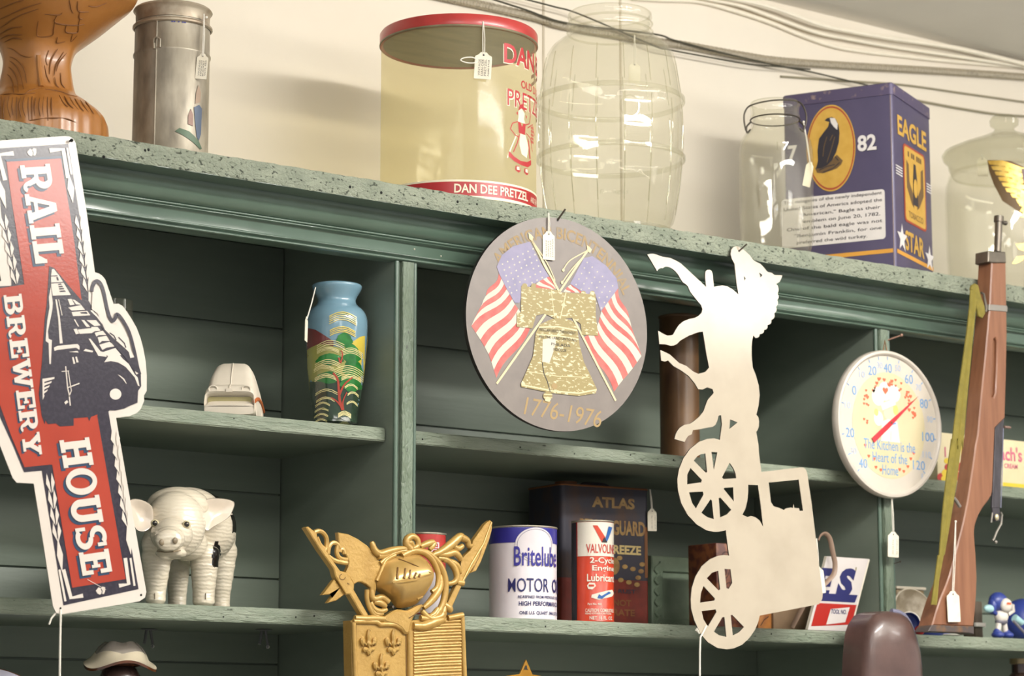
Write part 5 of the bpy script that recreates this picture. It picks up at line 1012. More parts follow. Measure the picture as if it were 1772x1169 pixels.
# ---------------- eagle tin
def build_eagle():
    mb = M('violet_blue_tin', '#49435f', .42, .1, var='#524b67', vscale=12, bump=.05, bscale=90, coat=.1); mlid = M('worn_violet_lid', '#544b67', .45, .15, var='#8d7a78', vscale=55, vpos=(.60, .70)); my = M('mustard_print', '#c9a04a', .5, var='#bf963f', vscale=60); mor = M('orange_line_print', '#d59a3f', .5); mr = M('brick_red_print', '#a5452f', .5); mwt = M('white_print', '#ddd8d6', .5); mk = M('black_print', '#2a2730', .55); mcrm = M('cream_panel_print', '#dcd6d2', .5); mbn = M('brown_print', '#6a5234', .55); mch = M('chipped_tin', '#a08c86', .5, .4)
    c0 = PY(1551, 455, -0.052); c0.z = ZT+.001; s = .198; Ht = PY(1541, 160, -.052).z-c0.z
    uL = Vector((-.417, .905, 0)); uL.normalize(); uR = Vector((.905, .417, 0)).normalized()
    e = thing('tin_box', tuple(c0), 'square violet-blue tin box with an eagle in a mustard oval and the number 82', 'tin')
    b = MB(); FL = Fr(c0, -uL, (0, 0, 1)); FR = Fr(c0, uR, (0, 0, 1))
    # FL: a runs towards the near corner, so the face spans a = -s .. 0
    rc = .006; o2 = []
    corners = [c0, c0+uR*s, c0+uR*s+uL*s, c0+uL*s]
    F0 = Fr(c0, uR, uL) # plan frame
    plan = rrect(0, 0, s, s, rc, 5)
    n = len(plan); 
    def ring(zz, off): return [F0.pt(p[0], p[1], zz) if off == 0 else F0.pt(*q, zz) for p, q in zip(plan, inset(plan, -off) if off else plan)]
    rings = [ring(0, 0), ring(.004, .0), ring(Ht, .0)]
    vs = [v for g in rings for v in g]; b.add(vs, [(i*n+k, i*n+(k+1) % n, (i+1)*n+(k+1) % n, (i+1)*n+k) for i in range(2) for k in range(n)], mb, True); b.add(rings[0], [tuple(range(n))], mb)
    b.tube([F0.pt(p[0], p[1], .002) for p in inset(plan, .0005)], .0016, mch, 6, closed=True)
    def panel(f, pts, m, c=.0005): b.poly(f, pts, m, c)
    panel(FL, bx(-s+.004, .028, -.005, .035), mor); panel(FR, bx(.005, .028, s-.004, .035), mor)
    b.stroke(FL, [(-.0035, .003), (-.0035, Ht-.003)], .0014, mch, .0004)
    # left face : oval, eagle, number, text
    def fx(x, y): return FL.px(x, y)
    oc = Vector(fx(1438, 256)); ra = abs(Vector(fx(1480, 256)).x-Vector(fx(1395, 256)).x)/2; rb = (fx(1438, 181)[1]-fx(1438, 331)[1])/2
    panel(FL, ellipse(oc.x, oc.y, ra, rb, 56), my, .0006); panel(FL, ellipse(oc.x, oc.y, ra*.96, rb*.965, 56), mr, .0009); panel(FL, ellipse(oc.x, oc.y, ra*.915, rb*.925, 56), my, .0012)
    E_ = lambda pts: FL.pxs(zp(1240, 100, 2.923, pts))
    panel(FL, E_([(548, 318), (560, 306), (585, 300), (605, 312), (618, 340), (624, 380), (620, 430), (606, 480), (585, 520), (560, 545), (530, 560), (505, 560), (515, 520), (512, 470), (520, 410), (545, 375), (565, 350), (572, 325), (560, 322)]), mk, .0016)
    panel(FL, E_([(575, 305), (600, 306), (615, 335), (612, 365), (595, 350), (580, 330)]), mcrm, .0018)
    for P in ([(600, 400), (580, 470), (560, 530)], [(560, 400), (545, 450), (540, 500)], [(590, 390), (575, 420)]): b.stroke(FL, E_(P), .0013, mbn, .0019)
    panel(FL, E_([(500, 560), (530, 530), (560, 540), (590, 510), (610, 490), (640, 520), (632, 540), (610, 560), (570, 575), (540, 585), (510, 582)]), mbn, .0015)
    for P in ([(520, 570), (560, 550), (600, 540)], [(540, 580), (590, 560), (625, 530)], [(600, 500), (618, 520)]): b.stroke(FL, E_(P), .0016, mk, .0018)
    p = fx(1500, 261); q = fx(1517, 231); h = q[1]-p[1]; b.text(FL, '82', (fx(1484, 250)[0]+fx(1517, 250)[0])/2+.0008, p[1]-.0008, h, mk, w=abs(fx(1517, 250)[0]-fx(1484, 250)[0]), c=.0006, bold=.03); b.text(FL, '82', (fx(1484, 250)[0]+fx(1517, 250)[0])/2, p[1], h, mwt, w=abs(fx(1517, 250)[0]-fx(1484, 250)[0]), c=.0010, bold=.03)
    b.text(FL, '17', (fx(1353, 265)[0]+fx(1380, 265)[0])/2, fx(1366, 280)[1], h, mwt, w=abs(fx(1380, 265)[0]-fx(1353, 265)[0]), c=.0010, bold=.03)
    a0 = fx(1352, 340)[0]; a1 = fx(1531, 328)[0]; z1 = fx(1528, 327)[1]; z0 = fx(1531, 411)[1]
    panel(FL, rrect(a0, z0-.002, a1, z1, .006), mcrm, .0006)
    for i, t in enumerate(('The delegates of the newly independent', 'United States of America adopted the', '"American," Bagle as their', 'emblem on June 20, 1782.', 'One of the bald eagle was not', '"Benjamin Franklin, for one', 'preferred the wild turkey.')):
        w = (a1-a0)*(.95, .95, .78, .74, .92, .84, .68)[i]; hh = (z1-z0)/7; b.text(FL, t, a0+(a1-a0)*.025+((a1-a0)*.95-w)*(0 if i in (0, 1) else .9 if i in (2, 3, 4, 5) else .45), z1-hh*(i+1)+hh*.12, hh*.62, mk, w=w, c=.0012, align='l')
    # right face
    def gx(x, y): return FR.px(x, y)
    G_ = lambda pts: FR.pxs(zp(1240, 100, 2.923, pts))
    b.text(FR, 'EAGLE', s*.49, Ht*.78, Ht*.115, my, w=s*.76, c=.0008, bold=.03)
    b.text(FR, 'STAR', s*.49, Ht*.135, Ht*.115, my, w=s*.50, c=.0008, bold=.03)
    panel(FR, rrect(s*.24, Ht*.30, s*.82, Ht*.75, .010), mr, .0006); panel(FR, rrect(s*.265, Ht*.312, s*.795, Ht*.738, .008), my, .0010)
    for sg in (-1, 1):
        panel(FR, [(s*.53+sg*x*s, Ht*y) for x, y in ((.04, .40), (.10, .42), (.22, .50), (.22, .66), (.16, .64), (.15, .54), (.06, .48))], mbn, .0014)
    b.poly(FR, [(s*.46, Ht*.42), (s*.60, Ht*.42), (s*.58, Ht*.58), (s*.55, Ht*.66), (s*.50, Ht*.66), (s*.48, Ht*.58)], mk, .0016); panel(FR, ellipse(s*.53, Ht*.52, s*.05, Ht*.055, 16), my, .0020)
    b.text(FR, '- -- ---', s*.53, Ht*.685, Ht*.03, mbn, w=s*.36, c=.0014); b.text(FR, 'TOBACCO', s*.53, Ht*.335, Ht*.035, mbn, w=s*.38, c=.0014)
    def st(x, y, r_): return [(x+(r_ if i % 2 == 0 else r_*.42)*math.sin(i*math.pi/5), y+(r_ if i % 2 == 0 else r_*.42)*math.cos(i*math.pi/5)) for i in range(10)]
    panel(FR, st(s*.16, Ht*.19, s*.13), mwt, .0008); panel(FR, st(s*.88, Ht*.155, s*.12), mwt, .0008)
    for y in (.545, .560, .575, .59): panel(FR, bx(s*.04, Ht*(y-.0), s*.21, Ht*(y+.007)), mwt, .0008); panel(FR, bx(s*.85, Ht*(y-.0), s*.985, Ht*(y+.007)), mwt, .0008)
    b.build('tin_body', e)
    b = MB(); pl = inset(plan, -.0016); l0 = Ht-.002; l1 = PY(1541, 141, -.052).z-c0.z
    rr = [[F0.pt(p[0], p[1], zz) for p in q] for zz, q in ((l0, plan), (l0, pl), (l1-.002, pl), (l1, inset(plan, .001)))]
    vs = [v for g in rr for v in g]; b.add(vs, [(i*n+k, i*n+(k+1) % n, (i+1)*n+(k+1) % n, (i+1)*n+k) for i in range(3) for k in range(n)], mlid, True); b.add(rr[3], [tuple(range(n))], mlid)
    b.build('lid', e)
build_eagle()
# ---------------- glass cookie jar with gilt eagle wings
def build_cookie():
    Y = 0.075; px_ = 1742; o = top_axis(px_, 350, Y); e = thing('cookie_jar', tuple(o), 'lidded clear glass jar with gold wing decoration at the far right', 'jar')
    zb = ZT+.0005; z = lambda y: PY(px_, y, Y).z; r = lambda w, y: rpx(w, PY(px_, y, Y)); c = (o.x, Y, 0); va = view_ang(o)
    P = [(96, 300), (98, 306), (103, 320), (105, 350), (105, 420), (104, 480), (102, 490)]; pr = [(r(w, y), max(z(y), zb+.002)) for w, y in P]+[(r(96, 480), zb), (.001, zb+.003)]
    b = MB(); b.lathe(pr, c, gl, seg=96); b.lathe([(max(.001, a-.003), q+.001) for a, q in pr[:-2]]+[(.001, zb+.007)], c, gl, seg=96)
    T = cyl_T(c, r(105.5, 380), va); mg = M('gilt_transfer', '#b9933a', .3, .5, var='#d1b25e', vscale=60); mgd = M('dark_gilt_outline', '#5c4522', .5, .2)
    W = lambda pts: [((x-1742)/FPX*dist(PY(1742, 380, Y-.1))*1.04, PY(1742, y, Y-.1).z) for x, y in zp(1620, 180, 3.65, pts)]
    def wr(pts, m, cc): v, f_ = slices(pts, tessellate_polygon([[Vector((p[0], p[1], 0)) for p in pts]]), .006); b.add([T(p[0], p[1], cc) for p in v], f_, m)
    wr(W([(335, 315), (480, 330), (560, 370), (700, 380), (700, 680), (560, 675), (500, 640), (420, 580), (370, 470), (345, 390)]), mgd, .0006)
    for k in range(9):
        y0 = 320+k*36; x0 = 338+k*20+max(0, k-5)*12; wr(W([(x0, y0), (x0+90, y0+4), (540, y0+52), (600, y0+62), (600, y0+84), (520, y0+78), (x0+60, y0+34), (x0+10, y0+24)]), mg, .0012)
    for pts in ([(490, 855), (560, 850), (600, 880), (560, 905), (510, 890)], [(465, 980), (495, 935), (540, 930), (530, 960), (490, 980)], [(560, 920), (620, 905), (640, 930), (590, 945)]): wr(W(pts), mg, .0008)
    wr(W([(540, 380), (640, 372), (660, 470), (600, 520), (550, 470)]), M('brown_transfer', '#5a3e36', .4), .0016)
    b.build('jar_body', e)
    b = MB(); L_ = [(10, 206), (20, 203), (25, 210), (24, 218), (16, 224), (20, 230), (45, 240), (80, 252), (104, 262), (108, 268), (106, 275), (99, 280), (97, 292), (92, 304)]
    pl = [(.001, z(203))]+[(r(w, y), z(y)) for w, y in L_]; b.lathe(pl, c, gl2, seg=96); b.lathe([(max(.001, a-.003), q-.003) for a, q in pl[6:]], c, gl, seg=96); b.build('lid', e)
    price_tag('tag lying inside the lidded gold wing jar below the lid', PY(1698, 268, Y+.0), PY(1700, 275, Y+.0), .020, .036, (), yaw=R(30))
build_cookie()
# ================================================================ things on the shelves
ZS2, ZS3, ZS4 = Z2[1]+.0006, Z3[1]+.0006, 1.44+.0006
def on(px_, py_, Y, z): p = PY(px_, py_, Y); return Vector((p.x, Y, z))
def lat(b, px_, Y, prof, m, z0, seg=64, **kw):
    pr = [(rpx(w, PY(px_, y, Y)), PY(px_, y, Y).z) for w, y in prof]; pr = [(r_, max(z_, z0)) for r_, z_ in pr]
    o = PY(px_, prof[0][1], Y); b.lathe(pr, (o.x, Y, 0), m, seg=seg, **kw); return Vector((o.x, Y, 0)), pr
# ---------------- drinking glass behind the railway sign
def build_glass():
    Y = 0.21; o = on(192, 600, Y, ZS2); e = tag(None or bpy.data.objects.new('drinking_glass', None), 'clear drinking glass on the upper left shelf, half hidden by the railway sign', 'glass'); COL.objects.link(e); e.location = o
    bpy.context.view_layer.update(); b = MB(); z = lambda y: PY(192, y, Y).z; r = rpx(36, PY(192, 520, Y))
    pr = [(r, z(521)), (r*.98, z(560)), (r*.9, ZS2+.02), (r*.86, ZS2)]; b.lathe(pr, (o.x, Y, 0), gl2, seg=64); b.lathe([(a-.002, q+(.006 if i == 3 else 0)) for i, (a, q) in enumerate(pr)]+[(.001, ZS2+.006)], (o.x, Y, 0), gl, seg=64); b.lathe([(r*.86, ZS2), (.001, ZS2+.001)], (o.x, Y, 0), gl2, seg=64); b.lathe([(r-.002, z(521)), (r-.001, z(521)+.001), (r, z(521))], (o.x, Y, 0), gl2, seg=64); b.build('glass_body', e)
build_glass()
# ---------------- white bisque toy car
def build_car():
    Y0 = 0.045; m = M('white_bisque', '#d6ccbb', .65, var='#cdc3b1', vscale=25); mt = M('tan_recess', '#a39a6c', .7); mo = M('orange_side_stripe', '#b5612e', .6)
    c = on(397, 705, Y0, ZS2); e = thing('toy_car', tuple(c), 'unpainted white ceramic toy car seen from the front on the upper left shelf', 'toy car')
    ya = R(37); u = Vector((math.cos(ya), -math.sin(ya), 0)); d = Vector((math.sin(ya), math.cos(ya), 0)) # u = car's left-right, d = towards its tail
    w = rpx(87, c)/2/1.0; H = PY(397, 625, Y0+.03).z-ZS2
    def P(a, s, h): return c+u*a+d*s+Vector((0, 0, h))
    # cross sections along the length: (s, half width low, half width high, z low, z high)
    secs = [(-.003, w*.93, w*.90, .000, .014), (-.006, w*.98, w*.95, .001, .013), (-.006, w*.98, w*.95, .012, .014), (.006, w*.90, w*.90, .001, .022), (.006, w*.92, w*.90, .001, .028), (-.003, w*.99, w*.96, .001, .031), (-.005, w, w*.97, .001, .034), (-.001, w, w*.96, .001, .041), (.014, w, w*.90, .001, .0455), (.024, w, w*.80, .001, H*.80), (.042, w*1.0, w*.70, .001, H*.97), (.052, w*1.0, w*.66, .001, H), (.085, w, w*.66, .001, H), (.105, w, w*.72, .001, H*.9), (.130, w, w*.85, .001, H*.62), (.150, w*.95, w*.85, .001, H*.5), (.152, w*.9, w*.8, .004, H*.4)]
    b = MB(); N = 24; vs = []
    for s, wl, wh, zl, zh in secs:
        mid = min(zh*.62, .042) if zh > .04 else (zl+zh)/2
        for k in range(N):
            t = 2*math.pi*k/N; cx, cz = math.cos(t), math.sin(t); ex = math.copysign(abs(cx)**.35, cx); ez = math.copysign(abs(cz)**.35, cz)
            ww = wl if ez < 0 else wl+(wh-wl)*ez; zz = (zl+zh)/2+(zh-zl)/2*ez; vs.append(P(ww*ex, s, zz))
    b.add(vs, [(i*N+k, i*N+(k+1) % N, (i+1)*N+(k+1) % N, (i+1)*N+k) for i in range(len(secs)-1) for k in range(N)]+[tuple(range(N)), tuple(range((len(secs)-1)*N, len(secs)*N))], m, True)
    f = Fr(P(0, 0, 0), u, (0, 0, 1)); 
    b.poly(Fr(P(0, .0055, 0), u, (0, 0, 1)), [(-w*.90, .027), (w*.90, .027), (w*.86, .017), (w*.5, .0148), (-w*.5, .0148), (-w*.86, .017)], mt, .0012)  # tan face set into the grille recess
    for sg in (-1, 1): b.tube([P(sg*w*.66+w*.17*math.cos(t), -.0032, .0370+.0045*math.sin(t)) for t in [i*math.pi/8 for i in range(16)]], .0011, m, 6, closed=True)
    b.tube([P(0, -.0050, .033), P(0, -.0020, .0415), P(0, .014, .0462), P(0, .0235, H*.80), P(0, .041, H*.98)], .0008, m, 6)
    b.extr(Fr(P(0, -.0046, 0), u, (0, 0, 1)), bx(-w*.13, .0325, w*.13, .0375), 0, .0012, m)
    b.tube([P(w*.99, s, .02+.012*math.sin(s*20)) for s in (.0, .03, .06, .1, .14)], .0028, mo, 8)
    b.build('car_body', e)
    for s in (.022, .118):
        for sg in (-1, 1): wb = MB(); wb.tube([P(sg*w*.80, s, .0105), P(sg*w*1.03, s, .0105)], .0102, m, 24); wb.build('wheel', e)
build_car()
# ---------------- painted vase
def build_vase():
    Y = 0.070; px_ = 582; ms = M('vase_sky_blue', '#7496a6', .14, var='#6d8d9d', vscale=10, coat=.6); my = M('vase_yellow_hill', '#cbb548', .16, coat=.6, var='#c0ab45'); mo = M('vase_maroon_hill', '#6f3a39', .16, coat=.6); mol = M('vase_olive_field', '#9a9a52', .16, coat=.6, var='#8b8a4c'); mg = M('vase_leaf_green', '#2d7a34', .16, coat=.6, var='#1e5a28', vscale=60); mdg = M('vase_dark_green', '#2e4130', .15, coat=.6, var='#263328', vscale=40); mcm = M('vase_cream_strokes', '#d8cf93', .25, coat=.4); myl = M('vase_yellow_strokes', '#d9c35a', .25, coat=.4); mrd = M('vase_red_trunk', '#a5402f', .2, coat=.5)
    P = [(33, 491), (41, 493), (43.5, 496), (42, 502), (36, 512), (33, 520), (36, 528), (47, 538), (52.5, 550), (54, 565), (53, 590), (51, 615), (48.5, 645), (45, 672), (41, 696), (37.5, 716), (37, 724), (38, 733)]
    o = on(px_, 600, Y, ZS2); e = thing('painted_vase', tuple(o), 'glossy blue vase painted with a green tree on the upper left shelf', 'vase')
    pr = [(rpx(w, PY(px_, y, Y)), PY(px_, y, Y).z) for w, y in P]; pr = smoothpts(pr, 4, False); kz = (pr[-1][1]-ZS2); pr = [(r_, max(z_, ZS2)) for r_, z_ in pr]+[(.001, ZS2)]
    b = MB(); b.lathe(pr, (o.x, Y, 0), ms, seg=96, mats=[mdg if PY(px_, 700, Y).z > p_[1] else ms for p_ in pr]); b.lathe([(pr[0][0], pr[0][1]), (pr[0][0]-.006, pr[0][1]-.02), (pr[0][0]-.004, pr[0][1]-.05), (.001, pr[0][1]-.06)], (o.x, Y, 0), mdg, seg=64)
    zs = [p[1] for p in pr]; va = view_ang(o)
    def rad(z):
        for (r1, z1), (r2, z2) in zip(pr, pr[1:]):
            if min(z1, z2) <= z <= max(z1, z2): return r1+(r2-r1)*(z-z1)/((z2-z1) or 1e-6)
        return pr[-2][0]
    def V(x, y, cc): # zoom pixel of the painting -> surface
        px2, py2 = 300+x/3.248, 440+y/3.248; p = PY(px_, py2, Y-.035); z = max(p.z, ZS2+.0008); r_ = rad(z); s = max(-1, min(1, rpx(px2-px_, p)/r_)); t = va+math.asin(s)
        return Vector((o.x+(r_+cc)*math.cos(t), o.y+(r_+cc)*math.sin(t), z))
    def T(a, bb, cc): return V(a, bb, cc)
    def area_(pts, m, cc):
        tri = tessellate_polygon([[Vector((p[0], p[1], 0)) for p in pts]]); bm = bmesh.new(); bv = [bm.verts.new((p[0], p[1], 0)) for p in pts]
        for t in tri: bm.faces.new([bv[i] for i in t])
        for ax, lo, hi, st in ((0, 700, 1120, 22), (1, 160, 960, 18)):
            q = lo
            while q < hi:
                no = (1, 0, 0) if ax == 0 else (0, 1, 0); bmesh.ops.bisect_plane(bm, geom=bm.verts[:]+bm.edges[:]+bm.faces[:], plane_co=(q, q, 0), plane_no=no); q += st
        bm.verts.index_update(); b.add([V(v.co.x, v.co.y, cc) for v in bm.verts], [tuple(v.index for v in f.verts) for f in bm.faces], m, True); bm.free()
    area_([(752, 400), (800, 420), (860, 462), (900, 490), (900, 560), (750, 560)], mo, .0004); area_([(1098, 430), (1050, 452), (1000, 492), (960, 520), (960, 720), (1085, 700), (1100, 560)], my, .0004)
    area_([(752, 520), (820, 500), (960, 530), (1000, 700), (1060, 740), (760, 740)], mol, .0006); area_([(768, 700), (860, 715), (1000, 700), (1078, 700), (1060, 800), (1050, 962), (790, 962), (780, 800)], mdg, .0008)
    rnd = random.Random(11)
    for cx, cy, w, h in ((960, 480, 90, 60), (1000, 560, 100, 90), (880, 590, 150, 50), (1010, 640, 110, 90), (880, 690, 160, 50), (1000, 720, 120, 70), (860, 860, 110, 50), (1000, 820, 100, 90), (840, 920, 90, 40), (990, 900, 90, 60)):
        area_([(cx+w/2*math.cos(t)*(1+.12*math.sin(5*t)), cy+h*.62*math.sin(t)*(1+.12*math.cos(4*t))) for t in [i*2*math.pi/20 for i in range(20)]], mg if cy < 800 else mdg, .0010)
    def arc(cx, cy, w, h, m, n=1):
        for k in range(n):
            pts = [(cx-w/2+w*i/12, cy+k*h*.42-h*math.sin(math.pi*i/12)+rnd.uniform(-1, 1)) for i in range(13)]; o_ = strokepoly(pts, rnd.uniform(3.2, 5)); b.add([V(p[0], p[1], .0014) for p in o_], [(i, i+1, 24-i, 25-i) for i in range(12)], m, True)
    for cx, cy, w, h, n, m in ((950, 350, 150, 26, 5, myl), (950, 430, 140, 22, 4, myl), (885, 510, 150, 26, 3, mcm), (870, 540, 120, 18, 3, mcm), (1000, 545, 120, 22, 4, mcm), (870, 615, 140, 24, 3, mcm), (850, 640, 110, 18, 3, mcm), (985, 650, 160, 28, 5, mcm), (860, 690, 120, 20, 3, mcm), (1000, 690, 110, 18, 3, mcm), (865, 775, 120, 22, 2, mcm), (860, 815, 100, 18, 2, mcm), (845, 840, 80, 16, 2, mcm), (840, 870, 75, 14, 2, mcm), (838, 900, 75, 14, 2, mcm), (836, 930, 70, 14, 2, mcm), (965, 890, 70, 16, 4, mcm), (1000, 740, 70, 18, 2, mcm), (1010, 780, 60, 16, 2, mcm), (1005, 830, 60, 16, 2, mcm), (965, 945, 70, 12, 2, mcm), (900, 960, 60, 8, 1, mcm)): arc(cx, cy, w, h, m, n)
    for pts, w in (([(955, 868), (938, 820), (932, 760), (925, 700), (900, 665)], 16), ([(935, 790), (960, 730), (1005, 685)], 11), ([(945, 850), (920, 820), (890, 800)], 9), ([(930, 580), (940, 610), (950, 560), (940, 540)], 9), ([(958, 868), (955, 820), (975, 770)], 8)):
        pts = smoothpts(pts, 4, False); o_ = strokepoly(pts, w, w*.6); n = len(pts); b.add([V(p[0], p[1], .0018) for p in o_], [(i, i+1, 2*n-2-i, 2*n-1-i) for i in range(n-1)], mrd, True)
    b.build('vase_body', e)
    f0 = PY(546, 497, Y-.022); f1 = PY(531, 552, Y-.045)
    price_tag('pinkish price tag hanging at the left of the painted blue vase', f0, f1, .013, .036, (), yaw=R(-42), roll=R(-4))
build_vase()
# ---------------- brown cardboard tube
def build_tube():
    Y = 0.16; px_ = 1176; m = M('brown_rusty_tin', '#7d5b36', .5, var='#503523', vscale=18, vpos=(.3, .75), stretch=(1.5, 1.5, .6), bump=.1, bscale=60, coat=.1)
    o = on(px_, 700, Y, ZS2); e = thing('brown_cylinder', tuple(o), 'tall brown cylinder standing on the upper middle shelf behind the cream horse', 'canister'); r = rpx(34, PY(px_, 660, Y)); zt = PY(px_, 548, Y).z
    b = MB(); b.lathe([(.001, ZS2), (r, ZS2), (r+.0006, ZS2+.002), (r, ZS2+.004), (r, zt-.004)], (o.x, Y, 0), m, seg=64); b.build('tube_body', e)
    b = MB(); b.lathe([(r, zt-.004), (r+.0012, zt-.002), (r+.0012, zt), (r-.001, zt+.001), (r-.002, zt-.002), (.001, zt-.002)], (o.x, Y, 0), m, seg=64); b.build('rim', e)
build_tube()
# ---------------- candy box, upper right shelf
def build_candy():
    Y = 0.10; f = yplane(Y); mc = M('cream_carton', '#e0d3ac', .5, var='#d8cba2', vscale=30); mp = M('pink_print', '#d26a86', .5); myw = M('yellow_print', '#e0c338', .5); mrd = M('red_fruit_print', '#b83a32', .5); mor = M('orange_fruit_print', '#c9763a', .5)
    a0 = f.px(1622, 800)[0]; a1 = f.px(1800, 800)[0]+.10; b1 = f.px(1740, 760)[1]; e = thing('candy_box', (a0, Y, ZS2), 'cream cardboard box with pink lettering and a yellow strip behind the rifle', 'box')
    b = MB(); b.box(a0, a1, Y, Y+.07, ZS2, b1, mc, .0008); h = b1-ZS2
    b.poly(f, bx(f.px(1735, 830)[0], ZS2+.005, a1-.001, ZS2+.018), myw, .0006)
    b.text(f, "Brach's", f.px(1712, 780)[0], ZS2+h*.60, .026, mp, w=f.px(1768, 780)[0]-f.px(1712, 780)[0], c=.0006, align='l', bold=.02)
    b.text(f, 'CREAM', f.px(1737, 793)[0], ZS2+h*.46, .0085, mp, w=f.px(1760, 793)[0]-f.px(1737, 793)[0], c=.0006, align='l', bold=.02)
    b.text(f, 'I', f.px(1634, 775)[0], ZS2+h*.55, .018, mp, c=.0006, align='l', bold=.015)
    for px_, py_, r_, m in ((1628, 825, 7, mrd), (1636, 818, 7, myw), (1640, 808, 6, mrd), (1645, 822, 7, mrd), (1652, 826, 6, myw), (1638, 797, 5, myw), (1634, 828, 6, myw), (1664, 808, 9, mrd), (1672, 820, 9, mor), (1660, 824, 8, mrd), (1678, 808, 6, mrd), (1668, 795, 6, mrd)): b.poly(f, f.pxs(ellipse(px_, py_, r_, r_, 14)), m, .0007)
    b.poly(f, f.pxs([(1664, 762), (1670, 762), (1670, 800), (1662, 800)]), myw, .0006)
    b.build('carton', e)
build_candy()
# ---------------- pig
def build_pig():
    m = M('cream_glazed_ceramic', '#d9cfbb', .22, var='#cfc4ae', vscale=20, coat=.4); mk = M('black_glaze_patch', '#1d1a18', .15, coat=.6); mi = M('inner_ear_glaze', '#d6c8b6', .25, coat=.4)
    # wrinkles: fine rings cut into the glaze
    nt = m.node_tree; wv = nt.nodes.new('ShaderNodeTexWave'); wv.wave_type = 'BANDS'; wv.bands_direction = 'Z'; wv.inputs['Scale'].default_value = 60; wv.inputs['Distortion'].default_value = 5; wv.inputs['Detail Scale'].default_value = 1.2
    tc = [n for n in nt.nodes if n.type == 'TEX_COORD'][0]; nt.links.new(tc.outputs['Object'], wv.inputs['Vector']); bp = nt.nodes.new('ShaderNodeBump'); bp.inputs['Strength'].default_value = .22; bp.inputs['Distance'].default_value = .002
    nt.links.new(wv.outputs[0], bp.inputs['Height']); nt.links.new(bp.outputs[0], nt.nodes['Principled BSDF'].inputs['Normal'])
    Yc = 0.105; o = on(330, 1040, Yc, ZS3); e = thing('ceramic_pig', tuple(o), 'cream ceramic pig with black patches on the lower left shelf beside the railway sign', 'figurine')
    va = R(16) # the pig looks towards the camera, its body runs back and to the right
    k = 1/1.235e3 # metres per photo pixel at the pig
    fd = Vector((-math.sin(R(8)), -math.cos(R(8)), 0)); sd = Vector((math.cos(R(34)), -math.sin(R(34)), 0)) # sd: across the picture
    vd = Vector((math.sin(R(27)), math.cos(R(27)), 0)) # away from the camera
    def W(x, y, dpt): # photo pixel and depth (m, away from the viewer) relative to the pig's standing point
        p = PY(x, y, Yc); return p+ray(x, y).normalized()*dpt
    bm = bmesh.new()
    def E(x, y, dpt, rx, ry, rz, tilt=0.0):
        c = W(x, y, dpt); u = Vector((math.cos(R(27)), -math.sin(R(27)), 0)); M3 = Matrix((u, vd, Vector((0, 0, 1)))).transposed()
        mat = Matrix.Translation(c) @ M3.to_4x4() @ Matrix.Rotation(tilt, 4, 'Y') @ Matrix.Diagonal((rx*k, ry*k, rz*k, 1)); bmesh.ops.create_uvsphere(bm, u_segments=28, v_segments=18, radius=1.0, matrix=mat)
    def leg(x, dpt, ytop, r0, r1):
        top = W(x, ytop, dpt); ft = Vector((top.x, top.y, ZS3)); n = 10; u = Vector((math.cos(R(27)), -math.sin(R(27)), 0))
        for i in range(n+1):
            t = i/n; rr = (r0+(r1-r0)*min(1, t*1.15))*k*(1.0+.05*(i % 2)); c = top+(ft+Vector((0, 0, .012))-top)*t
            bmesh.ops.create_uvsphere(bm, u_segments=24, v_segments=14, radius=1.0, matrix=Matrix.Translation(c) @ Matrix.Diagonal((rr, rr, .012, 1)))
        bmesh.ops.create_uvsphere(bm, u_segments=24, v_segments=14, radius=1.0, matrix=Matrix.Translation(ft+Vector((0, 0, .009))-vd*.003) @ Matrix.Diagonal((r1*k*1.04, r1*k*1.08, .009, 1)))
    E(345, 915, .045, 65, 82, 66); E(325, 900, .015, 66, 50, 58); E(358, 925, .085, 52, 50, 58) # barrel of the body
    E(303, 908, -.045, 52, 50, 58); E(308, 874, -.025, 54, 46, 32); E(297, 925, -.085, 36, 40, 29); E(293, 932, -.112, 26, 26, 21); E(292, 934, -.130, 23, 7, 19); E(296, 957, -.088, 27, 30, 10); E(325, 940, -.03, 34, 30, 30); E(275, 940, -.03, 30, 30, 30)
    leg(271, -.022, 960, 26, 17); leg(354, -.022, 955, 26, 19); leg(308, .075, 970, 22, 16); leg(384, .075, 950, 28, 16)
    me = bpy.data.meshes.new('pig_source'); bm.to_mesh(me); bm.free(); ob = bpy.data.objects.new('pig_source', me); COL.objects.link(ob)
    md = ob.modifiers.new('r', 'REMESH'); md.mode = 'VOXEL'; md.voxel_size = .0017; sm = ob.modifiers.new('s', 'SMOOTH'); sm.factor = .6; sm.iterations = 16
    dg = bpy.context.evaluated_depsgraph_get(); m2 = bpy.data.meshes.new_from_object(ob.evaluated_get(dg)); vs = [v.co[:] for v in m2.vertices]; fs = [tuple(p.vertices) for p in m2.polygons]; bpy.data.objects.remove(ob); bpy.data.meshes.remove(m2)
    zmin = min(v[2] for v in vs); vs = [(v[0], v[1], v[2]+(ZS3-zmin)*max(0, 1-(v[2]-zmin)/.05)) for v in vs]
    def pix(p): q = Vector(p)-CAM; s = q.dot(D); return 886+FPX*q.dot(RT)/s, 584.5-FPX*q.dot(UP)/s, s
    b = MB(); fa, fb = [], []
    c0 = W(345, 915, .03)
    from mathutils import noise
    spots = [(W(352, 853, .075), .034), (W(404, 905, .09), .018), (W(373, 957, .008), .0165)]
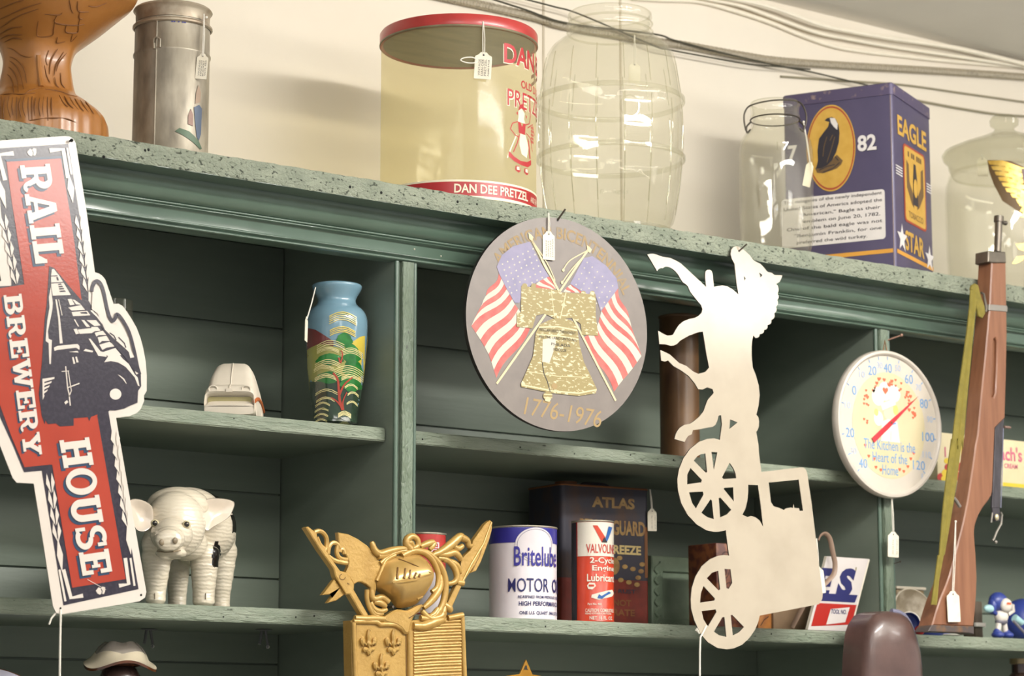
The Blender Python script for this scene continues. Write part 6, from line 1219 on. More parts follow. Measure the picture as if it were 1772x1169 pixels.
    for f in fs:
        p = sum((Vector(vs[i]) for i in f), Vector())/len(f); x, y, s = pix(p)
        j = noise.noise(p*110); dd = (p-c0).dot(vd); sx = 0
        hit = (x > 330 and y < 853+(x-330)*.50+3*j and dd > -.03) or (x > 394+3*j and 890 < y < 921 and dd > -.02) or (abs(x-374) < 6.5+4*j-abs(y-958)*.16+1.5 and 936 < y < 981 and dd < .03)
        (fb if hit else fa).append(f)
    b.add(vs, fa, m, True); o2 = len(b.v); b.f += fb; b.fm += [b.mi(mk)]*len(fb); b.fs += [True]*len(fb)
    b.build('pig_body', e, sharp=70)
    # ears
    for pts, dp in (([(262, 876), (240, 864), (222, 868), (226, 890), (236, 915), (252, 918), (264, 905)], -.058), ([(341, 878), (358, 864), (385, 863), (404, 869), (401, 885), (392, 897), (370, 910), (357, 917), (350, 900)], -.062)):
        b = MB(); P_ = smoothpts(pts, 4); cx = sum(p[0] for p in P_)/len(P_); cy = sum(p[1] for p in P_)/len(P_); n = len(P_); rings = []
        for s, dd in ((1.0, .010), (1.04, .004), (1.0, -.001), (.86, .000), (.5, .006), (.15, .008)): rings.append([W(cx+(x-cx)*s, cy+(y-cy)*s, dp+dd) for x, y in P_])
        b.add([v for g in rings for v in g], [(i*n+q, i*n+(q+1) % n, (i+1)*n+(q+1) % n, (i+1)*n+q) for i in range(5) for q in range(n)], mi, True); b.add(rings[0], [tuple(range(n))], m); b.add(rings[-1], [tuple(range(n))], mi, True); b.build('ear', e)
    def face(x, y, off=0.0): # nearest point of the head along the line of sight
        best = None
        for v in vs:
            px_, py_, s = pix(v)
            if abs(px_-x) < 2.6 and abs(py_-y) < 2.6 and (best is None or s < best[0]): best = (s, v)
        r_ = ray(x, y).normalized(); s = best[0] if best else dist(W(x, y, -.1)); return CAM+r_*(s/r_.dot(D)+off)
    mey = M('glossy_dark_eye', '#1b1714', .1, coat=.8); mwh = M('eye_white_and_glint', '#cfc3a0', .2)
    for x, y in ((268, 905), (323, 907)):
        b = MB(); c = face(x, y); b.ell(c, (.0062, .0045, .0055), mwh); b.ell(c-vd*.003, (.0040, .0030, .0038), mey); b.ell(c-vd*.0058+Vector((.0008, 0, .0012)), (.0008, .0006, .0008), mwh, seg=8, rings=6); b.build('eye', e)  # the smallest pale bead is a modelled glint on the pupil
    b = MB(); ms = M('shaded_snout_glaze', '#7f715a', .45)
    for x, y in ((280, 938), (303, 935)): c = face(x, y, -.0004); b = MB(); b.ell(c, (.0040, .0020, .0044), ms); b.build('nostril', e)
    b = MB()
    for x in (268, 356): b = MB(); b.tube([face(x, 1026, -.0003), face(x, 1036, -.0003)], .0009, ms, 6); b.build('hoof_cleft', e)
    b = MB()
    b = MB(); pl = [face(x, y, -.0002) for x, y in ((272, 953), (285, 955), (300, 954), (312, 952))]; b.tube(pl, .0010, M('mouth_line_glaze', '#8f7f66', .4), 6); b.build('mouth', e)
build_pig()
# ---------------- cans
m_tinrim = M('bright_tin_rim', '#c4bca8', .3, .7)
def can(name, label, px_, Y, hw, ytop, z0, body, cat='can'):
    o = on(px_, ytop+80, Y, z0); e = thing(name, tuple(o), label, cat); r = rpx(hw, PY(px_, ytop+60, Y)); zt = PY(px_, ytop, Y).z; c = (o.x, Y, 0)
    b = MB(); b.lathe([(.001, z0), (r, z0), (r+.0006, z0+.0012), (r, z0+.0026), (r, zt-.0030)], c, body, seg=80)
    T = cyl_T(c, r, view_ang(o)); 
    def wrap(pts, m, cc=.0005): v, f_ = slices(pts, tessellate_polygon([[Vector((p[0], p[1], 0)) for p in pts]]), .0035); b.add([T(p[0], p[1], cc) for p in v], f_, m)
    def fin(): 
        b.build('can_body', e); q = MB(); q.lathe([(r, zt-.0030), (r+.0012, zt-.0018), (r+.0012, zt-.0003), (r-.0002, zt), (r-.0014, zt-.0012), (r-.0016, zt-.0030), (.001, zt-.0030)], c, m_tinrim, seg=80); q.build('rim', e)
    return e, b, r, zt, T, wrap, fin
def build_cans():
    mw = M('oil_can_white', '#d7d0d3', .35, var='#cfc7ca', vscale=20, coat=.2); mb = M('oil_can_blue', '#332f8c', .35, coat=.2, var='#2d2a80'); mnv = M('navy_print', '#22265f', .45)
    e, b, r, zt, T, wrap, fin = can('oil_can', 'white quart oil can with a blue top band reading Britelube motor oil', 905, .085, 58.5, 913, ZS3, mw)
    H = zt-ZS3; S_ = lambda px_: r*math.asin(max(-1, min(1, (px_-905)/58.5))) # picture x -> arc length
    yz = lambda y: PY(905, y, .085-r*.9).z
    wrap(bx(-r*1.6, yz(937), r*1.7, zt-.0032), mb)
    cx, cz = S_(938), yz(945); ra, rb = .034, yz(921)-yz(974); rb /= 2; cz = (yz(921)+yz(974))/2; cx = S_(928)
    el = lambda a, c: [(cx+a*math.cos(t), cz+c*math.sin(t)) for t in [i*2*math.pi/40 for i in range(40)]]
    rb = (yz(918)-yz(978))/2; ra = rb*1.25; cz = (yz(918)+yz(978))/2+.006
    wrap(el(ra, rb), mw, .0009); wrap(strokepoly(el(ra*.90, rb*.90)+[el(ra*.90, rb*.90)[0]], .0005), mnv, .0013)
    b.text(None, 'Britelube', S_(890), yz(978), yz(944)-yz(978), mb, w=S_(957)-S_(890)+.008, T=T, step=.0035, c=.0016, align='l', bold=.012)
    b.text(None, 'MOTOR', S_(880), yz(1023), yz(999)-yz(1023), mnv, w=S_(948)-S_(880), T=T, step=.0035, c=.0010, align='l', bold=.004); b.text(None, 'OIL', S_(954), yz(1023), yz(999)-yz(1023), mnv, w=.030, T=T, step=.003, c=.0010, align='l', bold=.018)
    for t, x0, y0, y1, x1 in (('RE-REFINED FROM PREVIOUSLY USED', 897, 1034, 1029, 963), ('HIGH PERFORMANCE', 898, 1047, 1039, 962), ('ONE U.S. QUART .946 LITRE', 899, 1063, 1056, 962)): b.text(None, t, S_(x0), yz(y0), yz(y1)-yz(y0), mnv, w=min(S_(x1), r*1.45)-S_(x0), T=T, step=.003, c=.0010, align='l', bold=.02)
    fin()
    mo = M('orange_red_can', '#c23a1c', .35, coat=.2, var='#b63518'); mcw = M('cream_can_band', '#ddd6c6', .35, coat=.2); mgy = M('dark_can_seam', '#3d3a42', .45, .3); mred = M('red_lettering', '#b8352a', .4); mbl = M('blue_chevron', '#2b5c9e', .4); mvk = M('black_chevron', '#25242a', .4)
    e, b, r, zt, T, wrap, fin = can('lubricant_can', 'slim orange-red can of two-cycle engine lubricant with a red and blue V', 1026, .060, 36, 902, ZS3, mo)
    S_ = lambda px_: r*math.asin(max(-1, min(1, (px_-1026)/36.0))); yz = lambda y: PY(1026, y, .060-r*.9).z
    wrap(bx(-r*1.1, yz(961), r*1.7, zt-.0034), mcw); wrap(bx(-r*1.75, ZS3+.003, S_(999), zt-.0034), mgy, .0009); wrap(bx(S_(999), yz(961), S_(1000.5), zt-.0034), mred, .0012)
    wrap([(S_(1026), yz(908)), (S_(1034), yz(908)), (S_(1048), yz(930)), (S_(1044), yz(936)), (S_(1041), yz(937))], mo, .0010); wrap([(S_(1058.5), yz(910)), (S_(1052.5), yz(909)), (S_(1047), yz(930)), (S_(1045), yz(937)), (S_(1049), yz(937)), (S_(1052), yz(930))], mbl, .0014); wrap([(S_(1041), yz(937)), (S_(1045), yz(928)), (S_(1050), yz(937))], mvk, .0018)
    b.text(None, 'VALVOLINE', S_(1015), yz(956), yz(940)-yz(956), mred, w=r*1.35-S_(1015), T=T, step=.0025, c=.0010, align='l', bold=.015)
    for t, x0, y0, y1 in (('2-Cycle', 1021, 976, 963), ('Engine', 1025, 989, 977), ('Lubricant', 1016, 1005, 992)): b.text(None, t, S_(x0), yz(y0), yz(y1)-yz(y0), mcw, w=min(r*1.30, .055)-S_(x0), T=T, step=.0025, c=.0010, align='l', bold=.018)
    wrap([(S_(1016), yz(1012)), (S_(1020), yz(1007)), (S_(1029), yz(1008)), (S_(1031), yz(1013)), (S_(1025), yz(1019)), (S_(1018), yz(1018))], mcw, .0008); wrap(bx(S_(1019), yz(1014), S_(1028), yz(1010.5)), mo, .0012)
    wrap([(S_(1023), yz(1033)), (S_(1024), yz(1028)), (S_(1034), yz(1025)), (S_(1048), yz(1021)), (S_(1058), yz(1018)), (S_(1061), yz(1024)), (S_(1058), yz(1030)), (S_(1045), yz(1034)), (S_(1036), yz(1037))], mcw, .0008); wrap([(S_(1033), yz(1034)), (S_(1036), yz(1027)), (S_(1040), yz(1030)), (S_(1052), yz(1022)), (S_(1056), yz(1024)), (S_(1048), yz(1029)), (S_(1041), yz(1035))], mbl, .0014)
    for t, x0, y0, y1, x1 in (('Part No. 468', 1017, 1046, 1042, 1040), ('CAUTION: COMBUSTIBLE', 1013, 1058, 1052, 1060), ('READ OTHER CAUTIONS', 1013, 1062, 1059, 1056), ('NET 16 FL. OZ.', 1020, 1071, 1065, 1058)): b.text(None, t, S_(x0), yz(y0), yz(y1)-yz(y0), mcw, w=S_(x1)-S_(x0), T=T, step=.0025, c=.0010, align='l', bold=.015)
    fin()
    mrd = M('red_can_enamel', '#b5332c', .35, coat=.2, var='#a92e28')
    e, b, r, zt, T, wrap, fin = can('red_can', 'red and white can partly hidden behind the gilded knight plaque', 735, .085, 36, 923, ZS3, mrd)
    yz = lambda y: PY(735, y, .05).z; S_ = lambda px_: r*math.asin(max(-1, min(1, (px_-735)/36.0)))
    wrap([(-r*1.3, ZS3+.004), (r*1.6, ZS3+.004), (r*1.6, yz(1000)), (r*.9, yz(985)), (r*.3, yz(990)), (-r*.2, yz(1010)), (-r*1.3, yz(1030))], mw); wrap(bx(S_(745), yz(962), S_(759), yz(936)), mw, .0006)
    b.text(None, 'OIL', S_(757), yz(960), S_(757)-S_(747), mrd, w=yz(938)-yz(960), T=T, step=.0025, c=.0010, align='l', rot=math.pi/2, bold=.018); fin()
build_cans()
# ---------------- antifreeze can (rectangular, rear)
def build_atlas():
    mk = M('rusted_navy_tin', '#33313c', .55, .1, var='#4a352b', vscale=26, vpos=(.48, .72), stretch=(1, 1, .7)); mr = M('rusted_red_tin', '#7d2a1b', .5, .1, var='#572117', vscale=30); mg = M('rust_gold_print', '#a5854a', .5, var='#7a5630', vscale=70); mrim = M('rust_edge', '#7a4c26', .55, .2)
    Y = .150; c = PY(972, 1075, Y); c.z = ZS3; e = thing('antifreeze_can', tuple(c), 'tall rusty dark blue and red antifreeze can at the back of the lower middle shelf', 'can')
    yaw = R(5); f = Fr(c, (math.cos(yaw), -math.sin(yaw), 0)); a1 = f.px(1124, 950)[0]; zt = f.px(1050, 838)[1]-.002; dp = .10
    b = MB(); pl = rrect(0, -dp, a1, 0, .008, 4); n = len(pl); G = lambda z_: [f.pt(p[0], z_, p[1]) for p in pl]
    lv = [0, .002, .075, zt-.004, zt]; vs = [v for z_ in lv for v in G(z_)]
    for i in range(4): b.add(G(lv[i])+G(lv[i+1]), [(k, (k+1) % n, n+(k+1) % n, n+k) for k in range(n)], mr if i < 2 else mk, True)
    b.add(G(zt), [tuple(range(n))], mk); b.add(G(0), [tuple(range(n))], mk)
    for z_ in (.002, zt-.002): b.tube(G(z_), .0016, mrim, 6, closed=True)
    b.poly(f, bx(a1-.010, .08, a1-.004, zt*.72), mrim, .0005)
    def tx(t, x0, x1, y0, y1, m=mg, bo=.04): p = f.px(x0, y0); q = f.px(x1, y0); b.text(f, t, p[0], p[1], f.px(x0, y1)[1]-p[1], m, w=q[0]-p[0], c=.0007, align='l', bold=bo)
    tx('ATLAS', 1024, 1098, 877, 858); tx('PERMA-GUARD', 1003, 1116, 922, 896); tx('ANTI-FREEZE', 1004, 1109, 955, 939, M('pale_gold_print', '#cdb67a', .5)); tx('PREVENTS RUST', 1005, 1100, 1023, 1016, mk, .02); tx('DOES NOT', 1020, 1092, 1046, 1035, mrim, .03); tx('EVAPORATE', 1010, 1098, 1063, 1051, mrim, .03)
    b.poly(f, f.pxs(ellipse(1062, 979, 10, 15, 24)), mg, .0006)
    for i in range(9): x = 1072+(i*37) % 44; y = 965+(i*23) % 50; b.poly(f, f.pxs(ellipse(x, y, 5, 4, 9)), mg, .0005)
    b.build('can_body', e)
    b = MB(); q = f.pt(a1*.25, zt, -dp*.5); b.lathe([(.018, 0), (.018, .008), (.001, .008)], q, mrim, seg=32); b.build('cap', e)
    b = MB(); b.tube(smoothpts([tuple(f.pt(a1*.42, zt, -dp*.5)), tuple(f.pt(a1*.45, zt+.007, -dp*.5)), tuple(f.pt(a1*.7, zt+.007, -dp*.5)), tuple(f.pt(a1*.74, zt, -dp*.5))], 5, False), .0028, mk, 8); b.build('handle', e)
    price_tag('dim cream price tag on a string at the right corner of the rusty antifreeze can', f.pt(a1+.0005, zt-.001, .002), f.pt(*f.px(1126, 884), .004), .0165, .036, ('~', '~'), yaw=R(10))
build_atlas()
# ---------------- carved green frame, boxes, board sign
def build_back_things():
    mgf = M('pale_green_carved_frame', '#7d8c76', .5, var='#6e7d68', vscale=30, bump=.3, bscale=80); Y = .262; f = yplane(Y)
    a0 = f.px(1128, 1000)[0]; a1 = f.px(1262, 1000)[0]; b1 = f.px(1150, 962)[1]; e = thing('carved_frame', (a0, Y, ZS3), 'pale green carved picture frame leaning at the back of the lower middle shelf', 'frame')
    b = MB(); o = [(a0, ZS3), (a1, ZS3), (a1, b1), (a0, b1)]; w = .026; b.extr(f, o, -.012, 0, mgf, holes=[[(a0+w, ZS3+w), (a1-w, ZS3+w), (a1-w, b1-w), (a0+w, b1-w)]], bev=.002)
    for x0, z0, dx, dz, L_ in ((a0+w*.45, ZS3+.01, 0, 1, b1-ZS3-.02), (a0+.01, ZS3+w*.45, 1, 0, a1-a0-.02)):
        n = int(L_/.018)
        for i in range(n):
            pts = [(x0+dx*(i*.018+t*.004)+(-dz)*.0065*math.sin(t), z0+dz*(i*.018+t*.004)+dx*.0065*math.sin(t)) for t in [j*.7 for j in range(8)]]; b.tube([f.pt(p[0], p[1], .0015) for p in pts], .0022, mgf, 6)
    b.build('frame_moulding', e); q = MB(); q.box(a0+w-.002, a1-w+.002, Y+.004, Y+.010, ZS3+w-.002, b1-w+.002, mgf); q.build('panel', e)
    # dark red figured box
    mrb = M('dark_red_patterned_tin', '#5d3026', .45, var='#85502f', vscale=70, vpos=(.45, .6)); Y = .115; f = yplane(Y); a0 = f.px(1240, 1000)[0]; zt = f.px(1262, 940)[1]
    e = thing('patterned_box', (a0, Y, ZS3), 'dark red patterned upright box seen through the lower wheel of the cream buggy', 'box'); a1 = f.px(1304, 1000)[0]; b = MB(); b.box(a0, a1, Y, Y+.07, ZS3, zt, mrb, .002)
    mk = M('dark_scroll_print', '#2c1a17', .5)
    for x, y in ((1256, 962), (1252, 990), (1262, 1015), (1258, 1045), (1270, 980)): b.stroke(f, f.pxs([(x+9*math.cos(t)*(1-t/14), y+12*math.sin(t)*(1-t/14)) for t in [i*.7 for i in range(14)]]), .0012, mk, .0005)
    b.build('box_body', e)
    # small orange box and tan carton
    Y = .085; f = yplane(Y); mo = M('orange_label_box', '#b4763a', .5, var='#8c5227', vscale=60); mt = M('tan_carton', '#8c7257', .65, var='#7d654c', vscale=30, bump=.15)
    a0 = f.px(1312, 1075)[0]; a1 = f.px(1336, 1075)[0]; e = thing('small_orange_box', (a0, Y, ZS3), 'small orange box on the lower shelf just right of the bottom buggy wheel', 'box'); b = MB(); b.box(a0, a1, Y, Y+.05, ZS3, f.px(1325, 1060)[1]+.01, mo, .001); b.stroke(f, f.pxs([(1316, 1082), (1322, 1072), (1330, 1066)]), .0014, mk, .0005); b.build('box_body', e)
    Y = .080; f = yplane(Y); a0 = f.px(1338.5, 1075)[0]; a1 = f.px(1418, 1075)[0]; e = thing('tan_carton', (a0, Y, ZS3), 'plain tan carton under the buggy body beside the board with blue letters', 'box'); b = MB(); b.box(a0, a1, Y, Y+.06, ZS3, f.px(1380, 1040)[1], mt, .0015); b.build('carton_body', e)
    # blue and red board sign, leaning
    Y = .027; mw = M('board_sign_white', '#d3ccc8', .35, coat=.15); mn = M('board_sign_navy', '#2b2e63', .4); mr = M('board_sign_red', '#b02c24', .4); ms = M('board_sign_edge', '#e4ddca', .4); mtm = M('olive_mark', '#7c7440', .5)
    base = PY(1470, 1090, Y); base.z = ZS3+.0004; tl = R(-9.5); f = Fr(base, (1, 0, 0), (0, math.sin(tl), math.cos(tl)))
    e = thing('board_sign', tuple(base), 'white board sign with navy letters and a red tool number panel, leaning beside the buggy', 'sign')
    tr = f.px(1505, 967); br = f.px(1473, 1090); h = tr[1]; sk = (tr[0]-br[0])/h
    def q(x, y): return f.px(x, y)
    al = f.px(1398, 1088)[0]; o = [(al, .0), (br[0], 0.0), (tr[0], h), (al+sk*h, h)]
    b = MB(); b.extr(f, o, -.006, 0, mw, side=ms); b.stroke(f, [(br[0]-.0015, .001), (tr[0]-.0015, h-.001)], .003, ms, .0004)
    red = [q(1414, 1053), q(1482, 1045), q(1473, 1080), q(1418, 1086)]; red = [(al+.004+sk*.01, .006), (q(1473, 1080)[0], q(1473, 1080)[1]), (q(1482, 1046)[0], q(1482, 1046)[1]), (al+.004+sk*.05, q(1482, 1046)[1])]; b.poly(f, red, mr, .0004)
    b.poly(f, [q(1437, 1053), q(1470, 1050), q(1462, 1076), q(1429, 1080)], mw, .0008); p0 = q(1437, 1061); p1 = q(1464, 1058); b.text(f, 'TOOL NO.', p0[0], p0[1], .0075, mn, w=p1[0]-p0[0], c=.0012, align='l', bold=.02)
    b.poly(f, [(al+.004+sk*q(1480, 1043)[1], q(1480, 1042)[1]), q(1479, 1042), q(1484, 1029), (al+.004+sk*q(1484, 1029)[1], q(1484, 1029)[1])], mn, .0004)
    z0 = q(1455, 1033)[1]; z1 = q(1460, 982)[1]; b.text(f, 'S', q(1444, 1030)[0], z0, z1-z0, mn, w=q(1474, 1030)[0]-q(1444, 1030)[0]-.004, c=.0005, align='l', shear=sk, bold=.06); b.text(f, 'E', q(1409, 1034)[0], z0-.002, z1-z0, mn, w=.030, c=.0005, align='l', shear=sk, bold=.06)
    b.text(f, "'", q(1480, 984)[0], q(1480, 988)[1], .007, mtm, c=.0005, align='l'); b.build('board', e)
    # leather loop
    Y = -.006; b = MB(); ml = M('tan_leather_strap', '#8f7765', .5); pts = smoothpts([tuple(PY(x, y, Y)) for x, y in ((1416, 935), (1420, 926), (1428, 923), (1436, 932), (1441, 955), (1445, 975), (1443, 992), (1434, 1003), (1427, 1010))], 4, False); pts += [tuple(Vector(pts[-1])+Vector((-.016, .002, -.012))), tuple(Vector(pts[-1])+Vector((-.034, .010, -.03))), tuple(Vector((pts[-1][0]-.044, .026, ZS3+.003)))]
    b.tube(pts, .0042, ml, 8, flat=.35); o_ = b.build('leather_strap'); tag(o_, 'looped tan leather strap in front of the board with blue letters', 'strap')
build_back_things()
# ---------------- lower right bay
def build_right_bay():
    mt = M('tan_stoneware', '#8f7a58', .5, var='#79653f', vscale=30); mc = M('cream_rim_glaze', '#d0c6b2', .4); mgr = M('grey_speckled_plate', '#a89c88', .45, var='#80735c', vscale=40, vpos=(.4, .6)); mbl = M('toy_blue', '#34448f', .4, coat=.2); mcy = M('toy_pale_cyan', '#a5cdd0', .45); mwt = M('toy_white', '#ddd6cc', .45); mgy = M('toy_grey', '#77747c', .5); mrd = M('toy_red', '#a8262b', .4); mor = M('toy_orange', '#d9683a', .5)
    # planter box with pale rim
    Y = .16; f = yplane(Y); a0 = f.px(1551, 1030)[0]; a1 = f.px(1600, 1030)[0]; zt = f.px(1565, 1016)[1]
    e = thing('stoneware_box', (a0, Y, ZS3), 'tan stoneware box with a pale rim beside the right upright', 'box'); b = MB(); b.box(a0, a1, Y, Y+.05, ZS3, zt-.003, mt, .003); b.build('box_body', e); b = MB(); b.box(a0-.002, a1+.002, Y-.003, Y+.053, zt-.0032, zt+.002, mc, .0015); b.build('rim', e)
    # round plate leaning back
    Y = .105; c = PY(1592, 1055, Y); rd = rpx(43, c); tl = R(14); base = Vector((c.x, Y, ZS3+.0036)); f = Fr(base, (math.cos(R(8)), -math.sin(R(8)), 0), (0, math.sin(tl), math.cos(tl)))
    e = thing('round_plate', tuple(base), 'grey speckled round plate leaning behind the rifle butt', 'plate'); b = MB(); N = 48; cz = rd
    pr = [(.001, -.001), (rd*.7, -.001), (rd*.92, .004), (rd, .004), (rd, .009), (rd*.95, .010), (rd*.7, .004), (.001, .004)]; vs = [f.pt(r_*math.cos(2*math.pi*k/N), cz+r_*math.sin(2*math.pi*k/N), -.012+h) for r_, h in pr for k in range(N)]
    for i in range(len(pr)-1): b.add(vs[i*N:(i+2)*N], [(k, (k+1) % N, N+(k+1) % N, N+k) for k in range(N)], mc if i in (3, 4) else mgr, True)
    b.build('plate_disc', e)
    # blue and white cup lying on its side
    Y = .060; c = PY(1573, 1076, Y); r_ = rpx(20, c); ax = Vector((-.55, -.83, .05)).normalized(); base = Vector((c.x, Y, ZS3+r_+.001)); e = thing('small_cup', (c.x, Y, ZS3), 'small white cup with a blue inside lying on its side', 'cup'); b = MB(); u = ax.orthogonal().normalized(); v = ax.cross(u); N = 32
    pr = [(.001, .030), (r_*.8, .030), (r_*.95, .012), (r_, -.004), (r_*.9, -.005), (r_*.82, .010), (.001, .016)]; vs = [base+ax*(-h)+(u*math.cos(2*math.pi*k/N)+v*math.sin(2*math.pi*k/N))*rr for rr, h in pr for k in range(N)]
    for i in range(len(pr)-1): b.add(vs[i*N:(i+2)*N], [(k, (k+1) % N, N+(k+1) % N, N+k) for k in range(N)], mwt if i < 4 else mbl, True)
    b.build('cup_body', e)
    # little red block and blue dish, white spoon rest
    Y = .045; c = PY(1591, 1089, Y); b = MB(); b.ell((c.x, Y, ZS3+.008), (.010, .008, .008), mrd); o_ = b.build('red_bead'); tag(o_, 'small red rounded trinket beside the blue lined cup', 'trinket')
    c = PY(1622, 1096, .040); b = MB(); b.lathe([(.001, ZS3), (.022, ZS3), (.027, ZS3+.006), (.025, ZS3+.006), (.020, ZS3+.002), (.001, ZS3+.002)], (c.x, .060, 0), mbl, seg=40); b.lathe([(.0265, ZS3+.0062), (.024, ZS3+.0068), (.0235, ZS3+.0062)], (c.x, .060, 0), mwt, seg=40); o_ = b.build('blue_dish'); tag(o_, 'small blue and white dish on the shelf under the rifle butt', 'dish')
    c = PY(1660, 1098, .040); b = MB(); N = 32; pr = [(.001, 0), (.6, 0), (1, .004), (.95, .0048), (.6, .002), (.001, .002)]; vs = [(c.x+.024*rr*math.cos(2*math.pi*k/N), .062+.016*rr*math.sin(2*math.pi*k/N), ZS3+h) for rr, h in pr for k in range(N)]
    for i in range(5): b.add(vs[i*N:(i+2)*N], [(k, (k+1) % N, N+(k+1) % N, N+k) for k in range(N)], mwt, True)
    o_ = b.build('oval_dish'); tag(o_, 'small white oval dish on the shelf below the rifle butt', 'dish')
    # dark wooden stand behind the butt
    Y = .10; f = yplane(Y); a0 = f.px(1688, 1080)[0]; a1 = f.px(1701, 1080)[0]; e = thing('wooden_stand', (a0, Y, ZS3), 'narrow dark wooden stand with a white ledge to the right of the rifle butt', 'stand'); b = MB(); b.box(a0, a1, Y, Y+.03, ZS3, f.px(1694, 1040)[1], M('dark_stand_wood', '#54483a', .6), .002); b.build('post', e); b = MB(); b.box(a0-.004, a1+.001, Y-.006, Y, f.px(1694, 1084)[1], f.px(1694, 1077)[1], mwt, .001); b.build('ledge', e)
    # blue toy figures
    def toy(px_, Y, label, full=True):
        k = 1/ (FPX/dist(PY(px_, 1060, Y))) ; o = on(px_, 1080, Y, ZS3); e = thing('toy_figure', tuple(o), label, 'toy figure', None); P = lambda x, y, d=0: (o.x+x*k*1.1, Y+d, ZS3+y*k)
        b = MB(); 
        for x in (-11, 11): b.ell(P(x-2, 6, -.004), (10*k, 12*k, 6.5*k), mbl); b.ell(P(x, 10, 0), (7*k, 7*k, 7*k), mbl)
        b.build('boots', e); b = MB()
        for x in (-9, 9): b.tube([P(x, 12), P(x*.6, 30)], 5*k, mwt, 12)
        b.ell(P(0, 29), (13*k, 9*k, 6*k), mgy); b.build('legs', e)
        b = MB(); b.ell(P(0, 38), (14*k, 11*k, 12*k), mwt); b.tube([P(-12, 42), P(-20, 47), P(-26, 50)], 4*k, mbl, 10); b.tube([P(12, 42, -.004), P(20, 48, -.008), P(16, 58, -.010)], 4*k, mwt, 10); b.build('torso', e)
        b = MB(); b.ell(P(2, 57, -.010), (13*k, 8*k, 12*k), mwt); b.poly(Fr(P(0, 59, -.010-8.2*k)), rrect(-5*k, -1.5*k, 6*k, 2.5*k, 1.5*k), mor, .0002); b.build('face', e)
        b = MB(); b.ell(P(-2, 63, .004), (19*k, 15*k, 17*k), mbl); b.ell(P(-16, 55, .004), (7*k, 9*k, 14*k), mbl); b.build('helmet', e)
        b = MB(); b.ell(P(-32, 50, -.004), (12*k, 6*k, 7*k), mcy); b.build('mitten', e); b = MB(); b.tube([P(20, 36, -.010), P(34, 28, -.012), P(44, 30, -.012)], [7*k, 6*k, 2*k], mcy, 10); b.build('mitten', e)
        if full: b = MB(); b.tube([P(16, 30, -.012), P(50, 4, -.012)], 2.6*k, mgy, 8); b.build('stick', e)
        return e
    toy(1733, .045, 'blue toy figure with a grey stick at the right end of the lower shelf'); toy(1625, .135, 'blue toy figure half hidden behind the olive rifle sling', False)
    c = PY(1770, 1050, .14); b = MB(); b.ell((c.x, .14, ZS3+.040), (.040, .040, .040), mbl, seg=28, rings=18); o_ = b.build('blue_ball'); tag(o_, 'dark blue ball behind the blue toy figure at the right edge', 'ball')
build_right_bay()
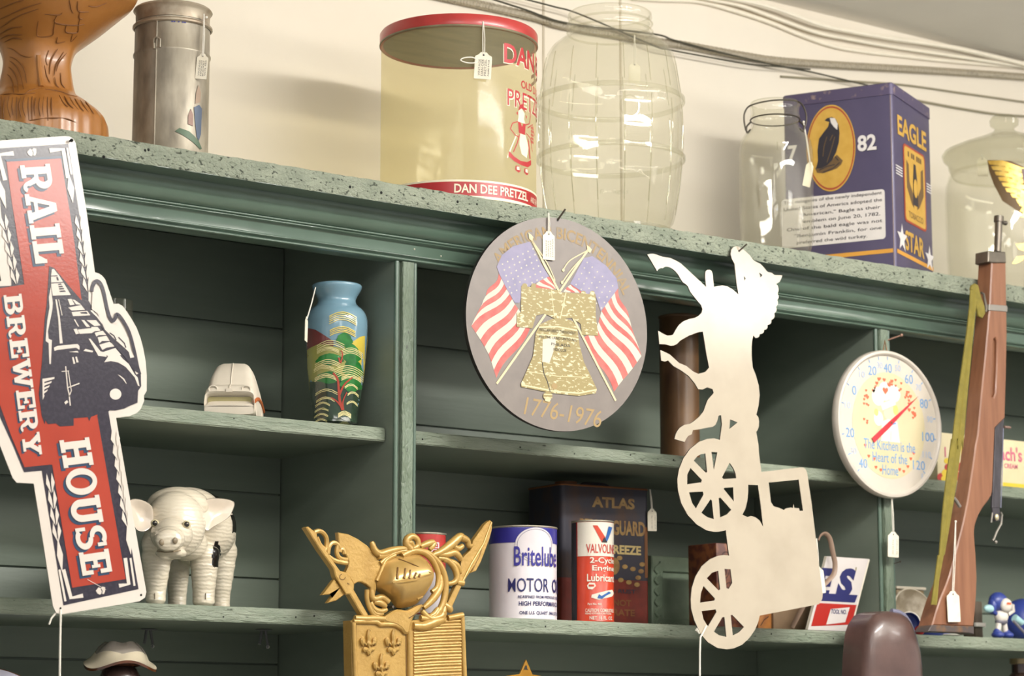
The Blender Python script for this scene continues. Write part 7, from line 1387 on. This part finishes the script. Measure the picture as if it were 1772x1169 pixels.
# ---------------- bottom row
def build_bottom():
    # blue-white plate, lower left corner
    Y = .09; c = PY(-8, 1153, Y); zt = c.z; rd = (zt-ZS4)/2/math.cos(R(10)); mpl = M('pale_lavender_glaze', '#b9b6c6', .25, coat=.4); mbr = M('brown_glaze_edge', '#6b4226', .3, coat=.3); tl = R(10)
    base = Vector((c.x, Y, ZS4+.0026)); f = Fr(base, (math.cos(R(16)), -math.sin(R(16)), 0), (0, math.sin(tl), math.cos(tl))); e = thing('dinner_plate', tuple(base), 'pale lavender plate with a brown edge in the bottom left corner', 'plate'); b = MB(); N = 64
    pr = [(.001, -.001), (rd*.7, -.001), (rd*.97, .006), (rd, .008), (rd*.985, .010), (rd*.9, .009), (rd*.66, .003), (.001, .003)]; vs = [f.pt(r_*math.cos(2*math.pi*k/N), rd+r_*math.sin(2*math.pi*k/N), -.012+h) for r_, h in pr for k in range(N)]
    for i in range(len(pr)-1): b.add(vs[i*N:(i+2)*N], [(k, (k+1) % N, N+(k+1) % N, N+k) for k in range(N)], mbr if i in (2, 3) else mpl, True)
    b.build('plate_disc', e)
    # glazed figure with a wavy brim
    Y = .10; c = PY(208, 1150, Y); o = Vector((c.x, Y, ZS4)); mh = M('cream_grey_glaze', '#9e958b', .22, var='#7d756d', vscale=30, coat=.5, stretch=(1, 1, .4)); mcr = M('cream_brim_glaze', '#cfc3aa', .22, coat=.5); mbn = M('brown_glaze', '#5f3419', .18, coat=.6, var='#3d2213', vscale=30); mdk = M('dark_glaze', '#3a2c28', .15, coat=.6)
    e = thing('glazed_figure', tuple(o), 'cream and brown glazed ceramic figure with a wavy brimmed hat at the bottom left', 'figurine'); k = dist(c)/FPX; z = lambda y: PY(208, y, Y).z; va = view_ang(o); b = MB()
    zb = z(1150); zt = z(1115)
    rings = [(1.0, .0, 62), (1.0, .004, 61), (.80, .012, 50), (.70, .020, 46), (.60, .028, 0), (.44, .0355, 0), (.22, .0385, 0), (.01, .0395, 0)]
    N = 72; vs = []; R0 = 66*k
    for s, h, _ in rings:
        for q in range(N):
            t = 2*math.pi*q/N; wv = (.0055*math.sin(3*(t-va)+.6)) if s > .75 else 0; el = .78 if s > .3 else .85
            vs.append((o.x+R0*s*math.cos(t), o.y+R0*s*el*math.sin(t), zb-.004+h*(zt-zb+.008)/.0395+wv+(.004*abs(math.cos(2.5*t)) if .3 < s < .75 else 0)))
    for i in range(len(rings)-1): b.add(vs[i*N:(i+2)*N], [(q, (q+1) % N, N+(q+1) % N, N+q) for q in range(N)], (mbn, mcr, mcr, mh, mh, mh, mh)[i], True)
    # underside of the brim
    b.add(vs[:N]+[(o.x+R0*.55*math.cos(2*math.pi*q/N), o.y+R0*.5*math.sin(2*math.pi*q/N), zb-.002) for q in range(N)], [(q, (q+1) % N, N+(q+1) % N, N+q) for q in range(N)], mbn, True); b.build('hat', e)
    b = MB(); b.ell((o.x, o.y, zb-.035), (R0*.62, R0*.58, .042), mdk); b.build('head', e)
    b = MB(); b.lathe([(.001, ZS4), (R0*.75, ZS4), (R0*.85, ZS4+.04), (R0*.8, ZS4+.10), (R0*.5, zb-.062), (.001, zb-.055)], (o.x, o.y, 0), mh, seg=48); b.build('body', e)
    # metal star
    Y = .035; f = yplane(Y); c = Vector(f.px(911, 1183)); rr = 42*dist(PY(911, 1183, Y))/FPX; ms = M('mustard_enamel_star', '#a9781c', .35, .2, var='#96690f', vscale=40); mk = M('star_black_print', '#1d1a14', .5); e = thing('metal_star', tuple(f.pt(c.x, c.y)), 'tip of a mustard yellow metal star below the lower middle shelf', 'sign')
    b = MB(); st = [(c.x+(rr if i % 2 == 0 else rr*.50)*math.sin(i*math.pi/5)*1.12, c.y+(rr if i % 2 == 0 else rr*.50)*math.cos(i*math.pi/5)) for i in range(10)]; b.extr(f, st, -.003, 0, ms, bev=.0008)
    b.poly(f, f.pxs([(906, 1158), (909, 1151), (911, 1150), (912, 1156), (914, 1159), (910, 1158)]), mk, .0004); b.build('star_plate', e)
    b = MB(); b.tube([f.pt(c.x, c.y, -.004), f.pt(c.x, ZS4+.004, -.004)], .003, ms, 10); b.lathe([(.001, 0), (.03, 0), (.03, .004), (.001, .005)], (f.pt(c.x, 0, -.004).x, Y+.004, ZS4), ms, seg=32); b.build('stand', e)
    # dark jar at the lower right corner
    Y = .09; c = PY(1764, 1150, Y); md = M('dark_brown_glass', '#3b2c26', .12, coat=.6); e = thing('brown_bottle', (c.x, Y, ZS4), 'dark brown glossy bottle in the bottom right corner', 'bottle'); zt = PY(1764, 1139, Y).z; b = MB(); b.lathe([(.001, ZS4), (.030, ZS4), (.032, ZS4+.01), (.032, zt-.06), (.024, zt-.035), (.014, zt-.025), (.014, zt-.006)], (c.x, Y, 0), md, seg=48); b.build('bottle_body', e); b = MB(); b.lathe([(.014, zt-.010), (.017, zt-.009), (.017, zt), (.001, zt+.001)], (c.x, Y, 0), M('tarnished_cap', '#9a8a66', .35, .5), seg=40); b.build('cap', e)
build_bottom()
# ---------------- hooks under the lower left shelf
mhk = M('clear_grey_hook', '#6c6c6e', .3, coat=.3); mtip = M('white_hook_tip', '#e2ddd6', .4)
for px_, py_, lab in ((457, 1088, 'grey hook with a white tip under the lower left shelf, nearest the knight plaque'), (258, 1087, 'small grey hook under the lower left shelf above the glazed hat figure')):
    p = PZ(px_, py_, Z3[0]); b = MB(); b.ell((p.x, p.y, Z3[0]-.0012), (.014, .009, .0014), mhk)
    b.tube([(p.x-.004, p.y, Z3[0]-.001), (p.x-.008, p.y-.004, Z3[0]-.014), (p.x-.011, p.y-.006, Z3[0]-.022)], .0022, mhk, 8); b.tube([(p.x+.002, p.y, Z3[0]-.001), (p.x+.004, p.y-.002, Z3[0]-.016), (p.x+.004, p.y-.005, Z3[0]-.024), (p.x+.001, p.y-.008, Z3[0]-.026)], .0020, mhk, 8); b.ell((p.x+.003, p.y-.006, Z3[0]-.0255), (.0026, .0026, .0026), mtip)
    o = b.build('hook'); tag(o, lab, 'hook')
# ================================================================ cables along the wall
m_flex = M('grey_flex_conduit', '#b5ab97', .4, .3, var='#9d937f', vscale=200); m_wirek = M('dark_wire', '#3d3a2a', .5); m_cond = M('cream_painted_cable', '#efe6d2', .6); m_wg = M('grey_wire', '#8f876f', .5)
def cable(label, pts, r, m, ribs=0, off=None):
    Y = WY-r-.0012 if off is None else off; P = smoothpts([tuple(PY(x, y, Y)) for x, y in pts], 14, False); b = MB()
    if ribs:
        Q = []; d = 0; last = Vector(P[0]); step = .0032
        dense = []
        for a, c in zip(P, P[1:]):
            n = max(1, int((Vector(c)-Vector(a)).length/step)); dense += [Vector(a)+(Vector(c)-Vector(a))*i/n for i in range(n)]
        dense.append(Vector(P[-1])); b.tube(dense, [r*(1.0 if i % 2 else .80) for i in range(len(dense))], m, 8)
    else: b.tube(P, r, m, 8)
    o = b.build('cable'); tag(o, label, 'cable'); return o
L_ = lambda p: zp(1130, 0, 2.76, p); U_ = lambda p: zp(760, 0, 4.663, p)
ext = lambda pts: [(2*pts[0][0]-pts[1][0], 2*pts[0][1]-pts[1][1])]+pts+[(2*pts[-1][0]-pts[-2][0], 2*pts[-1][1]-pts[-2][1])]
cable('ribbed grey flexible conduit sagging along the cream wall behind the barrel jar', ext(U_([(150, 0), (500, 75), (800, 145), (1020, 210)])+L_([(0, 195), (150, 215), (300, 242), (450, 268), (600, 290), (900, 312), (1300, 335), (1600, 355), (1772, 368)])), .0078, m_flex, 1)
cable('thin dark wire above the ribbed conduit, running behind the jar neck to the eagle tin', ext(U_([(450, 0), (700, 80), (1035, 188)])+L_([(0, 162), (100, 192), (300, 245), (500, 292), (620, 318), (760, 345), (900, 378)])), .0018, m_wirek, 0, WY-.021)
cable('second thin dark wire under the ribbed conduit right of the barrel jar', ext(U_([(720, 0), (930, 55), (1135, 115)])+L_([(0, 216), (65, 235), (250, 270), (450, 305), (600, 318)])), .0016, m_wirek, 0, WY-.027)
cable('lowest cream cable of the bundle near the ceiling', ext(L_([(60, 0), (220, 8), (400, 55), (560, 108), (700, 165), (850, 217), (1000, 245), (1200, 268), (1400, 290), (1772, 322)])), .0042, m_cond)
cable('second cream cable from the bottom in the ceiling bundle', ext(L_([(250, -6), (420, 28), (600, 92), (780, 155), (950, 190), (1150, 225), (1400, 262), (1772, 318)])), .0036, m_cond, 0, WY-.0160)
cable('topmost cream cable of the ceiling bundle', ext(L_([(380, -6), (480, 12), (620, 52), (800, 118), (950, 150), (1150, 185), (1330, 210), (1500, 240), (1772, 305)])), .0045, m_cond, 0, WY-.0275)
cable('thin grey wire on the wall to the upper right of the eagle tin', ext(L_([(900, 385), (1190, 405), (1500, 448), (1772, 487)])), .0020, m_wg)
cable('lower thin grey wire on the wall above the lidded wing jar', ext(L_([(1100, 455), (1260, 480), (1450, 515), (1640, 545), (1772, 555)])), .0024, m_wg)
